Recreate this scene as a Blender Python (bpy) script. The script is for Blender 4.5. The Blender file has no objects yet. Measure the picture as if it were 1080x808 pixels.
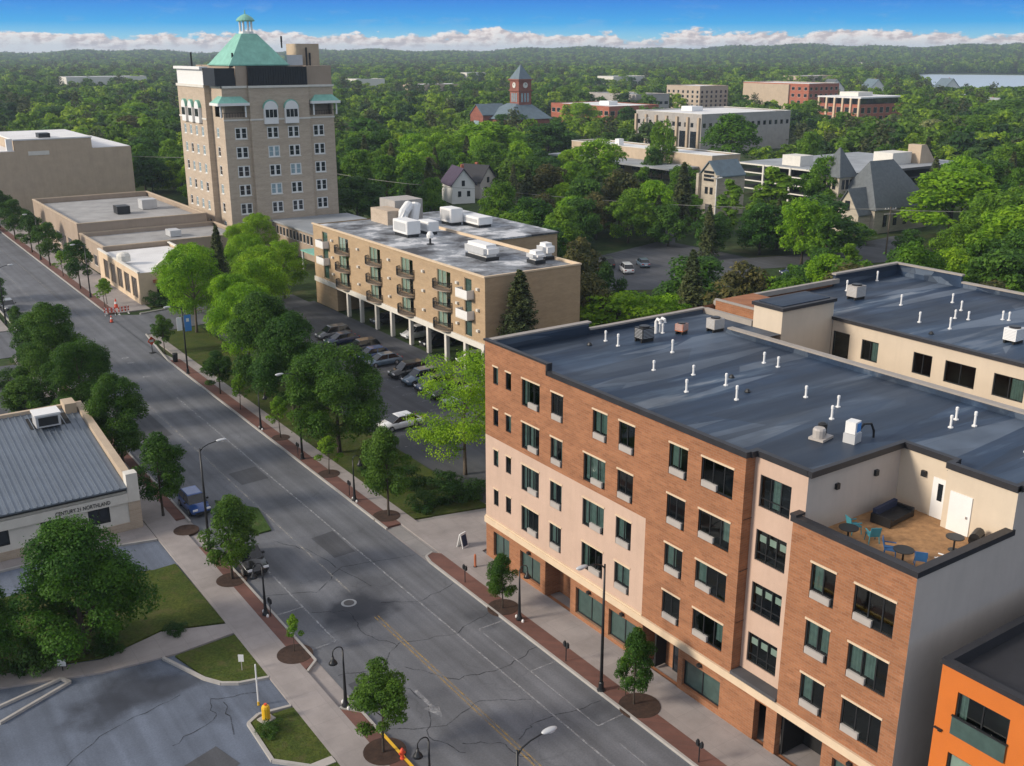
EXPOSURE = 0.42
HAZE = 0.00015
import bpy, bmesh, math, random
import numpy as np
from mathutils import Vector, Matrix
R = math.radians
random.seed(5)
S = bpy.context.scene
COL = S.collection
# ------------------------------------------------------------------ materials
MATS = {}
def nodes_of(name):
    m = bpy.data.materials.new(name); m.use_nodes = True
    return m, m.node_tree, m.node_tree.nodes['Principled BSDF']
def N(nt, kind, **kw):
    n = nt.nodes.new(kind)
    for k, v in kw.items():
        if k in n.inputs: n.inputs[k].default_value = v
        else: setattr(n, k, v)
    return n
def ramp(nt, fac, stops):
    r = nt.nodes.new('ShaderNodeValToRGB'); e = r.color_ramp.elements
    while len(e) < len(stops): e.new(0.5)
    for i, (p, c) in enumerate(stops):
        e[i].position = p; e[i].color = (*c, 1) if len(c) == 3 else c
    nt.links.new(fac, r.inputs[0]); return r.outputs[0]
def mixc(nt, fac, a, b, mode='MIX'):
    n = nt.nodes.new('ShaderNodeMix'); n.data_type = 'RGBA'; n.blend_type = mode
    for sock, v in ((n.inputs[0], fac), (n.inputs[6], a), (n.inputs[7], b)):
        if isinstance(v, (int, float)): sock.default_value = v
        elif isinstance(v, tuple): sock.default_value = (*v, 1)
        else: nt.links.new(v, sock)
    return n.outputs[2]
def noise(nt, vec, scale, detail=4, rough=.6):
    n = N(nt, 'ShaderNodeTexNoise', Scale=scale, Detail=detail, Roughness=rough)
    if vec is not None: nt.links.new(vec, n.inputs['Vector'])
    return n.outputs['Fac']
def pos(nt, scale=None, rot=None):
    g = nt.nodes.new('ShaderNodeNewGeometry').outputs['Position']
    if scale or rot:
        mp = nt.nodes.new('ShaderNodeMapping')
        if scale: mp.inputs['Scale'].default_value = scale
        if rot: mp.inputs['Rotation'].default_value = rot
        nt.links.new(g, mp.inputs['Vector']); return mp.outputs[0]
    return g
def bump(nt, b, h, strength, dist=.05):
    n = N(nt, 'ShaderNodeBump', Strength=strength, Distance=dist)
    nt.links.new(h, n.inputs['Height']); nt.links.new(n.outputs[0], b.inputs['Normal'])
def mat(name, c, rough=.8, var=.18, scale=1.2, metal=0, spec=.4, bmp=0, streak=0):
    if name in MATS: return MATS[name]
    m, nt, b = nodes_of(name)
    f = noise(nt, pos(nt), scale, 6, .65)
    lo = tuple(x * (1 - var) for x in c); hi = tuple(min(1, x * (1 + var)) for x in c)
    col = ramp(nt, f, [(.28, lo), (.72, hi)])
    if streak:
        f2 = noise(nt, pos(nt, (1.3, 1.3, .12)), 1.6, 4)
        col = mixc(nt, ramp(nt, f2, [(.45, (0, 0, 0)), (.75, (streak,) * 3)]), col, tuple(x * .5 for x in c))
    nt.links.new(col, b.inputs['Base Color'])
    b.inputs['Roughness'].default_value = rough; b.inputs['Metallic'].default_value = metal
    b.inputs['Specular IOR Level'].default_value = spec
    if bmp: bump(nt, b, noise(nt, pos(nt), scale * 8, 3), bmp)
    MATS[name] = m; return m
def brick_mat(name, c1, c2, mortar, bw=.42, bh=.15, rough=.85, big=.25):
    m, nt, b = nodes_of(name)
    g = pos(nt); sx = N(nt, 'ShaderNodeSeparateXYZ'); nt.links.new(g, sx.inputs[0])
    ad = N(nt, 'ShaderNodeMath', operation='ADD'); nt.links.new(sx.outputs[0], ad.inputs[0]); nt.links.new(sx.outputs[1], ad.inputs[1])
    cx = N(nt, 'ShaderNodeCombineXYZ'); nt.links.new(ad.outputs[0], cx.inputs[0]); nt.links.new(sx.outputs[2], cx.inputs[1])
    t = N(nt, 'ShaderNodeTexBrick'); nt.links.new(cx.outputs[0], t.inputs['Vector'])
    t.inputs['Scale'].default_value = 1; t.inputs['Brick Width'].default_value = bw; t.inputs['Row Height'].default_value = bh
    t.inputs['Mortar Size'].default_value = .012; t.inputs['Bias'].default_value = -.1
    t.inputs['Color1'].default_value = (*c1, 1); t.inputs['Color2'].default_value = (*c2, 1); t.inputs['Mortar'].default_value = (*mortar, 1)
    f = noise(nt, pos(nt, (.35, .35, 1.6)), 1.1, 6, .7)
    dk = tuple([1 - big] * 3); lt = tuple([1 + big * .6] * 3)
    col = mixc(nt, 1.0, t.outputs['Color'], ramp(nt, f, [(.3, dk), (.7, lt)]), 'MULTIPLY')
    nt.links.new(col, b.inputs['Base Color']); b.inputs['Roughness'].default_value = rough
    b.inputs['Specular IOR Level'].default_value = .25
    bump(nt, b, t.outputs['Fac'], -.25, .02)
    MATS[name] = m; return m
brick_mat('orange brick', (.335, .145, .07), (.26, .108, .052), (.29, .185, .12))
brick_mat('tan brick', (.46, .375, .29), (.41, .33, .25), (.46, .40, .33), big=.16)
brick_mat('yellow brick', (.42, .30, .185), (.38, .265, .16), (.40, .32, .22), big=.15)
brick_mat('red brick', (.40, .125, .075), (.32, .10, .06), (.3, .2, .16), bw=.8, bh=.3)
brick_mat('dull red brick', (.27, .095, .068), (.22, .078, .056), (.24, .16, .13), bw=.8, bh=.3)
brick_mat('paver brick', (.165, .082, .066), (.13, .068, .056), (.12, .08, .068), bw=.5, bh=.25)
brick_mat('limestone blocks', (.46, .41, .33), (.40, .355, .29), (.34, .31, .27), bw=1.0, bh=.45, big=.2)
mat('pink stucco', (.50, .36, .28), .9, .07, .6, streak=.12)
mat('cream stucco', (.56, .475, .37), .9, .06, .5, streak=.1)
mat('grey stucco', (.47, .425, .385), .9, .06, .5, streak=.1)
mat('cream stone', (.60, .47, .33), .85, .08)
mat('coping', (.022, .022, .026), .5, .2)
mat('coping light', (.30, .27, .24), .6, .12)
mat('dark metal', (.025, .027, .03), .45, .2, metal=.3)
mat('black paint', (.014, .015, .017), .4, .2)
mat('white paint', (.72, .72, .71), .5, .04)
mat('white stone', (.62, .60, .55), .8, .08)
mat('light grey metal', (.5, .51, .52), .45, .08, metal=.2)
mat('grille', (.40, .37, .345), .5, .06)
mat('curtain', (.22, .28, .275), .9, .25, 3)
mat('blind', (.70, .69, .64), .9, .08, 2)
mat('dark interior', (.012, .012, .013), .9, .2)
mat('wood', (.33, .185, .085), .8, .35, 2.5)
mat('copper green', (.20, .44, .36), .6, .16, .6, streak=.3)
mat('slate', (.10, .115, .125), .7, .22, 1.5)
mat('slate blue', (.115, .16, .19), .6, .2, .7)
mat('orange panel', (.52, .14, .02), .6, .06, .5)
mat('grey concrete', (.36, .34, .32), .9, .12, .6, streak=.2)
mat('tan concrete', (.45, .36, .265), .9, .1, .5, streak=.15)
mat('warm concrete', (.34, .27, .21), .9, .1, .35, streak=.15)
mat('roof gravel', (.30, .30, .30), .95, .25, .25)
mat('white roof', (.66, .66, .66), .85, .12, .25)
mat('grey roof', (.27, .29, .31), .7, .3, .12)
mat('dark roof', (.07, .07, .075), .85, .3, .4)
mat('rubber', (.018, .018, .018), .85, .1)
mat('chrome', (.6, .6, .62), .25, .05, metal=.9)
mat('mulch', (.048, .028, .02), 1, .4, 3, bmp=.5)
mat('bark', (.062, .048, .036), .95, .35, 5, bmp=.6)
mat('bark light', (.13, .105, .08), .95, .3, 5, bmp=.6)
mat('kerb concrete', (.36, .345, .325), .9, .12, 1.2)
mat('red plastic', (.65, .08, .035), .5, .1)
mat('yellow paint', (.72, .43, .02), .5, .1)
mat('blue banner', (.06, .22, .55), .7, .12)
mat('navy', (.02, .03, .07), .5, .1)
mat('blue chair', (.03, .12, .30), .6, .2)
mat('teal chair', (.05, .24, .30), .6, .2)
mat('rust', (.40, .13, .06), .8, .3, 3)
mat('purple shingle', (.055, .04, .07), .8, .2, 1)
mat('headlight', (.75, .77, .8), .15, .02)
mat('tail light', (.35, .01, .01), .3, .05)
def glass_mat(name, tint, refl):
    m, nt, b = nodes_of(name); nt.nodes.remove(b)
    t = N(nt, 'ShaderNodeBsdfTransparent'); t.inputs[0].default_value = (*tint, 1)
    g = N(nt, 'ShaderNodeBsdfGlossy', Roughness=.03); g.inputs[0].default_value = (.85, .95, .95, 1)
    lw = N(nt, 'ShaderNodeFresnel', IOR=1.5)
    mu = N(nt, 'ShaderNodeMath', operation='MULTIPLY_ADD'); mu.inputs[1].default_value = 1.2; mu.inputs[2].default_value = refl
    nt.links.new(lw.outputs[0], mu.inputs[0])
    mx = N(nt, 'ShaderNodeMixShader'); nt.links.new(mu.outputs[0], mx.inputs[0]); nt.links.new(t.outputs[0], mx.inputs[1]); nt.links.new(g.outputs[0], mx.inputs[2])
    nt.links.new(mx.outputs[0], nt.nodes['Material Output'].inputs[0]); MATS[name] = m
glass_mat('glass', (.52, .62, .6), .03)
def simple(name, c, rough, spec=.5, metal=0, coat=0):
    m, nt, b = nodes_of(name)
    f = noise(nt, pos(nt), 2.0, 2)
    nt.links.new(ramp(nt, f, [(.3, tuple(x * .85 for x in c)), (.7, tuple(min(1, x * 1.15) for x in c))]), b.inputs['Base Color'])
    b.inputs['Roughness'].default_value = rough; b.inputs['Specular IOR Level'].default_value = spec; b.inputs['Metallic'].default_value = metal
    b.inputs['Coat Weight'].default_value = coat; MATS[name] = m
simple('dark pane', (.016, .02, .026), .08, .6)
simple('pale pane', (.25, .34, .38), .15, .6)
simple('green pane', (.05, .085, .078), .08, .6)
simple('car glass', (.012, .014, .018), .06, .7)
for n_, c_ in dict(white=(.72, .73, .74), navy=(.012, .025, .075), blue=(.02, .07, .25), black=(.012, .012, .014), silver=(.36, .38, .41), grey=(.09, .095, .105), steel=(.10, .15, .21)).items():
    simple('car ' + n_, c_, .3, .5, .1, .8)
# roof membrane
def membrane():
    m, nt, b = nodes_of('roof membrane')
    p = pos(nt, (.11, .85, .5), (0, 0, R(9)))
    f = noise(nt, p, .55, 5, .6)
    f2 = noise(nt, pos(nt, (.06, .5, .5), (0, 0, R(-14))), .8, 5, .6)
    c = ramp(nt, f, [(.36, (.012, .027, .056)), (.55, (.02, .041, .082)), (.61, (.062, .098, .15)), (.66, (.19, .22, .26))])
    c = mixc(nt, ramp(nt, f2, [(.50, (0, 0, 0)), (.64, (.6,) * 3)]), c, (.05, .08, .13))
    def wedge(rot, sc, off, tone):
        v = N(nt, 'ShaderNodeTexVoronoi', Scale=1.0); nt.links.new(pos(nt, sc, (0, 0, R(rot))), v.inputs['Vector'])
        s_ = N(nt, 'ShaderNodeSeparateColor'); nt.links.new(v.outputs['Color'], s_.inputs[0])
        return ramp(nt, s_.outputs[0], [(off, (0,) * 3), (off + .2, (tone,) * 3)])
    c = mixc(nt, wedge(7, (.045, .30, 1), .5, .55), c, (.045, .075, .125)); c = mixc(nt, wedge(-9, (.06, .42, 1), .62, .6), c, (.15, .19, .245)); c = mixc(nt, wedge(3, (.09, .9, 1), .86, .5), c, (.20, .24, .29)); c = mixc(nt, wedge(16, (.07, .5, 1), .6, .6), c, (.018, .028, .046))
    c = mixc(nt, ramp(nt, noise(nt, pos(nt), .16, 3), [(.40, (0, 0, 0)), (.66, (.6,) * 3)]), c, (.022, .03, .045))
    sx = N(nt, 'ShaderNodeSeparateXYZ'); nt.links.new(pos(nt), sx.inputs[0])
    w = N(nt, 'ShaderNodeMath', operation='PINGPONG'); w.inputs[1].default_value = 1.55; nt.links.new(sx.outputs[1], w.inputs[0])
    c = mixc(nt, ramp(nt, w.outputs[0], [(0, (.5,) * 3), (.03, (0, 0, 0))]), c, (.02, .028, .04))
    nt.links.new(c, b.inputs['Base Color'])
    nt.links.new(ramp(nt, f2, [(.3, (.65,) * 3), (.7, (.4,) * 3)]), b.inputs['Roughness']); b.inputs['Specular IOR Level'].default_value = .22
    bump(nt, b, f, .25, .08); MATS['roof membrane'] = m
membrane()
def asphalt(name, base, crack=1, dark_patches=()):
    m, nt, b = nodes_of(name)
    p = pos(nt)
    f = noise(nt, p, .22, 6, .6)
    c = ramp(nt, f, [(.3, tuple(x * .78 for x in base)), (.7, tuple(x * 1.22 for x in base))])
    # wheel-path bands that run along the street
    g = noise(nt, pos(nt, (1.1, .018, 1)), 1.0, 3, .5)
    c = mixc(nt, 1.0, c, ramp(nt, g, [(.35, (.82,) * 3), (.65, (1.18,) * 3)]), 'MULTIPLY')
    fine = noise(nt, p, 9, 3); c = mixc(nt, 1.0, c, ramp(nt, fine, [(.3, (.86,) * 3), (.7, (1.14,) * 3)]), 'MULTIPLY')
    if crack:
        w = N(nt, 'ShaderNodeTexNoise', Scale=.5, Detail=3.0); nt.links.new(p, w.inputs['Vector'])
        va = N(nt, 'ShaderNodeVectorMath', operation='MULTIPLY_ADD'); va.inputs[1].default_value = (2.6, 2.6, 0)
        nt.links.new(w.outputs['Color'], va.inputs[0]); nt.links.new(p, va.inputs[2])
        mp = N(nt, 'ShaderNodeMapping'); mp.inputs['Scale'].default_value = (1, .75, 0); nt.links.new(va.outputs[0], mp.inputs[0])
        v = N(nt, 'ShaderNodeTexVoronoi', Scale=.2); v.feature = 'DISTANCE_TO_EDGE'; nt.links.new(mp.outputs[0], v.inputs['Vector'])
        ln = ramp(nt, v.outputs[0], [(0, (1,) * 3), (.011, (0,) * 3)])
        msk = ramp(nt, noise(nt, p, .13, 2), [(.42, (0,) * 3), (.54, (.22 * crack,) * 3)])
        c = mixc(nt, mixc(nt, 1.0, ln, msk, 'MULTIPLY'), c, (.016, .017, .02))
    for (sx_, sy_, r_, st) in dark_patches:  # soft-edged darker patches blended into the asphalt colour
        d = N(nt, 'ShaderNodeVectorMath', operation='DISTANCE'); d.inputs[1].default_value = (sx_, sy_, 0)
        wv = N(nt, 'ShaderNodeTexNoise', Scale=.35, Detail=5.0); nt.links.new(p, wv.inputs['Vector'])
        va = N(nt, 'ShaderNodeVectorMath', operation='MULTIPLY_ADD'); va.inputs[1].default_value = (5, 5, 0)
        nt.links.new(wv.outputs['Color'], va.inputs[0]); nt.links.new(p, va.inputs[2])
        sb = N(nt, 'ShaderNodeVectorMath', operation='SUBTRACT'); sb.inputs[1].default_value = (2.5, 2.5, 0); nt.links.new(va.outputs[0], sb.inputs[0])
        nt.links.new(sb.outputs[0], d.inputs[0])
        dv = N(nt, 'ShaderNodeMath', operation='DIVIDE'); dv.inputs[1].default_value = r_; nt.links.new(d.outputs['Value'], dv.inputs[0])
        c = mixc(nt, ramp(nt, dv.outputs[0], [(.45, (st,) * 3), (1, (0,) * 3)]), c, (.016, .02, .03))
    nt.links.new(c, b.inputs['Base Color']); b.inputs['Roughness'].default_value = .85
    bump(nt, b, fine, .2, .02); MATS[name] = m
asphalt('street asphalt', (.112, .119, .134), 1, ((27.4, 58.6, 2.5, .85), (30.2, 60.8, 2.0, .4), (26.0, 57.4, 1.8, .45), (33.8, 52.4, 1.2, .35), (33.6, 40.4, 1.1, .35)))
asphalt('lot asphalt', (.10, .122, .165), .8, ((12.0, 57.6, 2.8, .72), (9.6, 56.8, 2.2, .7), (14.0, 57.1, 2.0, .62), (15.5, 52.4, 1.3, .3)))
asphalt('dark asphalt', (.062, .066, .076), .5)
asphalt('side asphalt', (.10, .106, .12), .4)
def slabs(name, c, step, jl=.6):
    m, nt, b = nodes_of(name); p = pos(nt)
    f = noise(nt, p, .45, 6, .65)
    col = ramp(nt, f, [(.3, tuple(x * .82 for x in c)), (.7, tuple(x * 1.15 for x in c))])
    t = N(nt, 'ShaderNodeTexBrick'); nt.links.new(p, t.inputs['Vector']); t.offset = 0
    t.inputs['Scale'].default_value = 1; t.inputs['Brick Width'].default_value = step; t.inputs['Row Height'].default_value = step
    t.inputs['Mortar Size'].default_value = .02; t.inputs['Color1'].default_value = (1, 1, 1, 1); t.inputs['Color2'].default_value = (.9, .9, .9, 1); t.inputs['Mortar'].default_value = (jl,) * 3 + (1,)
    col = mixc(nt, 1.0, col, t.outputs['Color'], 'MULTIPLY')
    nt.links.new(col, b.inputs['Base Color']); b.inputs['Roughness'].default_value = .9; MATS[name] = m
slabs('sidewalk concrete', (.30, .272, .262), 1.6, .85)
slabs('drive concrete', (.25, .24, .235), 3.0)
def lawn(name, a, b_, sc=1.0):
    m, nt, b = nodes_of(name); p = pos(nt)
    f = noise(nt, p, .5 * sc, 6, .7); f2 = noise(nt, p, 6 * sc, 4, .7)
    c = ramp(nt, f, [(.3, a), (.7, b_)])
    c = mixc(nt, 1.0, c, ramp(nt, f2, [(.3, (.6,) * 3), (.7, (1.4,) * 3)]), 'MULTIPLY')
    c = mixc(nt, ramp(nt, noise(nt, pos(nt), .8 * sc, 5, .7), [(.52, (0,) * 3), (.66, (.55,) * 3)]), c, (.10, .085, .04))
    nt.links.new(c, b.inputs['Base Color']); b.inputs['Roughness'].default_value = .95; b.inputs['Specular IOR Level'].default_value = .15
    bump(nt, b, f2, .8, .08); MATS[name] = m
lawn('lawn', (.036, .062, .012), (.075, .092, .018))
lawn('deep lawn', (.03, .06, .012), (.05, .09, .02))
lawn('meadow', (.022, .045, .014), (.045, .07, .02), .12)
# leaves
def leaf(name, a, b_, trans=.3):
    m, nt, b = nodes_of(name)
    oi = N(nt, 'ShaderNodeObjectInfo'); ge = N(nt, 'ShaderNodeNewGeometry')
    c = mixc(nt, oi.outputs['Random'], a, b_)
    r = ramp(nt, ge.outputs['Random Per Island'], [(0, (.62, .66, .6)), (.5, (1, 1, 1)), (1, (1.35, 1.3, 1.1))])
    c = mixc(nt, 1.0, c, r, 'MULTIPLY')
    c = mixc(nt, 1.0, c, ramp(nt, noise(nt, pos(nt), .45, 3, .55), [(.36, (.70, .78, .8)), (.64, (1.35, 1.2, 1.0))]), 'MULTIPLY')   # sprays of younger leaves
    nt.links.new(c, b.inputs['Base Color']); b.inputs['Roughness'].default_value = .6; b.inputs['Specular IOR Level'].default_value = .18
    tr = N(nt, 'ShaderNodeBsdfTranslucent'); nt.links.new(mixc(nt, 1.0, c, (1.1, 1.25, .5), 'MULTIPLY'), tr.inputs[0])
    mx = N(nt, 'ShaderNodeMixShader'); mx.inputs[0].default_value = trans
    nt.links.new(b.outputs[0], mx.inputs[1]); nt.links.new(tr.outputs[0], mx.inputs[2])
    nt.links.new(mx.outputs[0], nt.nodes['Material Output'].inputs[0]); MATS[name] = m
leaf('leaf maple', (.032, .092, .011), (.058, .132, .014), .32)
leaf('leaf big', (.04, .115, .013), (.048, .128, .014), .32)
leaf('leaf street', (.034, .094, .013), (.064, .138, .018), .32)
leaf('leaf young', (.13, .26, .02), (.16, .28, .022), .4)
leaf('leaf lime', (.17, .33, .014), (.20, .35, .018), .42)
leaf('leaf spruce', (.06, .082, .034), (.075, .095, .04), .15)
leaf('leaf mid', (.07, .17, .014), (.125, .24, .02), .38)
leaf('leaf dark', (.035, .105, .015), (.062, .145, .02), .33)
leaf('leaf bright', (.15, .31, .014), (.21, .36, .02), .42)
leaf('leaf brown', (.07, .08, .03), (.095, .095, .036))
leaf('leaf pale', (.22, .27, .12), (.28, .31, .15))
leaf('leaf wood', (.05, .13, .016), (.11, .20, .022), .36)
leaf('leaf wood light', (.14, .26, .018), (.23, .34, .028), .38)
leaf('leaf wood blue', (.03, .08, .024), (.06, .11, .034), .3)
leaf('leaf shrub', (.025, .07, .015), (.042, .10, .018))
# ------------------------------------------------------------------ mesh builder
class MB:
    def __init__(s): s.v = []; s.f = []; s.mi = []; s.ms = []
    def m(s, name):
        if name not in s.ms: s.ms.append(name)
        s.cur = s.ms.index(name); return s
    def add(s, vs, fs):
        k = len(s.v); s.v += [tuple(v) for v in vs]; c = getattr(s, 'cur', 0)
        for f in fs: s.f.append([i + k for i in f]); s.mi.append(c)
        return s
    def quad(s, a, b, c, d): return s.add([a, b, c, d], [(0, 1, 2, 3)])
    def box(s, x0, x1, y0, y1, z0, z1):
        x0, x1 = min(x0, x1), max(x0, x1); y0, y1 = min(y0, y1), max(y0, y1)
        return s.add([(x0, y0, z0), (x1, y0, z0), (x1, y1, z0), (x0, y1, z0), (x0, y0, z1), (x1, y0, z1), (x1, y1, z1), (x0, y1, z1)],
            [(0, 3, 2, 1), (4, 5, 6, 7), (0, 1, 5, 4), (1, 2, 6, 5), (2, 3, 7, 6), (3, 0, 4, 7)])
    def prism(s, poly, z0, z1):
        a = sum(poly[i][0] * poly[(i + 1) % len(poly)][1] - poly[(i + 1) % len(poly)][0] * poly[i][1] for i in range(len(poly)))
        if a < 0: poly = poly[::-1]
        n = len(poly)
        return s.add([(x, y, z0) for x, y in poly] + [(x, y, z1) for x, y in poly],
            [tuple(range(n - 1, -1, -1)), tuple(range(n, 2 * n))] + [(i, (i + 1) % n, n + (i + 1) % n, n + i) for i in range(n)])
    def sheet(s, poly, z):
        a = sum(poly[i][0] * poly[(i + 1) % len(poly)][1] - poly[(i + 1) % len(poly)][0] * poly[i][1] for i in range(len(poly)))
        if a < 0: poly = poly[::-1]
        return s.add([(x, y, z) for x, y in poly], [tuple(range(len(poly)))])
    def tube(s, pts, rad, n=8, cap=True):
        pts = [Vector(p) for p in pts]; rad = rad if isinstance(rad, (list, tuple)) else [rad] * len(pts)
        k = []; up = Vector((.13, .31, 1)).normalized()
        for i, p in enumerate(pts):
            d = (pts[min(i + 1, len(pts) - 1)] - pts[max(i - 1, 0)]).normalized()
            u = d.cross(up)
            if u.length < .05: u = d.cross(Vector((1, .2, 0)))
            u.normalize(); w = u.cross(d)
            k += [p + (u * math.cos(2 * math.pi * j / n) + w * math.sin(2 * math.pi * j / n)) * rad[i] for j in range(n)]
        fs = [(i * n + j, i * n + (j + 1) % n, (i + 1) * n + (j + 1) % n, (i + 1) * n + j) for i in range(len(pts) - 1) for j in range(n)]
        if cap: fs += [tuple(range(n - 1, -1, -1)), tuple(range((len(pts) - 1) * n, len(pts) * n))]
        return s.add(k, fs)
    def lathe(s, prof, n=12, c=(0, 0), ph=0):
        vs = [(c[0] + r * math.cos(2 * math.pi * j / n + ph), c[1] + r * math.sin(2 * math.pi * j / n + ph), z) for r, z in prof for j in range(n)]
        L = len(prof)
        fs = [(i * n + j, i * n + (j + 1) % n, (i + 1) * n + (j + 1) % n, (i + 1) * n + j) for i in range(L - 1) for j in range(n)]
        fs += [tuple(range(n - 1, -1, -1)), tuple(range((L - 1) * n, L * n))]
        return s.add(vs, fs)
    def ell(s, c, r, nu=14, nv=8):
        vs = [(c[0] + r[0] * math.sin(math.pi * i / nv) * math.cos(2 * math.pi * j / nu), c[1] + r[1] * math.sin(math.pi * i / nv) * math.sin(2 * math.pi * j / nu), c[2] + r[2] * math.cos(math.pi * i / nv)) for i in range(nv + 1) for j in range(nu)]
        return s.add(vs, [(i * nu + j, (i + 1) * nu + j, (i + 1) * nu + (j + 1) % nu, i * nu + (j + 1) % nu) for i in range(nv) for j in range(nu)])
    def facade(s, fr, W, z0, z1, holes, depth=.3):
        """wall sheet with real window openings; fr = (x, y, right dx, right dy)"""
        ox, oy, dx, dy = fr
        P = lambda u, z, d=0: (ox + dx * u - dy * d, oy + dy * u + dx * d, z)
        us = sorted({0, W} | {u for h in holes for u in (h[0], h[1])}); zs = sorted({z0, z1} | {z for h in holes for z in (h[2], h[3])})
        us = [u for u in us if -1e-6 <= u <= W + 1e-6]; zs = [z for z in zs if z0 - 1e-6 <= z <= z1 + 1e-6]
        for i in range(len(us) - 1):
            for j in range(len(zs) - 1):
                cu, cz = (us[i] + us[i + 1]) / 2, (zs[j] + zs[j + 1]) / 2
                if not any(h[0] < cu < h[1] and h[2] < cz < h[3] for h in holes):
                    s.quad(P(us[i], zs[j]), P(us[i + 1], zs[j]), P(us[i + 1], zs[j + 1]), P(us[i], zs[j + 1]))
        for a, b, c, d in holes:
            s.quad(P(a, c), P(a, d), P(a, d, depth), P(a, c, depth)); s.quad(P(b, d), P(b, c), P(b, c, depth), P(b, d, depth))
            s.quad(P(a, c, depth), P(b, c, depth), P(b, c), P(a, c)); s.quad(P(a, d), P(b, d), P(b, d, depth), P(a, d, depth))
        return s
    def mesh(s, name, mname=None, off=(0, 0, 0), smooth=False):
        me = bpy.data.meshes.new(name)
        v = [(a - off[0], b - off[1], c - off[2]) for a, b, c in s.v] if any(off) else s.v
        me.from_pydata(v, [], s.f)
        for nm in (s.ms or [mname]): me.materials.append(MATS[nm])
        if len(s.ms) > 1: me.polygons.foreach_set('material_index', s.mi)
        if smooth: me.polygons.foreach_set('use_smooth', [True] * len(me.polygons))
        me.update(); return me
    def build(s, name, mname=None, parent=None, loc=None, rz=0, smooth=False):
        off = (0, 0, 0)
        if parent is not None and loc is None:
            p = parent
            while p: off = tuple(a + b for a, b in zip(off, p.location)); p = p.parent
        return inst(name, s.mesh(name, mname, off, smooth), parent, loc or (0, 0, 0), rz)
def inst(name, me, parent=None, loc=(0, 0, 0), rz=0):
    o = bpy.data.objects.new(name, me); COL.objects.link(o); o.location = loc; o.rotation_euler = (0, 0, rz)
    if parent: o.parent = parent
    return o
def tag(o, label, cat, group=None):
    o['label'] = label; o['category'] = cat
    if group: o['group'] = group
    return o
def thing(name, label, cat, loc=(0, 0, 0), rz=0, group=None):
    o = inst(name, None, None, loc, rz); return tag(o, label, cat, group)
def struct(name, mb, m=None, kind='structure'):
    o = mb.build(name, m); o['kind'] = kind; return o
def dup(root, loc, rz=None, label=None, scale=None):
    r = root.copy(); COL.objects.link(r); r.location = loc
    if rz is not None: r.rotation_euler = (0, 0, rz)
    if label: r['label'] = label
    if scale: r.scale = scale
    for ch in list(root.children):
        c = ch.copy(); COL.objects.link(c); c.parent = r
        for g in ch.children:
            d = g.copy(); COL.objects.link(d); d.parent = c
    return r
# ------------------------------------------------------------------ camera, sun, sky
PITCH = math.atan((404 - 54) / 1090); YAW = R(34.5); HC = 37.0
cam = bpy.data.cameras.new('camera'); co = bpy.data.objects.new('camera', cam); COL.objects.link(co)
co.location = (0, 0, HC); co.rotation_euler = (R(90) - PITCH, 0, -YAW)
cam.sensor_width = 36; cam.lens = 36 * 1090 / 1080; cam.clip_start = .5; cam.clip_end = 30000
S.camera = co
def proj(x, y, z):
    z -= HC; r = x * math.cos(YAW) - y * math.sin(YAW); f = x * math.sin(YAW) + y * math.cos(YAW)
    d = f * math.cos(PITCH) - z * math.sin(PITCH); u = f * math.sin(PITCH) + z * math.cos(PITCH)
    return 540 + 1090 * r / d, 404 - 1090 * u / d, d
SUN_AZ = math.atan2(-1, .32); SUN_EL = R(25)
sd = Vector((math.sin(SUN_AZ) * math.cos(SUN_EL), math.cos(SUN_AZ) * math.cos(SUN_EL), math.sin(SUN_EL)))
sl = bpy.data.lights.new('sun', 'SUN'); sl.energy = 3.0; sl.angle = R(11); sl.color = (1, .88, .73)
so = bpy.data.objects.new('sun', sl); COL.objects.link(so); so.rotation_euler = (-sd).to_track_quat('-Z', 'Y').to_euler(); so.location = (-60, 40, 90)
W = bpy.data.worlds.new('World'); S.world = W; W.use_nodes = True
nt = W.node_tree; bg = nt.nodes['Background']; bg.inputs['Strength'].default_value = .12
sky = nt.nodes.new('ShaderNodeTexSky'); sky.sky_type = 'NISHITA'; sky.sun_disc = False
sky.sun_elevation = SUN_EL; sky.sun_rotation = SUN_AZ; sky.altitude = 200; sky.air_density = 1.0; sky.dust_density = .6; sky.ozone_density = 1.5
tc = nt.nodes.new('ShaderNodeTexCoord'); sx = nt.nodes.new('ShaderNodeSeparateXYZ'); nt.links.new(tc.outputs['Generated'], sx.inputs[0])
el = sx.outputs[2]
def mth(op, a, b=None, c=None):
    n = nt.nodes.new('ShaderNodeMath'); n.operation = op
    for i, v in enumerate((a, b, c)):
        if v is None: continue
        if isinstance(v, (int, float)): n.inputs[i].default_value = v
        else: nt.links.new(v, n.inputs[i])
    return n.outputs[0]
blue = ramp(nt, mth('MULTIPLY', el, 10), [(0, (3.2, 4.6, 5.2)), (.12, (1.5, 3.9, 5.4)), (.24, (.16, 2.5, 5.3)), (.44, (0, 1.4, 4.8)), (1, (.2, 2.0, 4.6))])
low = ramp(nt, mth('MULTIPLY', el, 5), [(0, (1, 1, 1)), (.5, (.9,) * 3), (1, (0, 0, 0))])
base = mixc(nt, low, mixc(nt, .6, sky.outputs[0], (6.0, 5.8, 5.8)), blue)   # neutral white added to the unseen upper sky as fill light
az = mth('ARCTAN2', sx.outputs[0], sx.outputs[1])
cv = nt.nodes.new('ShaderNodeCombineXYZ'); nt.links.new(mth('MULTIPLY', az, 9.0), cv.inputs[0]); nt.links.new(mth('MULTIPLY', el, 30), cv.inputs[1])
big = noise(nt, cv.outputs[0], 1.0, 2, .5)
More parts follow.
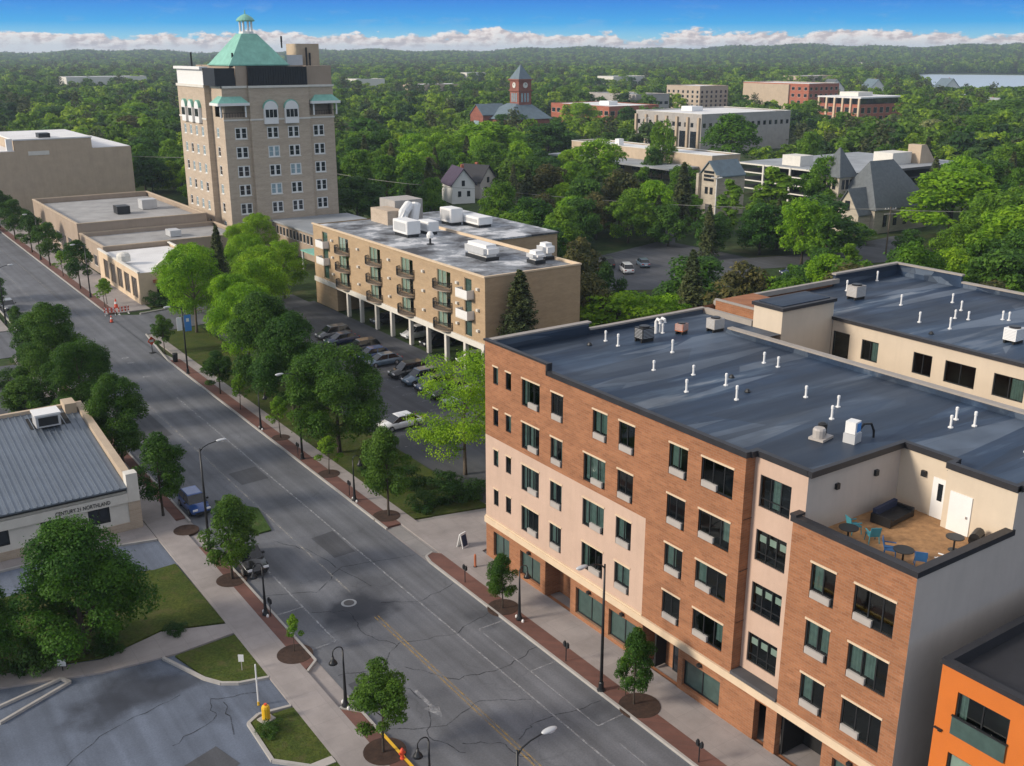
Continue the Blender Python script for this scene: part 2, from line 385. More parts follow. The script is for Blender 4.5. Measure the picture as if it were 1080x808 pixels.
cv2 = nt.nodes.new('ShaderNodeCombineXYZ'); nt.links.new(mth('MULTIPLY', az, 60.0), cv2.inputs[0]); nt.links.new(mth('MULTIPLY', el, 130), cv2.inputs[1])
det = noise(nt, cv2.outputs[0], 1.0, 7, .6)
top = mth('ADD', mth('MULTIPLY_ADD', big, .034, -.012), mth('MULTIPLY', det, .022))   # cloud-top elevation
dif = mth('SUBTRACT', mth('SUBTRACT', top, .0015), el)
msk = ramp(nt, mth('MULTIPLY_ADD', dif, 260, .5), [(.25, (0,) * 3), (.8, (1,) * 3)])
ins = mth('MULTIPLY_ADD', dif, 38, mth('MULTIPLY', mth('SUBTRACT', det, .5), .9))
cv3 = nt.nodes.new('ShaderNodeVectorMath'); cv3.operation = 'ADD'; cv3.inputs[1].default_value = (-.28, .22, 0); nt.links.new(cv2.outputs[0], cv3.inputs[0])
rel = mth('MULTIPLY_ADD', mth('SUBTRACT', det, noise(nt, cv3.outputs[0], 1.0, 7, .6)), 3.2, .5)   # puffs lit from the sun's side
puff = ramp(nt, rel, [(.25, (3.5, 3.15, 3.25)), (.5, (4.9, 4.35, 4.25)), (.75, (6.0, 5.6, 5.4))])
cc = mixc(nt, ramp(nt, ins, [(.18, (0, 0, 0)), (.5, (1, 1, 1))]), puff, (4.9, 5.0, 5.1))
# a thin veil of high cirrus above the cumulus band
cir = ramp(nt, noise(nt, cv.outputs[0], 2.1, 6, .65), [(.55, (0,) * 3), (.8, (.35,) * 3)])
cir = mixc(nt, 1.0, cir, ramp(nt, mth('MULTIPLY', el, 10), [(.15, (0,) * 3), (.28, (1,) * 3), (.5, (0,) * 3)]), 'MULTIPLY')
nt.links.new(mixc(nt, msk, mixc(nt, cir, base, (3.6, 3.9, 4.3)), cc), bg.inputs['Color'])
S.view_settings.view_transform = 'Standard'; S.view_settings.look = 'None'; S.view_settings.gamma = 1; S.view_settings.exposure = EXPOSURE
try: S.view_settings.use_curve_mapping = False
except Exception: pass
S.cycles.volume_bounces = 0; S.cycles.max_bounces = 8; S.cycles.transparent_max_bounces = 12
# ------------------------------------------------------------------ ground
def ridge(x, y):
    r = math.hypot(x, y); a = math.degrees(math.atan2(x, y)) - 34.5
    k = max(0, min(1, (r - 1900) / 2100)); k = k * k * (3 - 2 * k)
    h = 17 + 24 / (1 + math.exp(-(a - 4) / 7)) + 5 * math.sin(a * .55) + 3 * math.sin(a * 1.7 + 1)
    if r > 4200: h *= max(0, 1 - (r - 4200) / 1500)
    return h * k
g = MB(); rs = [0, 60, 150, 300, 500, 750, 1000, 1300, 1600, 1900, 2150, 2400, 2700, 3000, 3300, 3600, 3900, 4200, 4600, 5100, 5700]; na = 180
vs = [(0, 0, -.06)]
for r in rs[1:]:
    for j in range(na):
        t = 2 * math.pi * j / na; x, y = r * math.sin(t), r * math.cos(t); vs.append((x, y, ridge(x, y) - .06))
fs = [(0, 1 + (j + 1) % na, 1 + j) for j in range(na)]
for i in range(len(rs) - 2):
    for j in range(na): a = 1 + i * na + j; b = 1 + i * na + (j + 1) % na; fs.append((a, b, b + na, a + na))
g.add(vs, fs); struct('ground', g, 'meadow')
WATER = [(985, 600), (975, 720), (1373, 975), (1620, 1120), (2310, 1180), (2600, 900), (1800, 420), (1150, 420)]
m_, nt_, b_ = nodes_of('bay water'); b_.inputs['Base Color'].default_value = (.40, .47, .52, 1); b_.inputs['Roughness'].default_value = .3  # pale base colour paints in the sky's reflection on the water
bump(nt_, b_, noise(nt_, pos(nt_), .05, 4), .5, 1.0); MATS['bay water'] = m_
struct('water', MB().sheet(WATER, .12), 'bay water')
struct('pavement_base', MB().sheet([(18.95, -30), (44, -30), (44, 62), (76, 62), (76, 24), (86, 24), (86, 60), (44, 63), (44, 68), (34, 141), (18.95, 141)], -.03), 'sidewalk concrete')
# main street and its sides
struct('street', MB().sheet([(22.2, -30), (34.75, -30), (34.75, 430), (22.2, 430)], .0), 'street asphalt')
st = MB(); st.sheet([(34.7, 126.5), (36.3, 141.4), (62.6, 145), (62.6, 153), (46, 155.6), (38.5, 153.2), (34.7, 156)], .0)
st.sheet([(-40, 139.8), (22.25, 139.8), (22.25, 153.8), (-40, 153.8)], .0); struct('side_street', st, 'side asphalt')
sw = MB()
sw.prism([(36.2, 20), (39.05, 20), (39.05, 60.9), (44, 62.2), (44, 66.8), (37.5, 68.2), (37.4, 140.6), (36.2, 140.6)], -.05, .13)
sw.prism([(36.2, 155.7), (41, 155.7), (41, 420), (36.2, 420)], -.05, .13)
sw.prism([(18.95, 20), (21.15, 20), (21.15, 139.8), (18.95, 139.8)], -.05, .13)
sw.prism([(18.95, 153.8), (21.15, 153.8), (21.15, 420), (18.95, 420)], -.05, .13)
sw.prism([(19.05, 60.35), (19.05, 61.7), (15.0, 63.2), (10.9, 62.0), (5.2, 63.9), (-20, 69), (-20, 66.6), (4.8, 62.4), (10.6, 60.5), (15.2, 60.0)], -.05, .115)
sw.prism([(13, 78.6), (18.9, 77.3), (18.9, 84), (18.75, 96), (18.6, 80.1), (-10, 80.0), (-10, 78.6)], -.05, .11)
struct('sidewalk', sw, 'sidewalk concrete')
bs = MB()
bs.prism([(34.92, 20), (36.2, 20), (36.2, 62.3), (35.7, 62.8), (35.1, 62.5), (34.92, 61.5)], -.05, .14)
bs.prism([(34.92, 68.8), (36.2, 68.8), (36.2, 126.5), (34.92, 126.5)], -.05, .14)
bs.prism([(34.92, 156), (36.2, 156), (36.2, 300), (34.92, 300)], -.05, .14)
bs.prism([(21.15, 20), (22.0, 20), (22.0, 47.6), (21.15, 48.6)], -.05, .14)
bs.prism([(21.15, 53.6), (22.0, 54.2), (22.0, 72.8), (21.15, 74)], -.05, .14)
bs.prism([(21.15, 80), (22.0, 80), (22.0, 139.8), (21.15, 139.8)], -.05, .14)
struct('brick_strip', bs, 'paver brick')
mt = MB()
for x, y, r in [(35.9, 70.7, 1.15), (35.8, 81.7, 1.0), (35.8, 93, .9), (35.6, 52.9, 1.1), (35.9, 38.9, 1.25), (21.5, 43.7, 1.2), (21.3, 55.6, 1.15), (21.4, 67.4, 1.1), (21.3, 77.5, 1.0)]:
    mt.prism([(x + r * math.cos(t * math.pi / 12), y + r * math.sin(t * math.pi / 12)) for t in range(24)], -.03, .155)
struct('mulch_ring', mt, 'mulch')
kb = MB()
def kerb(pts, w=.16, z=.16):
    for (a, b), (c, d) in zip(pts, pts[1:]):
        L = math.hypot(c - a, d - b); nx, ny = -(d - b) / L * w / 2, (c - a) / L * w / 2
        kb.prism([(a + nx, b + ny), (c + nx, d + ny), (c - nx, d - ny), (a - nx, b - ny)], -.05, z + random.uniform(0, .004))
kerb([(34.84, 20), (34.84, 61.6), (35.05, 62.6), (35.75, 62.95)]); kerb([(34.84, 68.6), (34.84, 127)]); kerb([(34.84, 127), (36.2, 141.2)]); kerb([(34.84, 156), (34.84, 420)])
kerb([(22.1, 20), (22.1, 47.8), (21.2, 48.8)]); kerb([(21.2, 53.4), (22.1, 54.2), (22.1, 74)]); kerb([(22.1, 79), (22.1, 139.8)]); kerb([(22.1, 153.8), (22.1, 420)])
kerb([(14.2, 60.0), (15.0, 57.9), (15.6, 56.3), (16.3, 55.2), (17.2, 54.6), (18.95, 54.15)], .2); kerb([(18.9, 50.6), (17.0, 50.9), (16.2, 50.4), (16.1, 46.5), (17.9, 44.6)], .2)
kerb([(4.4, 58.6), (7.4, 60.0), (8.7, 60.6), (8.3, 61.3), (4.6, 60.3), (-6, 58.6)], .18)
kerb([(38.8, 153.4), (44.9, 154.6), (52, 153)], .25, .2); kerb([(-10, 78.5), (13, 78.5), (18.9, 77.2)], .15)
struct('kerb', kb, 'kerb concrete')
lw = MB()
lw.prism([(18.95, 62.0), (18.8, 72.3), (17.2, 72.2), (15, 73), (-20, 78), (-20, 69.2), (5.2, 64.1), (11, 62.3), (15.1, 63.4)], -.05, .12)
lw.prism([(14.9, 59.8), (18.95, 60.1), (18.95, 54.3), (17.2, 54.75), (16.4, 55.3), (15.7, 56.5)], -.05, .12)
lw.prism([(16.35, 50.55), (18.95, 50.4), (18.95, 40), (17.9, 44.7), (16.25, 46.4)], -.05, .12)
lw.prism([(37.45, 69), (44, 67.5), (44, 126.5), (37.45, 140.5)], -.05, .12)
lw.prism([(38.9, 156), (47, 157.5), (47, 163), (39.5, 161)], -.05, .12)
lw.prism([(37.45, 128), (43.5, 127), (43.5, 141), (37.45, 141)], -.05, .122)
struct('lawn', lw, 'lawn')
struct('median', MB().prism([(25.7, 73.7), (27.0, 73.7), (27.7, 78.3), (25.2, 82), (24.8, 79)], -.05, .13), 'deep lawn')
lt = MB(); lt.sheet([(44.05, 68.5), (63.6, 72), (63.6, 147), (44.05, 141)], -.004); lt.sheet([(104, 128), (123.5, 150.5), (142, 155.4), (139, 140), (138.3, 126.3), (127.4, 114)], -.002)
lt.sheet([(5, 112), (18.6, 110), (18.9, 136), (5, 138)], -.003); lt.sheet([(140.3, 153.8), (171, 183.8), (176.8, 185.4), (145.3, 153), (145.6, 133.2), (179, 122), (168, 114.3), (137.6, 125.7)], 0)
lt.sheet([(85, 245), (115, 245), (135, 330), (95, 330)], -.003)
lt.sheet([(164.5, 130), (189, 133), (183, 124), (165, 122)], .003)
struct('parking_lot', lt, 'dark asphalt')
struct('driveway', MB().sheet([(-30, -10), (18.95, -10), (18.95, 80), (-30, 80)], -.008), 'lot asphalt')
struct('apron', MB().sheet([(34.9, 62.2), (38.9, 60.4), (60, 60.5), (60, 68.4), (44.05, 68.45), (34.9, 68.7)], .002), 'drive concrete')
# lane paint, worn
def worn(name, c, lo, hi):
    m, nt, b = nodes_of(name); f = noise(nt, pos(nt), 1.6, 6, .75)
    t = N(nt, 'ShaderNodeBsdfTransparent'); mx = N(nt, 'ShaderNodeMixShader'); b.inputs['Base Color'].default_value = (*c, 1); b.inputs['Roughness'].default_value = .8
    nt.links.new(ramp(nt, f, [(lo, (0,) * 3), (hi, (.85,) * 3)]), mx.inputs[0]); nt.links.new(t.outputs[0], mx.inputs[1]); nt.links.new(b.outputs[0], mx.inputs[2])
    nt.links.new(mx.outputs[0], nt.nodes['Material Output'].inputs[0]); MATS[name] = m
worn('white line', (.40, .41, .43), .36, .68); worn('yellow line', (.42, .28, .09), .36, .66); worn('faint line', (.42, .40, .36), .42, .70); worn('tar', (.03, .034, .042), .34, .6)
pm = MB(); pm.m('white line'); z = .012
def line(mb, x0, y0, x1, y1, w=.12, z=.012):
    L = math.hypot(x1 - x0, y1 - y0); nx, ny = -(y1 - y0) / L * w / 2, (x1 - x0) / L * w / 2
    mb.sheet([(x0 + nx, y0 + ny), (x1 + nx, y1 + ny), (x1 - nx, y1 - ny), (x0 - nx, y0 - ny)], z)
line(pm, 31.25, 20, 31.25, 112, .13)
line(pm, 24.2, 55.7, 24.2, 67.5, .13); line(pm, 22.2, 61, 24.13, 61, .13); line(pm, 22.3, 55.6, 24.2, 55.7, .13)
line(pm, 32.75, 38.9, 32.75, 51.5, .09); line(pm, 32.8, 38.9, 34.7, 38.95, .1); line(pm, 32.8, 45.6, 34.7, 45.6, .09); line(pm, 32.75, 30, 32.75, 37, .09); line(pm, 32.8, 51.6, 34.7, 51.6, .09)
# turn arrow
pm.add([(25.68, 47.9, z), (25.92, 47.9, z), (25.92, 45.9, z), (25.68, 45.9, z)], [(0, 3, 2, 1)]); pm.add([(25.3, 46.0, z), (26.3, 46.0, z), (25.8, 44.7, z)], [(0, 2, 1)])
for y in (129, 131.5, 122): pm.sheet([(30.3, y), (31.2, y - .1), (31.2, y - .6), (30.3, y - .5)], z)
for k in range(9): line(pm, 45, 84 + k * 3.1, 50, 84 + k * 3.1, .1, .008)
for k in range(9): line(pm, 52.5, 92 + k * 3.1, 57.5, 92 + k * 3.1, .1, .008)
for k in range(6): line(pm, 8, 112 + k * 3, 13.5, 112.6 + k * 3, .12, .008)
struct('road_markings', pm)
ym = MB(); line(ym, 27.72, 15, 27.72, 57, .11); line(ym, 27.98, 15, 27.98, 57, .11); struct('centre_line', ym, 'yellow line')
fm = MB(); line(fm, 27.85, 61, 27.85, 135, .14); line(fm, 27.6, 157, 27.6, 330, .12); line(fm, 24.3, 84, 24.3, 135, .12); line(fm, 31.2, 157, 31.2, 330, .12); struct('faded_lines', fm, 'faint line')
pt = MB().m('dark asphalt')
for p in [[(29.2, 66.5), (31.0, 66.6), (31.1, 70.9), (29.1, 70.6)], [(22.6, 47.4), (24.0, 47.2), (24.3, 51.0), (22.7, 50.8)], [(28.4, 84), (31, 84.2), (31, 87.5), (28.3, 87.2)], [(12.0, 46.5), (14.6, 47.4), (14.0, 49.6), (11.6, 48.8)], [(24.6, 100), (27.2, 100.3), (27.1, 109), (24.5, 108.6)]]: pt.sheet(p, .005)
struct('asphalt_patch', pt)
tr = MB()
def crk(pts, w=.075):
    p = [pts[0]]
    for (a, b), (c, d) in zip(pts, pts[1:]):
        for k in range(1, 7): t = k / 6; p.append((a + (c - a) * t + random.uniform(-.16, .16), b + (d - b) * t + random.uniform(-.16, .16)))
    for i, (q, r_) in enumerate(zip(p, p[1:])): line(tr, q[0], q[1], r_[0], r_[1], w * random.uniform(.6, 1.1), .007 + i * 1e-5)
for pts in [[(22.6, 52), (25, 51), (27.5, 53.2), (31, 52), (34.6, 53)], [(26.5, 50.5), (28.5, 47.5), (31.5, 46.8), (34.6, 47.6)], [(22.5, 45.5), (25.5, 43.8), (28.4, 44.8), (31, 43.2)], [(25.2, 41.2), (24.3, 43.6), (25.8, 46.3), (25.3, 49)],
            [(29, 58.5), (31.5, 57), (34.6, 58)], [(28.3, 40.5), (30, 41.2), (34.6, 40.6)], [(24.4, 60), (26.5, 58.6), (26.2, 55.4), (27.3, 53)], [(25.5, 42), (27.2, 41), (27.9, 38.5)], [(22.4, 64), (26, 62.5), (29, 65), (34.6, 63.5)], [(26.4, 72), (28, 69), (29.5, 61)],
            [(12, 51), (14.8, 52), (15.2, 54), (18, 53.2)], [(6, 52), (9.5, 54.5), (14, 55.6)], [(15.2, 50), (15.8, 53.4)]]: crk(pts)
struct('tar_seams', tr, 'tar')
# ------------------------------------------------------------------ windows
WC = {}
def cached(key, fn):
    if key not in WC: WC[key] = fn()
    return WC[key]
def frame_mesh(w, h, mull, fm, t=.07, y0=.07, y1=.15, bars=()):
    def f():
        b = MB(); b.box(0, t, y0, y1, 0, h); b.box(w - t, w, y0, y1, 0, h); b.box(t, w - t, y0, y1, 0, t); b.box(t, w - t, y0, y1, h - t, h)
        for u in mull: b.box(u - t * .45, u + t * .45, y0 + .005, y1 - .005, t, h - t)
        for z in bars: b.box(t, w - t, y0 + .01, y1 - .01, z - .025, z + .025)
        return b.mesh('window', fm)
    return cached(('f', round(w, 2), round(h, 2), tuple(mull), fm, t, y0, tuple(bars)), f)
def boxm(key, x0, x1, y0, y1, z0, z1, m):
    return cached(('b', x0, x1, y0, y1, z0, z1, m), lambda: MB().box(x0, x1, y0, y1, z0, z1).mesh(key, m))
def window(parent, p, fr, u, z, w, h, mull=(), fm='dark metal', pane='glass', head=None, sill=None, bars=(), name='window', curtains=(), unit=None, t=.07, proud=False):
    ox, oy, dx, dy = fr; rz = math.atan2(dy, dx)
    loc = (ox + dx * u - p[0], oy + dy * u - p[1], z - p[2]); y0 = -.05 if proud else .07
    h0 = unit[2] if unit else 0
    o = inst(name, frame_mesh(w, h, mull, fm, t, y0, y0 + .08, bars), parent, loc, rz)
    pm_ = cached(('p', w, h, pane, y0), lambda: MB().quad((.02, y0 + .04, .02), (w - .02, y0 + .04, .02), (w - .02, y0 + .04, h - .02), (.02, y0 + .04, h - .02)).mesh('pane', pane))
    inst('pane', pm_, o)
    if head: inst('lintel', boxm('lintel', -.06, w + .06, -.05, .06, h - .02, h + .09, head), o)
    if sill: inst('sill', boxm('sill', -.08, w + .08, -.08, .06, -.12, 0.01, sill), o)
    for a, b, c, d, m in curtains:
        inst('blind' if m == 'blind' else 'curtain', cached(('c', a, b, c, d, m), lambda: wavy(a, b, c, d, m)), o)
    if unit: inst('air_conditioner', cached(('u',) + unit, lambda: ptac(*unit)), o)
    return o
def wavy(a, b, c, d, m):
    mb = MB(); n = max(4, int((b - a) / .09))
    for i in range(n):
        u0 = a + (b - a) * i / n; u1 = a + (b - a) * (i + 1) / n; k0 = .22 + (.04 if i % 2 else 0); k1 = .22 + (0 if i % 2 else .04)
        if m == 'blind': k0 = k1 = .2
        mb.quad((u0, k0, c), (u1, k1, c), (u1, k1, d), (u0, k0, d))
    return mb.mesh('curtain', m)
def ptac(a, b, h):
    mb = MB(); mb.box(a, b, -.03, .12, .04, h)
    for k in range(5): mb.box(a + .05, b - .05, -.05, -.03, .08 + k * h * .17, .08 + k * h * .17 + .03)
    return mb.mesh('air_conditioner', 'grille')
def part(mb, name, m, parent, **k): return mb.build(name, m, parent, **k)
# ------------------------------------------------------------------ apartment building
A = thing('apartment_building', 'large five storey orange brick apartment block with dark flat roof and a roof terrace', 'building', (39, 60.2, 0))
AP = (39, 60.2, 0)
FW = (39, 60.2, 0, -1)                       # street face, seen from the street: right = -y
U = lambda y: 60.2 - y
heads = [15.57, 12.4, 9.23, 6.08]
rng = random.Random(3)
holes = []; specs = []
def addw(y0, y1, hd, h, kind): holes.append((U(y0), U(y1), hd - h, hd)); specs.append((U(y0), hd - h, y0 - y1, h, kind))
for i, hd in enumerate(heads):
    addw(59.14, 58.5, hd - .03, 1.33, 'slit'); addw(57.54, 56.86, hd - .03, 1.33, 'slit')
    addw(55.55, 53.45, hd, 1.97, 'A'); addw(52.16, 50.84, hd - .04, 1.94, 'S')
    if i == 0: addw(47.75, 46.31, hd, 1.95, 'S')
    else: addw(48.58, 46.38, hd, 1.95, 'A')
    addw(45.2, 43.72, hd, 1.94, 'S'); addw(40.7, 39.18, hd, 1.92, 'S'); addw(38.08, 35.66, hd, 1.78, 'W')
wallm = MB().m('orange brick')
br_h = [h for h in holes if h[2] > 10.05]; pk_h = [h for h in holes if h[3] < 10.05 and h[0] < U(42.45)]; rt_h = [h for h in holes if h[0] > U(42.45)]
wallm.facade(FW, U(42.45), 10.05, 16.72, br_h)
wallm.facade((39, 42.45, 0, -1), 42.45 - 34.85, 3.42, 16.72, [(a - U(42.45), b - U(42.45), c, d) for a, b, c, d in rt_h])
wallm.box(39.0, 39.3, 52.7, 60.2, 16.72, 17.2)
wallm.quad((39, 34.85, 3.42), (39.75, 34.85, 3.42), (39.75, 34.85, 16.72), (39, 34.85, 16.72))
# terrace bay
tb = [];
for hd in (12.48, 9.26, 6.1): tb += [(31.45 - 30.05, 31.45 - 28.53, hd - 2.0, hd), (31.45 - 27.4, 31.45 - 25.08, hd - 1.95, hd)]
wallm.facade((39, 31.45, 0, -1), 31.45 - 24.2, 3.42, 14.2, tb)
wallm.quad((39.75, 31.45, 3.42), (39, 31.45, 3.42), (39, 31.45, 14.2), (39.75, 31.45, 14.2))
# ground floor
gf = [(U(59.2), U(57.1), .5, 2.5), (U(55.7), U(53.2), .5, 2.4), (U(52.6), U(49.7), .02, 2.95), (U(49.1), U(46.05), .45, 2.4), (U(45.6), U(42.68), .45, 2.42), (U(42.3), U(39.05), .02, 2.93), (U(38.66), U(35.58), .55, 2.35), (U(32.95), U(32.1), .02, 2.75), (U(31.35), U(28.3), .02, 2.9), (U(27.6), U(25.4), .5, 2.35)]
wallm.facade(FW, 36.0, 0, 2.95, gf, .45)
part(wallm, 'brick_wall', None, A)
pk = MB(); pk.facade(FW, U(42.45), 3.42, 10.05, pk_h)
part(pk, 'pink_stucco_wall', 'pink stucco', A); pk = MB()
FS = (39.72, 34.85, 0, -1); sh = [(34.85 - 34.42, 34.85 - 32.3, hd - 1.85, hd) for hd in heads]
pk.facade(FS, 34.85 - 31.3, 3.42, 16.72, sh); part(pk, 'pink_stucco_wall', 'pink stucco', A)
part(MB().box(38.86, 39.0, 24.2, 60.25, 2.95, 3.42).box(38.93, 39.0, 42.4, 60.2, 3.42, 3.55), 'stone_band', 'cream stone', A)
part(MB().box(38.9, 39.72, 31.47, 34.83, 3.423, 3.62), 'ledge_roof', 'dark roof', A)
gw = MB(); gw.quad((39, 24.2, 0), (76, 24.2, 0), (76, 24.2, 13.25), (39, 24.2, 13.25)); gw.quad((39, 24.2, 13.25), (46.6, 24.2, 13.25), (46.6, 24.2, 14.2), (39, 24.2, 14.2))
gw.quad((46.6, 24.2, 13.25), (58.1, 24.2, 13.25), (58.1, 24.2, 16.72), (46.6, 24.2, 16.72)); gw.quad((66.5, 24.2, 13.25), (76, 24.2, 13.25), (76, 24.2, 16.72), (66.5, 24.2, 16.72))
gw.quad((39.72, 31.3, 13.2), (47.3, 31.3, 13.2), (47.3, 31.3, 16.72), (39.72, 31.3, 16.72))
part(gw, 'side_wall', 'grey stucco', A)
cw = MB(); cw.quad((47.3, 31.3, 13.2), (47.3, 28.03, 13.2), (47.3, 28.03, 16.72), (47.3, 31.3, 16.72)); cw.quad((46.6, 28.03, 13.2), (47.3, 28.03, 13.2), (47.3, 28.03, 16.72), (46.6, 28.03, 16.72))
cw.quad((46.6, 28.03, 13.2), (46.6, 24.2, 13.2), (46.6, 24.2, 16.72), (46.6, 28.03, 16.72))
cw.box(39.3, 46.6, 24.22, 24.5, 13.2, 14.2); cw.box(39.02, 39.3, 24.5, 31.28, 13.2, 14.2)
part(cw, 'terrace_wall', 'cream stucco', A)
part(MB().sheet([(39.3, 24.5), (46.6, 24.5), (46.6, 28.03), (47.3, 28.03), (47.3, 31.3), (39.3, 31.3)], 13.2), 'terrace_floor', 'wood', A)
cp = MB(); cp.box(38.9, 39.36, 24.12, 31.55, 14.2, 14.5); cp.box(39.36, 46.75, 24.12, 24.56, 14.2, 14.5); cp.box(38.9, 39.6, 31.2, 31.6, 14.5, 14.62)
part(cp, 'terrace_coping', 'coping', A)
# other outer walls, hidden from the street
ow = MB(); ow.quad((39, 60.2, 0), (39, 60.2, 16.72), (87, 60.7, 16.72), (87, 60.7, 0)); ow.quad((87, 60.7, 0), (87, 60.7, 16.72), (87, 24, 16.72), (87, 24, 0))
ow.quad((58.1, 51.5, 0), (58.1, 24.2, 0), (58.1, 24.2, 16.6), (58.1, 51.5, 16.6)); ow.box(62, 66.5, 55.5, 60.05, 15.9, 17.15); part(ow, 'rear_brick_wall', 'orange brick', A)
rm = MB(); RZ = 16.3
rm.sheet([(39.2, 60), (39.2, 34.9), (39.85, 34.9), (39.85, 31.4), (47.4, 31.4), (47.4, 28.15), (46.7, 28.15), (46.7, 24.35), (58, 24.35), (58, 51.5), (66.6, 51.5), (66.6, 24.35), (86.9, 24.35), (86.9, 60.6), (39.2, 60)], RZ)
part(rm, 'roof', 'roof membrane', A)
fl = MB(); OUT = [(39.05, 60), (39.05, 34.8), (39.8, 34.8), (39.8, 31.4), (39.05, 31.4), (39.05, 24.4), (58, 24.4), (58, 60)]
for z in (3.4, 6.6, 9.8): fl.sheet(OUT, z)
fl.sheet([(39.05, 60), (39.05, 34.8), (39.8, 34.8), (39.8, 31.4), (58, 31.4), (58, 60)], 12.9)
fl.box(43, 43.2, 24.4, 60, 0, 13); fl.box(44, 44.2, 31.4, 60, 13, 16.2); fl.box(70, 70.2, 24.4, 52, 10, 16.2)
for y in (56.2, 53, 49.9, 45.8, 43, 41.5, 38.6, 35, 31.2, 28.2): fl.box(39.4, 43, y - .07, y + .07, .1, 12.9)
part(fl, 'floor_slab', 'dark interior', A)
co_ = MB().m('coping')
def cope(x0, y0, x1, y1, z0, z1, w=.34):
    if abs(x0 - x1) < abs(y0 - y1): co_.box(x0 - w / 2, x0 + w / 2, min(y0, y1), max(y0, y1), z0, z1)
    else: co_.box(min(x0, x1), max(x0, x1), y0 - w / 2, y0 + w / 2, z0, z1)
cope(39.1, 34.8, 39.1, 52.62, 16.5, 16.84); cope(39.1, 52.7, 39.1, 60.3, 17.2, 17.34); co_.box(38.93, 39.35, 52.55, 52.72, 16.5, 17.34)
cope(39.27, 34.86, 39.99, 34.86, 16.5, 16.838); cope(39.82, 31.37, 39.82, 34.69, 16.5, 16.836); cope(39.65, 31.2, 47.5, 31.2, 16.5, 16.842, .3); cope(47.35, 27.9, 47.35, 31.05, 16.5, 16.838); cope(46.5, 27.95, 47.18, 27.95, 16.5, 16.834, .3); cope(46.65, 24.2, 46.65, 27.8, 16.5, 16.836); cope(46.82, 24.28, 58.2, 24.28, 16.5, 16.84)
part(co_, 'coping', None, A)
pr = MB().m('roof membrane'); pr.box(39.3, 48.2, 59.75, 60.1, 16.2, 17.2); pr.box(48.2, 60.4, 59.85, 60.1, 16.2, 16.62); pr.box(39.3, 39.42, 52.72, 59.75, 16.2, 17.18)
pr.m('coping light'); pr.box(39.0, 48.4, 59.68, 60.22, 17.2, 17.32); pr.box(48.4, 60.6, 59.78, 60.22, 16.62, 16.75); pr.box(57.4, 57.95, 24.4, 54.2, 16.2, 16.72); pr.box(60.4, 60.8, 54.5, 59.78, 16.2, 16.74)
pr.m('roof membrane'); pr.box(57.25, 57.4, 24.4, 54.2, 16.2, 16.6)
pr.m('coping light'); pr.box(61.9, 66.6, 55.4, 55.7, 17.15, 17.27); pr.box(61.9, 62.2, 55.7, 60.1, 17.15, 17.27); pr.box(62.2, 78, 60.1, 60.5, 16.6, 17.0)
pr.box(77.6, 87.2, 60.25, 60.75, 17.35, 17.5); pr.box(86.75, 87.2, 53.4, 60.25, 17.35, 17.5); pr.box(86.75, 87.2, 24.4, 53.4, 16.7, 16.85)
pr.m('roof membrane'); pr.box(77.7, 87.1, 60.35, 60.65, 16.2, 17.35); pr.box(86.85, 87.1, 53.5, 60.35, 16.2, 17.35); pr.box(86.85, 87.1, 24.5, 53.5, 16.2, 16.7)
part(pr, 'parapet', None, A)
# stair tower between the wings
part(MB().box(60.45, 66.45, 51.5, 54.4, 12, 18.1), 'stair_tower_wall', 'cream stucco', A)
part(MB().m('coping').box(60.3, 66.6, 51.35, 54.55, 18.1, 18.36).m('roof membrane').box(60.7, 66.2, 51.75, 54.15, 18.3, 18.42), 'stair_tower_roof', None, A)
# rear wing wall over the courtyard
RW = (66.5, 51.5, 0, -1); rw = [(51.5 - a, 51.5 - b, z0, z1) for a, b, z0, z1 in [(51.35, 49.75, 13.7, 15.75), (48.58, 47.05, 14.05, 15.65), (43.98, 42.4, 14.1, 15.72), (41.34, 38.92, 14.1, 15.72), (37.56, 35.28, 14.1, 15.72), (33.6, 31.2, 14.1, 15.72)]]
part(MB().facade(RW, 27.2, 0, 16.65, rw), 'rear_wing_wall', 'cream stucco', A)
part(MB().box(66.3, 66.75, 24.3, 51.5, 16.65, 16.9), 'rear_coping', 'coping', A)
for i, (a, b, c, d) in enumerate(rw):
    window(A, AP, RW, a, c, b - a, d - c, mull=((b - a) / 2,) if i else (), curtains=[((b - a) * .55, (b - a) * .92, .05, 1.55, 'curtain')] if i in (1, 4) else ())
# street windows
for (u, z, w, h, k) in specs:
    if k == 'slit': window(A, AP, FW, u, z, w, h, head='cream stone', curtains=[(.06, w - .06, .05, h - .05, 'curtain')] if rng.random() < .5 else ())
    elif k == 'S':
        c = [(a * w, b * w, .5, h - .06, 'curtain') for a, b in rng.choice([[(.08, .5)], [(.06, .3), (.72, .95)], [(.5, .92)], [(.06, .94)], []])]
        window(A, AP, FW, u, z, w, h, mull=(round(w * .5, 3),), head='cream stone', bars=(.46,), unit=(.07, round(w * .84, 3), .42), curtains=c)
    elif k == 'A':
        c = [(a * w, b * w, .1, h - .06, 'curtain') for a, b in rng.choice([[(.04, .26), (.78, .96)], [(.04, .26), (.4, .62)], [(.04, .26)], [(.06, .94)]])]
        window(A, AP, FW, u, z, w, h, mull=(round(w * .28, 3), round(w * .64, 3)), head='cream stone', unit=(round(w * .36, 3), round(w * .86, 3), .42), curtains=c)
    else:
        c = [(a * w, b * w, .45, h - .06, 'curtain') for a, b in rng.choice([[], [(.05, .3)], [(.38, .62)], [(.72, .97)]])]
        window(A, AP, FW, u, z, w, h, mull=(round(w * .35, 3), round(w * .70, 3)), head='cream stone', unit=(.06, round(w * .5, 3), .4), curtains=c)
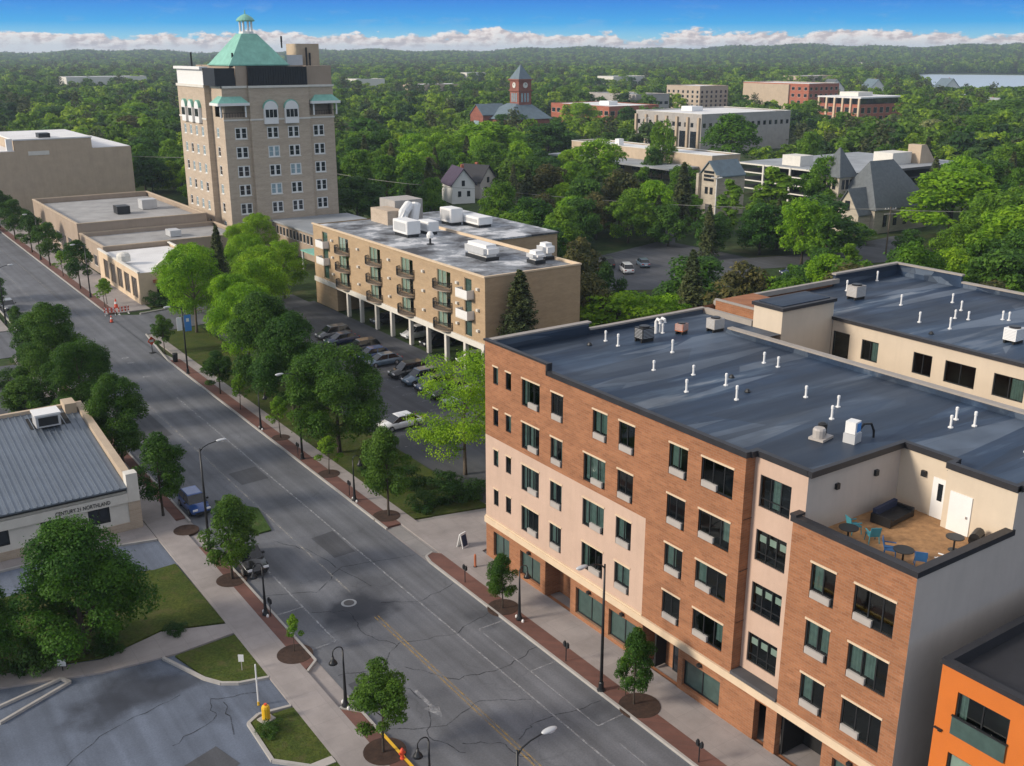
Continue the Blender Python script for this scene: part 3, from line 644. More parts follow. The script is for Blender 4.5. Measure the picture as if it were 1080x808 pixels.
for i, (a, b, c, d) in enumerate(sh):
    w = b - a; window(A, AP, FS, a, c, w, d - c, mull=(round(w / 3, 3), round(2 * w / 3, 3)), bars=(.5,), curtains=[(w * k / 3 + .12, w * (k + 1) / 3 - .1, 1.1, 1.5, 'blind') for k in range(3)] if i else [(w * .36, w * .6, .1, 1.7, 'curtain')])
FT = (39, 31.45, 0, -1)
for i, (a, b, c, d) in enumerate(tb):
    w = b - a
    if i % 2 == 0: window(A, AP, FT, a, c, w, d - c, mull=(round(w * .5, 3),), head='cream stone', bars=(.46,), unit=(.06, round(w * .84, 3), .42), curtains=[(.1, w * .42, .5, 1.9, 'curtain'), (w * .6, w * .9, .5, 1.9, 'curtain')][:1 + (i == 2)])
    else: window(A, AP, FT, a, c, w, d - c, mull=(round(w * .36, 3), round(w * .7, 3)), head='cream stone', unit=(.06, round(w * .48, 3), .4), curtains=[(.1, w * .3, .45, 1.85, 'curtain'), (w * .4, w * .64, .45, 1.85, 'curtain')] if i == 3 else ())
for i, (a, b, c, d) in enumerate(gf):
    w, h = b - a, d - c
    if i in (2, 5):      # recessed entrance
        e = MB(); x1 = 40.3; y0, y1 = 60.2 - a, 60.2 - b
        e.quad((x1, y0, .02), (x1, y1, .02), (x1, y1, 2.95), (x1, y0, 2.95)); e.quad((39.45, y0, .02), (x1, y0, .02), (x1, y0, 2.95), (39.45, y0, 2.95)); e.quad((x1, y1, .02), (39.45, y1, .02), (39.45, y1, 2.95), (x1, y1, 2.95)); e.quad((39.45, y0, 2.93), (x1, y0, 2.93), (x1, y1, 2.93), (39.45, y1, 2.93))
        part(e, 'entrance_recess', 'orange brick', A)
        window(A, AP, (x1 - .1, y0 - w * .5, 0, -1), 0, .05, w * .48, 2.3, mull=(round(w * .24, 3),), name='door', pane='dark pane', proud=True)
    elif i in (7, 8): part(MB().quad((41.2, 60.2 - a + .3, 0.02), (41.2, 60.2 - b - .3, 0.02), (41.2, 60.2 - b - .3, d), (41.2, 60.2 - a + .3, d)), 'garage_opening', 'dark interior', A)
    else: window(A, AP, (39.12, 60.2, 0, -1), a, c, w, h, mull=(round(w * .5, 3),), head='cream stone', pane='green pane', name='shop_window', t=.09)
for i, y in enumerate((54.5, 47.6, 44.2, 37.2, 26.5)): part(MB().box(38.78, 39, y - .12, y + .12, 2.58, 2.76), 'wall_lamp', 'dark metal', A)
def door(parent, fr, u, z, w, h, m, glassy=False):
    ox, oy, dx, dy = fr; p = parent.location
    d = inst('door', boxm('door', 0, w, -.05, .03, 0, h, m), parent, (ox + dx * u - p[0], oy + dy * u - p[1], z - p[2]), math.atan2(dy, dx))
    if glassy: inst('pane', boxm('pane', w * .35, w * .65, -.07, -.04, h * .45, h * .88, 'dark pane'), d)
    inst('handle', boxm('handle', w * .82, w * .88, -.11, -.05, h * .44, h * .5, 'chrome'), d)
door(A, (47.29, 31.3, 0, -1), 2.15, 13.22, .95, 2.25, 'white paint', True); door(A, (46.59, 28.03, 0, -1), .35, 13.22, 1.25, 2.15, 'white paint')
for x, y in ((42, 31.3), (45.2, 31.3)): part(MB().box(x - .13, x + .13, y - .16, y, 15.3, 15.62), 'wall_lamp', 'black paint', A)
part(MB().box(47.12, 47.29, 29.6, 29.86, 15.3, 15.62), 'wall_lamp', 'black paint', A)
def pipe_mesh(): return MB().lathe([(.16, 0), (.16, .08), (.075, .1), (.075, .72), (.1, .74), (.1, .95), (.06, 1.0)], 8).mesh('vent_pipe', 'white paint', smooth=False)
pm_ = pipe_mesh()
VP = [(47.99, 56.03), (48.1, 57.6), (46.07, 49.99), (50.08, 52.47), (47.53, 47.67), (44.59, 45.26), (47.66, 44.8), (46.07, 42.34), (53.53, 46.9), (53.61, 45.7), (50.03, 40.24), (50.19, 37.88), (48.1, 36.66), (54.07, 32.45), (53.93, 31.18), (52.6, 31.83), (52.5, 27.2), (53.2, 56.9),
      (77.0, 58.46), (82.88, 59.61), (76.22, 52.19), (72.4, 47.72), (80.72, 50.27), (75.91, 46.86), (72.56, 45.11), (78.76, 48.17), (76.41, 46.0), (78.7, 44.43), (78.89, 44.0)]
for x, y in VP:
    o = inst('vent_pipe', pm_, A, (x - 39, y - 60.2, RZ)); o.scale = (.95, .95, random.uniform(.7, 1.0))
for x, y in [(49.2, 45.8), (47.8, 43.05), (46.4, 57.4), (47.9, 35.1), (70, 45)]: inst('roof_drain', cached('drain', lambda: MB().lathe([(.2, 0), (.2, .06), (.12, .2), (.05, .24)], 8).mesh('roof_drain', 'dark metal')), A, (x - 39, y - 60.2, RZ))
# ------------------------------------------------------------------ things on that roof
def condenser(name, label, x, y, z, s=1.0, m='dark metal', rz=0):
    t = thing(name, label, 'rooftop unit', (x, y, z), rz, 'rooftop mechanical units')
    part(MB().box(-.6 * s, .6 * s, -.5 * s, .5 * s, .25, 1.15 * s), 'housing', m, t, loc=(0, 0, 0))
    part(MB().lathe([(.42 * s, 1.15 * s), (.42 * s, 1.25 * s), (.36 * s, 1.28 * s)], 14), 'fan_guard', 'black paint', t, loc=(0, 0, 0))
    part(MB().box(-.62 * s, .62 * s, -.42 * s, -.3 * s, 0, .25).box(-.62 * s, .62 * s, .3 * s, .42 * s, 0, .25), 'skid', 'rubber', t, loc=(0, 0, 0))
    g_ = MB()
    for k in range(7): g_.box(-.615 * s, -.6 * s, -.44 * s, .44 * s, .35 + k * .11 * s, .38 + k * .11 * s); g_.box(-.55 * s, .55 * s, -.515 * s, -.5 * s, .35 + k * .11 * s, .38 + k * .11 * s)
    part(g_, 'louver', 'light grey metal', t, loc=(0, 0, 0)); return t
condenser('condenser_unit', 'dark grey air conditioner box beside the orange rusty box on the brick block roof', 50.5, 56.0, RZ, .95)
condenser('condenser_unit', 'grey air conditioner box near the stair tower on the brick block roof', 57.0, 55.1, RZ, .9, 'grey concrete')
condenser('condenser_unit', 'low rust orange equipment box on the brick block roof', 54.3, 56.0, RZ, .7, 'rust', .3)
condenser('condenser_unit', 'grey fan unit near the left parapet of the rear wing roof', 75.1, 56.0, RZ, 1.05, 'grey concrete')
condenser('condenser_unit', 'pale fan unit at the right edge of the rear wing roof', 72.9, 40.1, RZ, 1.0, 'white paint')
t = thing('roof_fan_unit', 'white and blue exhaust fan with curved dark hose beside the roof terrace', 'rooftop unit', (46.0, 33.6, RZ), .2, 'rooftop mechanical units')
part(MB().box(-.35, .45, -.35, .35, 0, .55), 'curb', 'light grey metal', t, loc=(0, 0, 0)); part(MB().box(-.3, .35, -.3, .3, .57, 1.25), 'housing', 'white paint', t, loc=(0, 0, 0)); part(MB().box(-.1, .34, -.32, -.3, .65, 1.15), 'panel', 'blue banner', t, loc=(0, 0, 0))
part(MB().tube([(.4, -.1, .5), (.75, -.3, .95), (1.2, -.5, .9), (1.4, -.6, .45), (1.4, -.62, .05)], .07, 8), 'hose', 'black paint', t, loc=(0, 0, 0))
t = thing('roof_fan', 'low dark grey twin fan skid left of the white exhaust fan by the terrace', 'rooftop unit', (45.0, 34.9, RZ), .2, 'rooftop mechanical units')
part(MB().box(-.6, .6, -.45, .45, .02, .16), 'skid', 'grille', t, loc=(0, 0, 0)); part(MB().lathe([(.34, .16), (.36, .62), (.3, .72)], 12, (-.25, 0)), 'fan', 'grille', t, loc=(0, 0, 0)); part(MB().lathe([(.24, .16), (.26, .8), (.1, .9)], 12, (.3, .1)), 'fan', 'dark metal', t, loc=(0, 0, 0))
t = thing('goose_vent', 'pair of tall white goose neck vents on the brick block roof', 'vent', (53.0, 57.2, RZ))
for dx in (-.25, .25): part(MB().tube([(dx, 0, 0), (dx, 0, .9), (dx, -.15, 1.15), (dx, -.4, 1.1), (dx, -.45, .85)], .13, 8), 'duct', 'white paint', t, loc=(0, 0, 0))
# terrace furniture
TZ = 13.2
def chair_at(x, y, rz, label, m):
    t = thing('patio_chair', label, 'chair', (x, y, TZ), rz, 'patio chairs on the roof terrace')
    part(MB().box(-.27, .27, -.27, .27, .4, .46), 'seat', m, t, loc=(0, 0, 0)); part(MB().add([(-.27, .25, .46), (.27, .25, .46), (.27, .38, .95), (-.27, .38, .95), (-.27, .29, .46), (.27, .29, .46), (.27, .42, .95), (-.27, .42, .95)], [(0, 1, 2, 3), (7, 6, 5, 4), (3, 2, 6, 7), (0, 3, 7, 4), (2, 1, 5, 6)]), 'backrest', m, t, loc=(0, 0, 0))
    for sx_ in (-1, 1):
        for sy_ in (-1, 1): part(MB().tube([(sx_ * .24, sy_ * .24, .41), (sx_ * .28, sy_ * .28, 0)], .025, 6), 'leg', m, t, loc=(0, 0, 0))
        part(MB().box(sx_ * .27 - .03, sx_ * .27 + .03, -.25, .3, .62, .66), 'armrest', m, t, loc=(0, 0, 0))
chair_at(42.2, 30.1, 1.2, 'teal patio chair at the far end of the terrace parapet, by the dark round table', 'teal chair'); chair_at(42.1, 28.9, 2.6, 'teal patio chair on the near side of the first dark round table', 'teal chair')
chair_at(41.5, 27.4, .6, 'blue patio chair behind the middle of the brick parapet', 'blue chair'); chair_at(41.8, 25.9, 2.2, 'blue patio chair in the near corner of the terrace', 'blue chair'); chair_at(42.4, 25.2, 3.4, 'pale folding patio chair leaning in the terrace corner', 'white paint')
def table_at(x, y, label, r=.5):
    t = thing('patio_table', label, 'table', (x, y, TZ), 0, 'dark tables on the roof terrace')
    part(MB().lathe([(r, .7), (r, .74)], 16), 'tabletop', 'dark metal', t, loc=(0, 0, 0)); part(MB().lathe([(.05, .02), (.05, .7)], 8), 'pedestal', 'dark metal', t, loc=(0, 0, 0)); part(MB().lathe([(.28, 0), (.26, .03)], 12), 'base', 'dark metal', t, loc=(0, 0, 0))
table_at(41.2, 29.7, 'dark round table near the far end of the terrace parapet'); table_at(41.4, 26.6, 'dark round table between the two blue chairs'); table_at(44.7, 26.0, 'dark round table by the side parapet of the terrace', .45)
t = thing('patio_sofa', 'long dark covered lounge set in the inner corner of the terrace', 'sofa', (45.2, 29.9, TZ), .1)
t.scale = (.8, .85, .8); part(MB().box(-1.3, 1.3, -.6, .5, .12, .48), 'seat', 'black paint', t, loc=(0, 0, 0)); part(MB().box(-1.3, 1.3, .5, .75, .12, .95), 'backrest', 'navy', t, loc=(0, 0, 0)); part(MB().box(-1.5, -1.3, -.6, .75, .05, .68), 'armrest', 'black paint', t, loc=(0, 0, 0)); part(MB().box(1.3, 1.5, -.6, .75, .05, .68), 'armrest', 'black paint', t, loc=(0, 0, 0))
t = thing('grill', 'small dark grill on legs beside the side parapet of the terrace', 'grill', (45.6, 25.4, TZ), .3)
part(MB().box(-.45, .45, -.28, .28, .55, .8), 'firebox', 'dark metal', t, loc=(0, 0, 0)); part(MB().tube([(-.45, 0, .8), (.45, 0, .8)], .26, 10), 'lid', 'black paint', t, loc=(0, 0, 0))
for sx_ in (-.4, .4): part(MB().box(sx_ - .03, sx_ + .03, -.25, .25, 0, .55), 'leg', 'dark metal', t, loc=(0, 0, 0))
# ------------------------------------------------------------------ orange building
O = thing('orange_building', 'bright orange panelled building with a black flat roof in the lower right corner', 'building', (39, 22.4, 0))
ow = [(22.4 - a, 22.4 - b, z0, z1) for a, b, z0, z1 in [(21.5, 19.02, 7.5, 9.7), (21.55, 19.0, 4.2, 6.5), (17.2, 14.6, 7.5, 9.7), (17.2, 14.6, 4.2, 6.5)]]
FO = (39, 22.4, 0, -1)
b = MB(); b.facade(FO, 22.4, 0, 10.7, ow); part(MB().quad((62, 22.4, 0), (39, 22.4, 0), (39, 22.4, 10.7), (62, 22.4, 10.7)), 'side_wall', 'dark roof', O); b.quad((39, 0, 0), (62, 0, 0), (62, 0, 10.7), (39, 0, 10.7)); b.quad((62, 0, 0), (62, 22.4, 0), (62, 22.4, 10.7), (62, 0, 10.7))  # unseen side wall coloured dark to keep orange bounce out of the gap
part(b, 'wall', 'orange panel', O)
part(MB().sheet([(39.2, .2), (61.8, .2), (61.8, 22.2), (39.2, 22.2)], 10.35), 'roof', 'coping', O)
part(MB().box(38.93, 39.3, 0, 22.47, 10.7, 10.95).box(39.3, 62, 22.1, 22.47, 10.3, 10.948), 'parapet_cap', 'coping', O)
part(MB().box(41, 41.1, 0.5, 22, 0, 10.2).box(39.1, 41, .5, 22, 6.95, 7.1), 'floor_slab', 'dark interior', O)
for i, (a, c_, d, e) in enumerate(ow):
    w = window(O, (39, 22.4, 0), FO, a, d, c_ - a, e - d, mull=(round((c_ - a) / 2, 3),), curtains=[(.1, .45, .05, e - d - .05, 'curtain')] if i != 1 else [(.1, 1.2, .05, 2.2, 'blind')])
    if i % 2 == 0: inst('balcony_rail', boxm('balcony_rail', -.05, c_ - a + .05, -.12, -.06, .05, .95, 'green pane'), w); inst('rail_cap', boxm('rail_cap', -.08, c_ - a + .08, -.14, -.04, .95, 1.02, 'black paint'), w)
part(MB().box(38.9, 39, 22.0, 22.15, 7.3, 7.36).box(38.88, 39, 21.95, 22.35, 7.38, 7.44), 'wall_bracket', 'dark metal', O)
# ------------------------------------------------------------------ brick tower
T = thing('brick_tower', 'tall ten storey tan brick hotel tower with a green pyramid roof', 'tower', (80, 206, 0)); TP = (80, 206, 0)
b = MB(); FRT = (68.5, 195, 1, 0); LFT = (68.5, 218, 0, -1)
rows = [23.2 - 3.56 * i for i in range(7)]
cols = [(1.95, 4.35), (8.05, 10.4), (12.3, 14.65), (17.9, 20.25)]
th = []
for i, zt in enumerate(rows):
    for j, (a, c) in enumerate(cols): th.append((a, c, zt - 2.15, zt))
b.facade(FRT, 22.5, 0, 30.7, [h for h in th if not (5 < h[0] < 17)] + [(.35, 4.6, 25.1, 27.9), (17.3, 22.1, 25.1, 27.9)], .18)
b.facade((73.5, 194.3, 1, 0), 12, 0, 30.7, [(h[0] - 5, h[1] - 5, h[2], h[3]) for h in th if 5 < h[0] < 17], .18)
b.quad((73.5, 195, 0), (73.5, 194.3, 0), (73.5, 194.3, 30.7), (73.5, 195, 30.7)); b.quad((85.5, 194.3, 0), (85.5, 195, 0), (85.5, 195, 30.7), (85.5, 194.3, 30.7))
lcols = [(2.6, 4.0), (6.1, 7.5), (9.6, 11.0), (13.2, 14.6), (18.4, 19.8)]
lh = [(a, c, zt - 1.95, zt - .1) for zt in rows for a, c in lcols]
LB = (67.3, 217.4, 0, -1)
b.facade(LB, 16.2, 0, 30.8, [(a - .6, c - .6, d, e) for a, c, d, e in lh if a < 17], .15)
b.facade((68.5, 201.2, 0, -1), 6.2, 0, 30.7, [(a - 16.8, c - 16.8, d, e) for a, c, d, e in lh if a > 17] + [(1.6, 5.8, 25.1, 27.9)], .15)
b.quad((67.3, 201.2, 0), (68.5, 201.2, 0), (68.5, 201.2, 30.8), (67.3, 201.2, 30.8)); b.quad((68.5, 217.4, 0), (67.3, 217.4, 0), (67.3, 217.4, 30.8), (68.5, 217.4, 30.8))
b.quad((91, 195, 0), (91, 218, 0), (91, 218, 30.7), (91, 195, 30.7)); b.quad((91, 218, 0), (68.5, 218, 0), (68.5, 218, 30.7), (91, 218, 30.7)); b.quad((67.3, 201.2, 30.8), (68.6, 201.2, 30.8), (68.6, 217.4, 30.8), (67.3, 217.4, 30.8))
part(b, 'brick_wall', 'tan brick', T)
part(MB().box(68.7, 90.8, 195.2, 217.8, 30.4, 30.75), 'roof', 'roof gravel', T)
ib = MB(); ib.box(68.8, 90.7, 196.8, 197, 24.4, 30.3); ib.box(70, 70.2, 197, 217, 0, 30); ib.box(68.8, 90.7, 197, 197.2, 0, 24); ib.box(68.8, 90.8, 195.25, 217, 24.3, 24.42); ib.box(72.9, 73.1, 195.25, 197, 24.45, 30); ib.box(85.9, 86.1, 195.25, 197, 24.45, 30)
part(ib, 'inner_wall', 'warm concrete', T)
part(MB().box(68.38, 73.5, 194.88, 195, 24.45, 24.75).box(73.38, 85.62, 194.18, 194.3, 24.45, 24.75).box(85.5, 91.1, 194.88, 195, 24.45, 24.75).box(67.18, 67.3, 201.1, 217.5, 24.45, 24.75).box(73.38, 85.62, 194.1, 194.3, 30.4, 30.8).box(68.3, 73.38, 194.8, 195, 30.4, 30.8).box(85.62, 91.2, 194.8, 195, 30.4, 30.8).box(67.1, 67.3, 201, 217.6, 30.4, 30.9).box(68.3, 68.5, 194.8, 201, 30.4, 30.8), 'cornice', 'white stone', T)
k = 0; trng = random.Random(8)
for (a, c, z0, z1) in th:
    fr = (73.5, 194.3, 1, 0) if 5 < a < 17 else FRT; a2 = a - 5 if 5 < a < 17 else a
    window(T, TP, fr, a2, z0, round(c - a, 2), z1 - z0, mull=(round((c - a) * .5 - .1, 2), round((c - a) * .5 + .1, 2)), fm='white paint', pane=trng.choice(['dark pane', 'dark pane', 'pale pane']), bars=(round((z1 - z0) * .5, 2),), sill='white stone', t=.2)
for (a, c, z0, z1) in lh:
    fr, a2 = (LB, a - .6) if a < 17 else ((68.5, 201.2, 0, -1), a - 16.8)
    window(T, TP, fr, a2, z0, round(c - a, 2), z1 - z0, mull=(), fm='white paint', pane=trng.choice(['dark pane', 'pale pane', 'pale pane']), bars=(.95,), sill='white stone', t=.14)
def half(w, z, r, y, nm, m, k):
    p = [(w / 2 - r * math.cos(i * math.pi / 16), z + r * k * math.sin(i * math.pi / 16)) for i in range(17)]; n = 17; q = MB()
    return q.add([(a, y, c) for a, c in p] + [(a, -.01, c) for a, c in p], [tuple(range(n)), tuple(range(2 * n - 1, n - 1, -1))] + [(i, n + i, n + i + 1, i + 1) for i in range(n - 1)]).mesh(nm, m)
def bay(fr, u, z, w, h):
    ox, oy, dx, dy = fr; o = inst('bay_window', cached(('bay', w, h), lambda: MB().box(0, w, -.6, 0, 0, h - .75).mesh('bay_window', 'white paint')), T, (ox + dx * u - 80, oy + dy * u - 206, z), math.atan2(dy, dx))
    for q in range(3): inst('pane', boxm('pane', .18 + q * (w - .36) / 3 + .06, .18 + (q + 1) * (w - .36) / 3 - .06, -.64, -.6, 1.2, h - .95, 'dark pane'), o)
    inst('arch', cached(('bayarch', w, h), lambda: half(w, h - .75, w / 2, -.62, 'arch', 'white paint', 1.0)), o); inst('roof', cached(('bayroof', w, h), lambda: half(w, h - .72, w / 2 + .1, -.56, 'roof', 'copper green', 1.08)), o)
bay((73.5, 194.3, 1, 0), 2.55, 23.75, 2.75, 3.6); bay((73.5, 194.3, 1, 0), 6.75, 23.75, 2.75, 3.6)
for u in (3.2, 7.2, 11.2): bay(LB, u, 23.75, 2.4, 3.6)
def porch(x0, x1, y0, y1, hz=27.7):
    w = MB(); cx, cy = (x0 + x1) / 2, (y0 + y1) / 2
    w.add([(x0, y0, hz), (x1, y0, hz), (x1, y1, hz), (x0, y1, hz), (cx - .5, cy, hz + 2.5), (cx + .5, cy, hz + 2.5)], [(0, 1, 5, 4), (1, 2, 5), (2, 3, 4, 5), (3, 0, 4), (3, 2, 1, 0)])
    o = part(w, 'porch_roof', 'copper green', T)
    v = MB(); v.box(x0, x1, y0 - .06, y0, hz - .45, hz + .05); v.box(x0 - .06, x0, y0, y1, hz - .45, hz + .05); v.box(x1, x1 + .06, y0, y1, hz - .45, hz + .05); v.build('valance', 'white paint', o)
    MB().box(x0 + .5, x0 + .75, y0 + .5, y0 + .75, 25.1, hz - .01).build('post', 'white paint', o); MB().box(x1 - .75, x1 - .5, y0 + .5, y0 + .75, 25.1, hz - .01).build('post', 'white paint', o)
    r_ = MB(); r_.box(x0 + .5, x1 - .5, y0 + .52, y0 + .58, 25.9, 25.98)
    for i in range(10): r_.box(x0 + .6 + i * (x1 - x0 - 1.2) / 9, x0 + .64 + i * (x1 - x0 - 1.2) / 9, y0 + .53, y0 + .57, 25.1, 25.9)
    r_.build('railing', 'black paint', o)
porch(67.2, 73.3, 193.9, 198.5); porch(85.9, 92, 193.9, 198.5)
sc = MB(); sc.box(73.6, 85.5, 194.5, 194.7, 30.81, 34.2); sc.box(67.4, 68.4, 195, 201.5, 30.81, 34); sc.box(68.4, 71.3, 195.1, 195.3, 30.81, 34)
for i in range(24): sc.box(73.65 + i * .5, 73.8 + i * .5, 194.38, 194.5, 30.82, 34.15)
part(sc, 'roof_screen', 'dark metal', T)
part(MB().box(67.4, 68.2, 201.6, 217.2, 30.81, 34).box(66.8, 68.4, 201.5, 217.3, 33.7, 34.2), 'white_parapet', 'white paint', T)
part(MB().box(85.6, 90.9, 195.1, 199.5, 30.8, 34.3).box(71.4, 73.5, 194.9, 197, 30.8, 34.3).box(71, 86, 197, 216, 30.76, 34.4), 'roof_block', 'warm concrete', T)
py_ = MB(); bx = (70.9, 82.6, 196.2, 208.0); ax = (75.3, 78.3, 200.6, 203.6)
def frust(mb, b_, z0, t_, z1):
    mb.add([(b_[0], b_[2], z0), (b_[1], b_[2], z0), (b_[1], b_[3], z0), (b_[0], b_[3], z0), (t_[0], t_[2], z1), (t_[1], t_[2], z1), (t_[1], t_[3], z1), (t_[0], t_[3], z1)], [(3, 2, 1, 0), (4, 5, 6, 7), (0, 1, 5, 4), (1, 2, 6, 5), (2, 3, 7, 6), (3, 0, 4, 7)]); return mb
py_ = frust(py_, bx, 34.6, ax, 40.2); py_.box(70.7, 82.8, 196, 208.2, 34.4, 34.58)
pr_ = part(py_, 'pyramid_roof', 'copper green', T)
cu = part(MB().lathe([(1.5, 40.2), (1.5, 40.6), (1.3, 40.62)], 8, (76.8, 202.1)), 'cupola', 'white paint', T)
for i in range(8): MB().box(-.14, .14, -.14, .14, 0, 1.9).build('column', 'white paint', cu, loc=(76.8 - 80 + 1.15 * math.cos(i * .785), 202.1 - 206 + 1.15 * math.sin(i * .785), 40.6))
MB().lathe([(1.7, 42.45), (1.75, 42.65), (1.4, 43.1), (.7, 43.55), (.12, 43.8), (.08, 44.5)], 16, (76.8, 202.1)).build('dome', 'copper green', cu)
part(MB().box(86, 90.6, 199.6, 205, 34.3, 38.4), 'roof_room', 'tan concrete', T); part(MB().box(83.2, 86.4, 198.2, 199.4, 34.4, 36.3), 'roof_fan_box', 'light grey metal', T)
for x, y, z0, h in [(83.4, 201, 37.6, 2.2), (87.6, 199, 34.3, 3.4), (88.4, 199.2, 34.3, 2.4), (80.4, 199, 34.4, 3.2), (69.2, 213, 30.8, 6), (72, 197.5, 34.4, 2.3), (73.4, 198, 34.4, 1.8)]:
    part(MB().tube([(x, y, z0), (x, y, z0 + h)], .15, 6).box(x - .15, x + .15, y - .12, y + .12, z0 + h * .5, z0 + h), 'antenna', 'dark metal', T)
# low glazed link at the foot of the tower
L = thing('glass_link_hall', 'low hall with white framed glazing and grey roof between the tower and the balcony building', 'building', (82, 175, 0))
b = MB(); gh = [(x, x + 1.2, 2.9, 4.6) for x in [1 + i * 1.6 for i in range(13)]]; fl_ = (76.5, 194, 0, -1)
b.facade(fl_, 24, 0, 5.2, gh, .2); b.quad((76.5, 170, 0), (92, 170, 0), (92, 170, 5.2), (76.5, 170, 5.2)); b.quad((92, 170, 0), (92, 194, 0), (92, 194, 5.2), (92, 170, 5.2)); part(b, 'wall', 'warm concrete', L)
for a, c, d, e in gh: window(L, (82, 175, 0), fl_, a, d, 1.2, 1.7, fm='white paint', pane='dark pane')
part(MB().box(76, 92.3, 169.6, 194, 5.2, 5.5), 'roof', 'grey roof', L); part(MB().box(72, 76.4, 164, 171, 3.3, 3.5), 'awning', 'copper green', L)
for x, y in ((72.3, 164.3), (72.3, 170.7)): part(MB().box(x - .15, x + .15, y - .15, y + .15, 0, 3.3), 'post', 'white paint', L)
# ------------------------------------------------------------------ balcony building
B = thing('balcony_building', 'four storey yellow tan brick building with rows of balconies over a covered car park', 'building', (63.7, 122, 0)); BP = (63.7, 122, 0)
FB = (63.7, 146, 0, -1); Ub = lambda y: 146 - y
bays = [(142.8, 140.9), (137.2, 134.0), (127.4, 124.2), (118.4, 115.2), (109.1, 105.9), (102.7, 101.1)]
zh = [11.45, 8.95, 6.45]
bh = [(Ub(a), Ub(c), z - 2.1, z) for a, c in bays for z in zh]
w = MB(); w.facade(FB, 47.8, 4.15, 12.1, bh, .25); w.quad((63.7, 98.2, 0), (77.7, 98.2, 0), (77.7, 98.2, 12.1), (63.7, 98.2, 12.1)); w.quad((77.7, 98.2, 0), (77.7, 146, 0), (77.7, 146, 12.1), (77.7, 98.2, 12.1)); w.quad((77.7, 146, 0), (63.7, 146, 0), (63.7, 146, 12.1), (77.7, 146, 12.1))
w.quad((73, 146, 0), (73, 98.4, 0), (73, 98.4, 4.1), (73, 146, 4.1)); w.box(63.7, 73, 138.5, 146, 0, 3.4)
part(w, 'brick_wall', 'yellow brick', B)
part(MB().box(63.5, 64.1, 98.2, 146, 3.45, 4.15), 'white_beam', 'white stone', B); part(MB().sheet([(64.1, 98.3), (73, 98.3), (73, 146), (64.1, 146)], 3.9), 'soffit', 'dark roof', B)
for y in (134.8, 130.6, 125.9, 121.4, 116.2, 111.6, 107.1, 102.6, 98.6): part(MB().box(63.52, 64.0, y - .24, y + .24, 0, 3.45), 'column', 'white stone', B)
m, nt_, b_ = nodes_of('worn roof'); p_ = pos(nt_); f_ = noise(nt_, p_, .22, 7, .65)
c_ = ramp(nt_, f_, [(.40, (.04, .04, .045)), (.46, (.15, .16, .175)), (.54, (.23, .25, .275)), (.60, (.52, .53, .55))]); nt_.links.new(c_, b_.inputs['Base Color']); b_.inputs['Roughness'].default_value = .7; MATS['worn roof'] = m
part(MB().box(63.85, 77.6, 98.35, 145.9, 11.6, 11.95), 'roof', 'worn roof', B)
part(MB().box(63.55, 63.85, 98.1, 146.1, 12.1, 12.3).box(63.85, 77.8, 98.1, 98.4, 12.1, 12.299).box(77.5, 77.8, 98.4, 146.1, 11.9, 12.298), 'roof_edge', 'cream stone', B)
part(MB().box(77.9, 93.5, 124, 152, 0, 10.9), 'rear_wing', 'yellow brick', B); part(MB().box(77.9, 93.7, 123.8, 152.2, 10.9, 11.15), 'rear_roof', 'worn roof', B); part(MB().box(73, 79.2, 146, 158, 0, 9), 'side_wing', 'yellow brick', B); part(MB().box(72.8, 79.4, 145.9, 158.2, 9, 9.2), 'side_wing_roof', 'grey roof', B)
for i, (a, c) in enumerate(bays):
    for z in zh:
        wd = round(a - c, 2); u = Ub(a)
        window(B, BP, FB, u, z - 2.1, wd, 2.1, mull=(round(wd / 3, 2), round(wd * 2 / 3, 2)) if wd > 2 else (), fm='tan concrete', curtains=[(.1, wd * .6, .05, 2.0, 'blind')] if wd > 2 else [(.1, wd * .8, .05, 1.9, 'curtain')])
        if wd > 2:
            cy = (a + c) / 2; rr = 1.95
            arc = [(63.68 - 1.15 * math.sin(t * math.pi / 12), cy + rr * math.cos(t * math.pi / 12)) for t in range(13)]
            bo = part(MB().prism(arc, z - 2.35, z - 2.2), 'balcony', 'warm concrete', B)
            r_ = MB(); r_.tube([(x, y, z - 1.25) for x, y in arc], .045, 5); r_.tube([(x, y, z - 1.75) for x, y in arc], .02, 4)
            for t in range(37):
                th_ = t * math.pi / 36; x, y = 63.68 - 1.15 * math.sin(th_), cy + rr * math.cos(th_); r_.box(x - .018, x + .018, y - .018, y + .018, z - 2.2, z - 1.25)
            r_.build('railing', 'dark metal', bo)
        elif z > 7:
            cy = (a + c) / 2; bo = part(MB().box(62.7, 63.68, cy - 1.3, cy + 1.3, z - 2.3, z - 2.15), 'balcony', 'white stone', B)
            MB().box(62.7, 62.75, cy - 1.3, cy + 1.3, z - 2.15, z - 1.2).box(62.75, 63.68, cy - 1.3, cy - 1.25, z - 2.15, z - 1.2).box(62.75, 63.68, cy + 1.25, cy + 1.3, z - 2.15, z - 1.2).build('railing', 'white paint', bo)
for y in (139.2, 130.8, 121.6, 112.4, 104.2, 99.6):
    for z in (10.4, 7.9, 5.4): part(MB().box(63.4, 63.7, y - .2, y + .2, z, z + .3), 'wall_lamp', 'white stone', B)
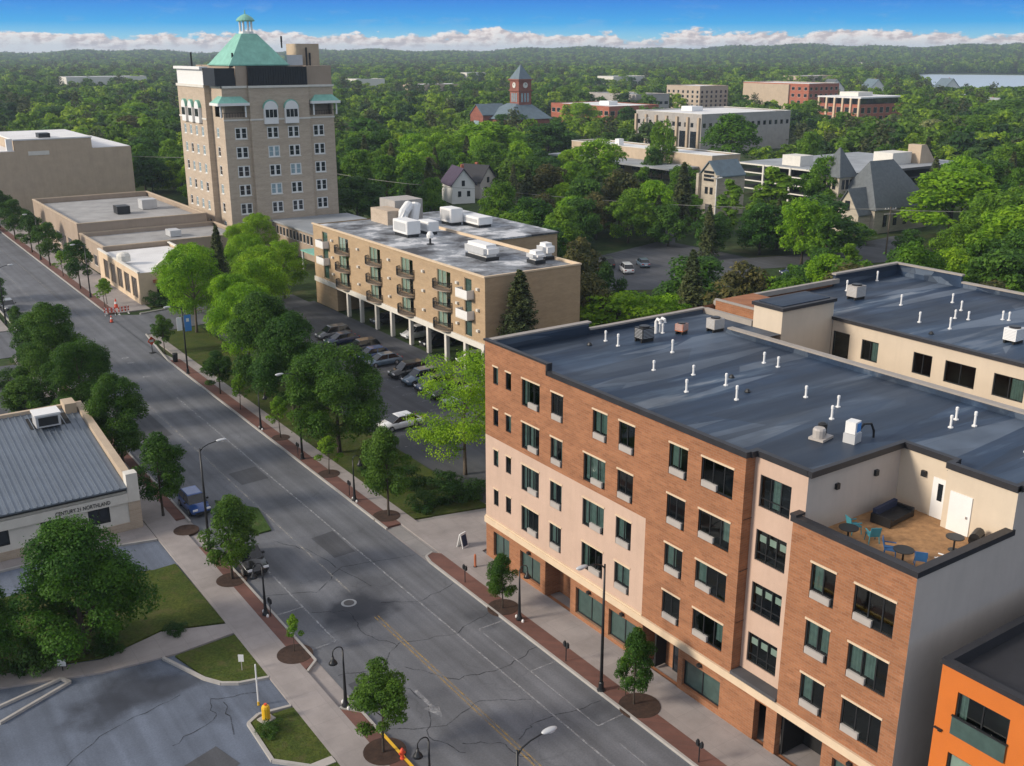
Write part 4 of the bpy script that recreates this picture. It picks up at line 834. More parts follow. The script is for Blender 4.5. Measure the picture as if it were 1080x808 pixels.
def ac(x, y, z, sx_, sy_, h, label, round_=False, m='white paint'):
    t = thing('rooftop_air_handler', label, 'rooftop unit', (x, y, z), 0, 'white rooftop units on the balcony building')
    q = MB().box(-sx_ / 2, sx_ / 2, -sy_ / 2, sy_ / 2, .45, h)
    hs = part(q, 'housing', m, t, loc=(0, 0, 0)); bm_ = bmesh.new(); bm_.from_mesh(hs.data); bmesh.ops.bevel(bm_, geom=bm_.edges[:], offset=.45 if round_ else .08, segments=3, affect='EDGES'); bm_.to_mesh(hs.data); bm_.free()
    part(MB().box(-sx_ / 2 + .2, sx_ / 2 - .2, -sy_ / 2 + .2, sy_ / 2 - .2, 0, .46), 'curb', 'dark metal', t, loc=(0, 0, 0))
    part(MB().box(-sx_ / 2 - .02, -sx_ / 2, -sy_ / 2 + .4, sy_ / 2 - .4, .8, h - .3), 'louver', 'light grey metal', t, loc=(0, 0, 0))
ac(70.5, 109.3, 11.95, 2.4, 5.2, 2.0, 'large white air handler nearest the street corner of the balcony building roof', True)
ac(70.8, 129.5, 11.95, 2.2, 4.2, 2.3, 'boxy white air handler in the middle of the balcony building roof'); ac(74.2, 129.2, 11.95, 1.8, 3.0, 1.9, 'smaller white air handler right of the boxy one on the balcony building')
ac(74.3, 102.8, 11.95, 2.0, 2.2, 1.6, 'low white vent box at the right end of the balcony building roof', True); ac(76.8, 104.2, 11.95, 1.9, 2.1, 2.1, 'round topped white vent at the right end of the balcony building roof', True)
ac(84.0, 139.0, 11.15, 2.2, 3.4, 2.6, 'white air handler on the rear wing of the balcony building'); ac(86.5, 135.5, 11.15, 2.6, 5.0, 1.6, 'long low white unit on the rear wing of the balcony building')
t = thing('roof_room', 'tan rooftop room with white ducts at the back of the balcony building', 'roof room', (76, 142, 11.95))
part(MB().box(-3.2, -.4, -3, 2.5, 0, 2.1), 'wall', 'tan brick', t, loc=(0, 0, 0)); part(MB().box(-.3, 4.6, 0, 5, 0, 3.1), 'room', 'grey concrete', t, loc=(0, 0, 0)); part(MB().tube([(-1.2, -3.8, .2), (-.8, -3.6, 1.8), (.9, -2.2, 2.6)], .8, 10), 'duct', 'white paint', t, loc=(0, 0, 0)); part(MB().tube([(1.2, -3.0, .2), (2.2, -2.2, 2.8)], .75, 10), 'duct', 'white paint', t, loc=(0, 0, 0))
t = thing('roof_ventilator', 'round white roof ventilator on a stalk by the long tan balcony front', 'vent', (70.0, 121.5, 11.95)); part(MB().lathe([(.5, 0), (.5, .1), (.15, .15), (.15, .9)], 10), 'stalk', 'dark metal', t, loc=(0, 0, 0)); part(MB().lathe([(.45, .9), (.5, 1.3), (.3, 1.7), (.05, 1.8)], 12), 'cap', 'white paint', t, loc=(0, 0, 0))
# ------------------------------------------------------------------ generic blocks
def block(name, label, x, y, L_, W_, h, wall, roof, rows=(), cols=0, wmat='dark pane', fmat='white stone', para=.6, cat='building', ww=1.6, sides='xy', edge=None):
    t = thing(name, label, cat, (x, y, 0)); q = MB()
    fx = (x, y + L_, 0, -1); fy = (x, y, 1, 0); hx = []; hy = []
    for z0, z1 in rows:
        if 'x' in sides:
            n = max(1, int(L_ / cols)); hx += [((i + .5) * L_ / n - ww / 2, (i + .5) * L_ / n + ww / 2, z0, z1) for i in range(n)]
        if 'y' in sides:
            n = max(1, int(W_ / cols)); hy += [((i + .5) * W_ / n - ww / 2, (i + .5) * W_ / n + ww / 2, z0, z1) for i in range(n)]
    q.facade(fx, L_, 0, h, hx, .3); q.facade(fy, W_, 0, h, hy, .3); X, Y = x + W_, y + L_
    q.quad((X, y, 0), (X, Y, 0), (X, Y, h), (X, y, h)); q.quad((X, Y, 0), (x, Y, 0), (x, Y, h), (X, Y, h)); part(q, 'wall', wall, t)
    part(MB().sheet([(x + .2, y + .2), (X - .2, y + .2), (X - .2, Y - .2), (x + .2, Y - .2)], h - para), 'roof', roof, t)
    e = edge or wall; w_ = .35
    part(MB().box(x - .08, x + w_, y - .08, Y + .08, h, h + .18).box(X - w_, X + .08, y - .08, Y + .08, h, h + .181).box(x + w_, X - w_, y - .08, y + w_, h, h + .182).box(x + w_, X - w_, Y - w_, Y + .08, h, h + .183), 'parapet', e, t)
    part(MB().box(x + .3, x + .45, y + .3, Y - .3, h - para, h).box(x + .45, X - .3, Y - .45, Y - .3, h - para, h), 'parapet_back', wall, t)
    for f_, hs_ in ((fx, hx), (fy, hy)):
        for a, c, d, e_ in hs_: window(t, (x, y, 0), f_, a, d, round(c - a, 2), round(e_ - d, 2), fm=fmat, pane=wmat, t=.1)
    return t
def boxpart(t, name, m, *c): return part(MB().box(*c), name, m, t)
# shops on the far right corner of the street
b1 = block('brown_shop', 'long brown flat roofed shop with a grey white roof on the street beyond the bank', 41.2, 200, 40, 24, 6.9, 'warm concrete', 'roof gravel', ((1, 3.4),), 5, ww=3.4, sides='x', para=.9, edge='tan concrete')
boxpart(b1, 'roof_unit', 'dark metal', 52, 54.5, 214, 217, 6.1, 7.6); boxpart(b1, 'roof_unit', 'light grey metal', 58, 61, 218, 221, 6.1, 8.0)
b2 = block('low_shop', 'low brown shop with a dark banded roof between the bank and the long brown shop', 41.4, 183, 16.8, 25, 5.2, 'warm concrete', 'roof gravel', ((1, 3),), 4, ww=2.6, sides='x', edge='tan concrete')
boxpart(b2, 'roof_unit', 'light grey metal', 55, 57, 190, 193, 4.7, 5.8)
bk = thing('bank_building', 'small cream corner bank with a white roof and a rounded white gable', 'building', (40.5, 160, 0))
q = MB(); bhs = [(3 + i * 4.2, 6 + i * 4.2, .8, 4) for i in range(5)]; q.facade((40.5, 182.8, 0, -1), 24, 0, 5, bhs, .3); q.facade((40.5, 158.8, 1, 0), 12, 0, 5, [(2.6, 8.6, .1, 3.3)], .8); q.quad((52.5, 158.8, 0), (52.5, 182.8, 0), (52.5, 182.8, 5), (52.5, 158.8, 5)); part(q, 'wall', 'cream stone', bk)
for a, c, d, e in bhs: window(bk, (40.5, 160, 0), (40.5, 182.8, 0, -1), a, d, 3, 3.2, mull=(1, 2), pane='dark pane', fm='tan concrete')
part(MB().box(43.1, 49.1, 160.4, 160.6, .1, 3.3), 'entrance', 'dark interior', bk); part(MB().box(42.6, 49.6, 158.3, 158.75, 3.35, 3.8), 'entrance_sign', 'red brick', bk)
part(MB().sheet([(40.8, 159.1), (52.2, 159.1), (52.2, 182.5), (40.8, 182.5)], 4.5), 'roof', 'white roof', bk); part(MB().box(40.4, 40.8, 158.7, 182.9, 5, 5.25).box(52.2, 52.6, 158.7, 182.9, 5, 5.2), 'parapet', 'white stone', bk)
arc = [(43 + 3.6 - 3.6 * math.cos(i * math.pi / 14), 5 + 2.1 * math.sin(i * math.pi / 14)) for i in range(15)]
q = MB(); n_ = len(arc); q.add([(x, 158.7, z) for x, z in arc] + [(x, 159.1, z) for x, z in arc], [tuple(range(n_ - 1, -1, -1)), tuple(range(n_, 2 * n_))] + [(i, i + 1, n_ + i + 1, n_ + i) for i in range(n_ - 1)]); part(q, 'round_gable', 'white stone', bk)
part(MB().lathe([(1.1, 5.0), (1.1, 5.9), (.8, 6.3), (.1, 6.5)], 12, (41.4, 170)), 'round_turret', 'white stone', bk)
# large blank wall
bb = thing('theatre_block', 'huge blank tan walled building with a white roof box at the far left', 'building', (40, 275, 0))
q = MB(); q.box(0, 68.5, 262, 300, 0, 15.2); part(q, 'wall', 'tan concrete', bb); q = MB(); q.box(42.8, 59.6, 262.02, 290, 15.2, 17.6); part(q, 'raised_wall', 'tan concrete', bb)
part(MB().box(42.6, 59.8, 261.9, 290.2, 17.6, 17.9), 'roof', 'white roof', bb); part(MB().box(0, 42.7, 262.2, 299.8, 15.2, 15.35).box(59.8, 68.3, 262.2, 299.8, 15.2, 15.35), 'low_roof', 'white roof', bb); boxpart(bb, 'roof_unit', 'dark metal', 48.5, 51, 263.5, 267, 17.9, 18.9); boxpart(bb, 'sign_band', 'white stone', 45.5, 50, 261.93, 262, 14.2, 15.1)
part(MB().box(41.2, 42.5, 262.5, 263.5, 15.35, 18), 'stair', 'white paint', bb)
# ------------------------------------------------------------------ left building
G = thing('metal_roof_office', 'single storey white office with a ribbed blue grey metal roof at the left edge', 'building', (8, 88, 0))
q = MB(); F_ = (-14, 80.3, 1, 0); gh = [(a + 14, c + 14, d, e) for a, c, d, e in [(8.0, 8.85, 1.2, 2.45), (11.1, 12.75, 1.1, 2.4), (14.6, 16.25, 1.1, 2.45), (3, 4.7, 1.1, 2.4), (-1, .7, 1.1, 2.4)]]
q.facade(F_, 31.7, .75, 3.6, gh, .2); q.quad((18.55, 80.3, 0), (18.55, 97, 0), (18.55, 97, 4.3), (18.55, 80.3, 4.3)); q.quad((-14, 97, 0), (-14, 80.3, 0), (-14, 80.3, 4), (-14, 97, 4)); part(q, 'wall', 'white stone', G)
part(MB().box(-14.1, 17.75, 80.2, 80.4, 0, .75).box(17.7, 18.65, 80.18, 81, 0, 2.5), 'base_band', 'tan brick', G); part(MB().box(-14.1, 17.7, 80.05, 80.3, 2.55, 3.3), 'sign_band', 'white stone', G); part(MB().box(17.72, 18.62, 80.1, 81, 2.5, 4.9), 'corner_pier', 'white stone', G)
for a, c, d, e in gh: window(G, (8, 88, 0), F_, a, d, round(c - a, 2), round(e - d, 2), mull=(round((c - a) / 2, 2),) if c - a > 1 else (), fm='dark metal', pane='dark pane')
q = MB(); z0_, z1_ = 3.85, 6.0
q.add([(-14.2, 80.0, z0_), (17.7, 80.0, z0_), (17.7, 96.6, z1_), (-14.2, 96.6, z1_), (-14.2, 80, z0_ - .2), (17.7, 80, z0_ - .2), (17.7, 96.6, 3), (-14.2, 96.6, 3)], [(0, 1, 2, 3), (4, 5, 1, 0), (1, 5, 6, 2), (2, 6, 7, 3), (0, 3, 7, 4)])
for i in range(62):
    x = -14 + i * .51; q.add([(x, 80, z0_ + .005), (x + .07, 80, z0_ + .005), (x + .07, 96.6, z1_ + .005), (x, 96.6, z1_ + .005), (x, 80, z0_ + .09), (x + .07, 80, z0_ + .09), (x + .07, 96.6, z1_ + .09), (x, 96.6, z1_ + .09)], [(4, 5, 6, 7), (0, 1, 5, 4), (1, 2, 6, 5), (3, 0, 4, 7)])
mat('ribbed metal', (.15, .18, .22), .45, .12, .35, metal=.35, spec=.5, streak=.1); part(q, 'metal_roof', 'ribbed metal', G)
part(MB().add([(17.75, 80.3, 4.6), (18.35, 80.3, 4.6), (18.35, 97, 6.3), (17.75, 97, 6.3), (17.75, 80.3, 3), (18.35, 80.3, 3), (18.35, 97, 3), (17.75, 97, 3)], [(0, 1, 2, 3), (4, 5, 1, 0), (1, 5, 6, 2), (0, 3, 7, 4), (2, 6, 7, 3)]), 'side_parapet', 'tan concrete', G)
part(MB().box(16.6, 17.6, 95.2, 97, 5.6, 6.75).box(-14, 16.6, 96.6, 97, 5.8, 6.3), 'rear_parapet', 'tan concrete', G); part(MB().box(-14.2, 17.6, 79.93, 80.0, 3.62, 3.74), 'gutter', 'dark metal', G); part(MB().add([(13.3, 93.3, 5.62), (16.6, 93.3, 5.62), (16.6, 95.6, 5.92), (13.3, 95.6, 5.92)], [(0, 1, 2, 3)]), 'roof_well', 'rubber', G)
cu_ = bpy.data.curves.new('lettering', 'FONT'); cu_.body = 'CENTURY 21 NORTHLAND'; cu_.size = .46; cu_.extrude = .02
fo = bpy.data.objects.new('tmp', cu_); COL.objects.link(fo); dg = bpy.context.evaluated_depsgraph_get(); me = bpy.data.meshes.new_from_object(fo.evaluated_get(dg)); COL.objects.unlink(fo); bpy.data.objects.remove(fo)
me.transform(Matrix.Rotation(R(90), 4, 'X')); me.materials.clear(); me.materials.append(MATS['coping']); xs = [v.co.x for v in me.vertices]; s_ = 4.1 / (max(xs) - min(xs)); me.transform(Matrix.Diagonal((s_, 1, 1, 1)))
inst('lettering', me, G, (12.2 - 8, 80.03 - 88, 2.74))
t = thing('rooftop_cooler', 'white boxy air conditioner on the ribbed metal roof at left', 'rooftop unit', (14.7, 93.6, 5.6)); part(MB().box(-1.0, 1.0, -.9, .9, .2, 1.25), 'housing', 'light grey metal', t, loc=(0, 0, 0)); part(MB().box(-1.08, 1.08, -.98, .98, 1.25, 1.4), 'lid', 'white paint', t, loc=(0, 0, 0)); part(MB().box(-.8, .8, -.94, -.9, .35, 1.1), 'grille', 'dark metal', t, loc=(0, 0, 0))
# ------------------------------------------------------------------ middle distance
go = block('gray_office', 'wide gray concrete office block with a white roof and a row of small square windows', 284, 288, 37, 49, 14.4, 'grey concrete', 'white roof', ((9.4, 11.2),), 3.1, ww=1.7, edge='white stone', fmat='grey concrete', para=.3)
for i in range(7): boxpart(go, 'pilaster', 'tan concrete', 283.2, 284, 288.6 + i * 5.9, 289.6 + i * 5.9, 0, 13.2)
for i in range(6): boxpart(go, 'tall_window', 'dark pane', 283.88, 283.99, 290.4 + i * 5.9, 293.6 + i * 5.9, 2, 8)
boxpart(go, 'roof_unit', 'white paint', 300, 306, 310, 316, 14.2, 16)
lb = block('long_hall', 'long low tan hall with a pale flat roof in front of the gray office block', 219, 217, 66, 11.5, 8.2, 'tan concrete', 'white roof', ((1.2, 2.6),), 7, ww=4, sides='x', para=.3, edge='white stone')
boxpart(lb, 'canopy_roof', 'grey roof', 207, 218.8, 222, 280, 4.4, 4.9); boxpart(lb, 'roof_fin', 'white paint', 222, 224, 262, 264, 7.9, 10)
# parking garage, open decks
gx, gy, gL, gW = 211, 162.5, 37, 50.5
P_ = thing('parking_garage', 'open sided parking garage with dark decks and white bands behind the church', 'parking garage', (gx, gy, 0))
for i, z in enumerate((2.0, 4.1, 6.2, 8.3)):
    h_ = .2 if i < 3 else .5
    part(MB().box(gx, gx + gW, gy, gy + gL, z, z + .3), 'deck', 'grey roof' if i == 3 else 'dark interior', P_)
    part(MB().box(gx - .15, gx, gy - .15, gy + gL, z - .1, z + h_), 'white_band', 'white stone', P_) if i < 3 else part(MB().box(gx - .15, gx, gy - .15, gy + gL, z - .1, z + .3), 'white_band', 'white stone', P_)
    part(MB().box(gx, gx + gW + .15, gy - .15, gy, z - .1, z + h_), 'brown_band', 'dark roof', P_)
for i in range(5): part(MB().box(gx - .3, gx + .1, gy + .3 + i * 9, gy + .8 + i * 9, 0, 8.6), 'column', 'white stone', P_)
part(MB().box(gx + 20, gx + 20.3, gy + .5, gy + gL, 0, 8.2).box(gx + .5, gx + gW, gy + 18, gy + 18.3, 0, 8.2), 'core_wall', 'dark interior', P_)
boxpart(P_, 'stair_house', 'white stone', gx + 4, gx + 9, gy + 19, gy + 25, 8.6, 11.2); boxpart(P_, 'lift_house', 'white stone', gx + 27, gx + 35, gy + 8, gy + 14, 8.6, 11.6)
q = MB(); q.add([(gx + 36, gy + 6, 8.6), (gx + 43, gy + 6, 8.6), (gx + 43, gy + 10, 8.6), (gx + 36, gy + 10, 8.6), (gx + 36, gy + 6, 13.4), (gx + 38.2, gy + 6, 13.4), (gx + 38.2, gy + 10, 13.4), (gx + 36, gy + 10, 13.4)], [(0, 1, 5, 4), (1, 2, 6, 5), (2, 3, 7, 6), (3, 0, 4, 7), (4, 5, 6, 7)]); part(q, 'ramp_house', 'tan concrete', P_)
# church
C_ = thing('stone_church', 'pale stone church with a grey pyramid spire and steep slate roof', 'church', (186, 142, 0))
q = MB(); q.box(186.5, 205, 136.5, 147.5, 0, 5.2); part(q, 'nave_wall', 'limestone blocks', C_)
q = MB(); q.add([(186, 135.9, 5.1), (205.6, 135.9, 5.1), (205.6, 148.1, 5.1), (186, 148.1, 5.1), (190.5, 142, 14.6), (198.5, 142, 14.6)], [(0, 1, 5, 4), (1, 2, 5), (2, 3, 4, 5), (3, 0, 4), (3, 2, 1, 0)]); part(q, 'nave_roof', 'slate', C_)
for x in (189.5, 193, 196.5, 200): part(MB().box(x, x + 1.1, 136.38, 136.5, 1.4, 3.8), 'window', 'dark pane', C_)
def gable(y0, y1, x0, x1, h0, h1, wn, rn, parent, wm, rmn, eav=.4):
    ym = (y0 + y1) / 2; q = MB(); q.add([(x0, y0, 0), (x0, y1, 0), (x0, y1, h0), (x0, ym, h1), (x0, y0, h0), (x1, y0, 0), (x1, y1, 0), (x1, y1, h0), (x1, ym, h1), (x1, y0, h0)], [(4, 3, 2, 1, 0), (5, 6, 7, 8, 9), (0, 5, 9, 4), (1, 2, 7, 6)]); part(q, wn, wm, parent)
    k = (h1 - h0) / (ym - y0); q = MB(); e = eav
    for sgn, ye in ((-1, y0 - e), (1, y1 + e)):
        q.add([(x0 - e, ye, h0 - k * e + .05), (x1, ye, h0 - k * e + .05), (x1, ym, h1 + .05), (x0 - e, ym, h1 + .05), (x0 - e, ye, h0 - k * e + .3), (x1, ye, h0 - k * e + .3), (x1, ym, h1 + .3), (x0 - e, ym, h1 + .3)], [(0, 1, 2, 3), (4, 5, 6, 7), (0, 4, 7, 3), (0, 1, 5, 4), (1, 2, 6, 5)])
    part(q, rn, rmn, parent)
gable(137.5, 143.5, 182.5, 190, 4.6, 9.2, 'porch_wall', 'porch_roof', C_, 'limestone blocks', 'slate')
part(MB().box(182.38, 182.5, 139.9, 141.1, 5, 7), 'window', 'dark pane', C_); part(MB().box(182.38, 182.5, 139.5, 141.5, .1, 2.8), 'door', 'dark roof', C_)
q = MB(); q.box(184.8, 189.9, 145, 150.2, 0, 11.2); part(q, 'tower_wall', 'limestone blocks', C_)
part(frust(MB(), (184.3, 190.4, 144.5, 150.7), 11.2, (187.2, 187.5, 147.4, 147.7), 17.2), 'spire', 'slate', C_)
for i in range(3): part(MB().box(184.68, 184.8, 145.9 + i * 1.3, 146.7 + i * 1.3, 8.6, 10.6), 'belfry_opening', 'dark pane', C_); part(MB().box(185.7 + i * 1.3, 186.5 + i * 1.3, 144.88, 145, 8.6, 10.6), 'belfry_opening', 'dark pane', C_)
# bell gable
t = thing('bell_gable', 'narrow stone bell gable with arched openings left of the parking garage', 'chapel', (178, 176, 0)); gable(173.2, 178.8, 177, 186, 9.4, 12.4, 'wall', 'roof', t, 'limestone blocks', 'slate blue')
for y in (174.6, 176.2): part(MB().box(176.88, 177, y, y + .9, 5, 6.6), 'window', 'dark pane', t)
for k_ in range(3): part(MB().box(176.86, 177, 174.4, 177.6, 8.0 + k_ * .9, 8.55 + k_ * .9), 'louver', 'dark pane', t)
part(MB().box(176.88, 177, 175.3, 176.7, .1, 2.6), 'door', 'dark roof', t); part(MB().box(176.2, 177, 172.6, 173.4, 0, 9.6), 'buttress', 'limestone blocks', t); part(MB().box(176.2, 177, 178.6, 179.4, 0, 9.6), 'buttress', 'limestone blocks', t)
# courthouse
K = thing('courthouse', 'red brick courthouse with a clock tower and blue grey hipped roofs among trees', 'courthouse', (258, 372, 0))
q = MB(); q.box(247, 268, 362, 384, 0, 10); part(q, 'wall', 'dull red brick', K); part(frust(MB(), (246, 269, 361, 385), 10, (256, 263, 369, 376), 16), 'hip_roof', 'slate blue', K)
gable(375, 385, 243, 256, 11.5, 15.5, 'gable_wall', 'gable_roof', K, 'dull red brick', 'slate blue'); part(MB().box(242.85, 243, 378, 382, 5, 9), 'window', 'pale pane', K)
q = MB(); q.box(256.6, 263, 368.3, 374.9, 10, 25.5); part(q, 'clock_tower', 'dull red brick', K); part(MB().box(256.2, 263.4, 367.9, 375.3, 21.0, 21.5).box(256.0, 263.6, 367.7, 375.5, 25.3, 25.9), 'cornice', 'dull red brick', K)
part(frust(MB(), (256.4, 263.2, 368.1, 375.1), 25.9, (259.6, 260, 371.4, 371.8), 31.5), 'spire', 'slate blue', K)
for y in (369.7, 371.2, 372.7): part(MB().box(256.45, 256.6, y, y + .8, 16.6, 20.2), 'window', 'pale pane', K)
for x in (257.8, 259.3, 260.8): part(MB().box(x, x + .8, 368.15, 368.3, 16.6, 20.2), 'window', 'pale pane', K)
def disc(parent, axis, c, r, m):
    q = MB(); pts = [(r * math.cos(i * math.pi / 12), r * math.sin(i * math.pi / 12)) for i in range(24)]
    P3 = (lambda a, b_, d: (c[0] - d, c[1] + a, c[2] + b_)) if axis == 'x' else (lambda a, b_, d: (c[0] + a, c[1] - d, c[2] + b_))
    q.add([P3(a, b_, 0) for a, b_ in pts] + [P3(a, b_, .2) for a, b_ in pts], [tuple(range(23, -1, -1)), tuple(range(24, 48))] + [(i, (i + 1) % 24, 24 + (i + 1) % 24, 24 + i) for i in range(24)]); o = part(q, 'clock_face', m, parent)
    q = MB(); q.add([P3(*p, .24) for p in [(-.1, 0), (.1, 0), (.1, r * .75), (-.1, r * .75)]] + [P3(*p, .24) for p in [(0, -.1), (r * .5, .3), (r * .5, .5), (0, .1)]], [(0, 1, 2, 3), (4, 5, 6, 7)]); q.build('clock_hands', 'coping', o)
disc(K, 'x', (256.55, 371.6, 23.4), 1.15, 'white stone'); disc(K, 'y', (259.8, 368.25, 23.4), 1.15, 'white stone')
rb = block('red_brick_hall', 'low red brick building with a white roof right of the courthouse', 352, 424, 50, 34, 9.8, 'red brick', 'white roof', ((5.2, 7.6),), 4.5, ww=3.2, para=.2, edge='red brick'); boxpart(rb, 'roof_unit', 'white paint', 365, 371, 440, 448, 9.6, 11.6)
block('glass_office', 'blue grey low office with rooftop plant left of the pink condominiums', 410, 470, 45, 26, 13, 'grey concrete', 'grey roof', ((3, 5), (7, 9)), 4, ww=3, para=.3)
block('pink_condominium', 'pale pink brick five storey condominium beyond the gray office', 502, 512, 32, 26, 15, 'tan brick', 'white roof', ((1.5, 3.4), (4.4, 6.3), (7.3, 9.2), (10.2, 12.2)), 4.2, ww=2, para=.3)
cd = block('red_condominium', 'red and white condominium block with a pale flat roof behind the gray office', 520, 437, 54, 28, 18, 'red brick', 'white roof', ((2, 4), (6, 8), (10, 12), (14, 16)), 4.6, ww=2.4, para=.3, edge='white stone'); boxpart(cd, 'pale_bay', 'tan concrete', 519, 520, 452, 490, 1, 17.4)
bo = block('brick_office', 'brick office with cream columns and a glassy top floor beyond the gray office', 462, 354, 27, 36, 10.4, 'red brick', 'grey roof', ((1.5, 4.5), (6, 9)), 5, ww=3, para=.3)
part(MB().box(464, 496, 356, 379, 10.5, 13.6), 'glass_storey', 'dark pane', bo); part(MB().box(461.5, 498.6, 353.5, 381.5, 13.6, 14.3), 'top_roof', 'white roof', bo); part(MB().box(470, 482, 362, 374, 14.3, 16.4), 'roof_room', 'white stone', bo)
for i in range(6): boxpart(bo, 'column', 'cream stone', 461.2, 462, 354 + i * 5.2, 355 + i * 5.2, 0, 13.6)
# houses
def house(name, label, x, y, w, l, h0, h1, wm, rmn, rz=0, group=None):
    t = thing(name, label, 'house', (x, y, 0), rz, group)
    q = MB(); q.add([(0, 0, 0), (w, 0, 0), (w, 0, h0), (w / 2, 0, h1), (0, 0, h0), (0, l, 0), (w, l, 0), (w, l, h0), (w / 2, l, h1), (0, l, h0)], [(0, 1, 2, 3, 4), (9, 8, 7, 6, 5), (0, 4, 9, 5), (1, 6, 7, 2)]); q.build('wall', wm, t, loc=(0, 0, 0))
    q = MB(); k = (h1 - h0) / (w / 2); e = .5
    for xe in (-e, w + e): q.add([(xe, -e, h0 - k * e), (xe, l + e, h0 - k * e), (w / 2, l + e, h1 + .05), (w / 2, -e, h1 + .05), (xe, -e, h0 - k * e + .25), (xe, l + e, h0 - k * e + .25), (w / 2, l + e, h1 + .3), (w / 2, -e, h1 + .3)], [(0, 1, 2, 3), (4, 5, 6, 7), (0, 4, 5, 1), (0, 3, 7, 4), (1, 5, 6, 2)])
    q.build('roof', rmn, t, loc=(0, 0, 0))
    for u, z in ((w * .25, h0 * .45), (w * .65, h0 * .45), (w * .42, h0 * .98)): inst('window', boxm('window', 0, w * .14, -.06, 0, 0, 1.4, 'dark pane'), t, (u, 0, z - .5))
    inst('chimney', boxm('chimney', 0, .7, 0, .7, 0, 1.8, 'red brick'), t, (w * .7, l * .6, h1 - 1.2)); return t
house('white_house', 'white gabled house with a dark purple roof beyond the balcony building', 137, 226, 6, 9, 5.0, 8.6, 'white paint', 'purple shingle', R(-14))
house('dark_house', 'dark roofed house right of the white gabled house', 148, 230, 7, 8, 4.6, 8.2, 'grey stucco', 'coping', R(20))
house('grey_house', 'grey roofed cottage among trees behind the huge blank wall', 62, 330, 10, 12, 6, 11, 'grey stucco', 'grey roof', R(-30))
house('steep_white_house', 'white house with a steep pale roof left of the tower', 100, 290, 8, 14, 7, 13, 'white stone', 'grey roof', R(-25))
far = [('white house with a dark roof, first of the row near the bay', 640, 520, 'white paint', 'slate'), ('second white house with a dark roof in the row near the bay', 672, 508, 'white paint', 'slate blue'), ('white house with a blue roof, last of the row near the bay', 735, 488, 'white paint', 'slate blue'), ('long grey house standing by the bay shore', 800, 430, 'grey stucco', 'grey roof'), ('wide grey roofed hall right of the brick office', 600, 395, 'tan concrete', 'grey roof'), ('small white gabled house on the wooded right slope', 578, 352, 'white paint', 'grey roof')]
for i, (lb_, x, y, wm, rn_) in enumerate(far): house('far_house', lb_, x, y, 14 if i < 3 else (30 if i < 5 else 10), 14, 10 if i < 3 else 6, 17 if i < 3 else 11, wm, rn_, R(-20), 'houses toward the bay')
block('distant_plant', 'pale shed with a white roof in the woods above the pink condominium', 660, 790, 24, 44, 14, 'white stone', 'white roof', ((6, 9),), 9, ww=5, para=.2)
block('distant_hall', 'grey roofed hall in the woods above the brick office', 820, 700, 22, 50, 14, 'tan concrete', 'white roof', ((6, 9),), 9, ww=5, para=.2)
block('distant_mill', 'small white block in the woods between the tower and the clock tower', 395, 800, 20, 26, 15, 'white stone', 'white roof', ((6, 9),), 7, ww=4, para=.2)
block('distant_school', 'long pale building on the wooded horizon left of the clock tower', 430, 760, 30, 62, 11, 'tan concrete', 'white roof', ((3, 6),), 9, ww=5, para=.2)
block('distant_hospital', 'low white building far off in the woods right of the tower', 215, 1010, 30, 70, 15, 'white stone', 'white roof', ((4, 8),), 12, ww=6, para=.2)
block('distant_warehouse', 'white shed in the far woods above the red brick hall', 640, 1020, 20, 34, 14, 'white stone', 'white roof', ((4, 8),), 9, ww=5, para=.2)
block('shore_building', 'long white building on the far shore of the bay', 1750, 1330, 40, 90, 16, 'white stone', 'white roof', ((4, 8),), 14, ww=7, para=.2)
block('far_shore_hall', 'second white building on the far shore at the right edge', 2050, 1270, 40, 70, 20, 'white stone', 'white roof', ((4, 8),), 14, ww=7, para=.2)
# ------------------------------------------------------------------ trees
def leaf_mesh(name, P_, Nn, size, m, seed):
    """many small leaf blades, one quad each"""
    r = np.random.default_rng(seed); n = len(P_)
    a = r.normal(size=(n, 3)); a -= Nn * (a * Nn).sum(1, keepdims=True); a /= np.linalg.norm(a, axis=1, keepdims=True) + 1e-9
    b = np.cross(Nn, a); s = size * r.uniform(.6, 1.25, (n, 1)); w = s * r.uniform(.5, .8, (n, 1))
    V = np.stack([P_ - a * s * .6, P_ + b * w * .5 - Nn * s * .1, P_ + a * s * .6, P_ - b * w * .5 - Nn * s * .1], 1).reshape(-1, 3)
    me = bpy.data.meshes.new(name); me.vertices.add(4 * n); me.vertices.foreach_set('co', V.astype(np.float32).ravel())
    me.loops.add(4 * n); me.loops.foreach_set('vertex_index', np.arange(4 * n, dtype=np.int32))
    me.polygons.add(n); me.polygons.foreach_set('loop_start', np.arange(0, 4 * n, 4, dtype=np.int32)); me.materials.append(MATS[m]); me.update(calc_edges=True); return me
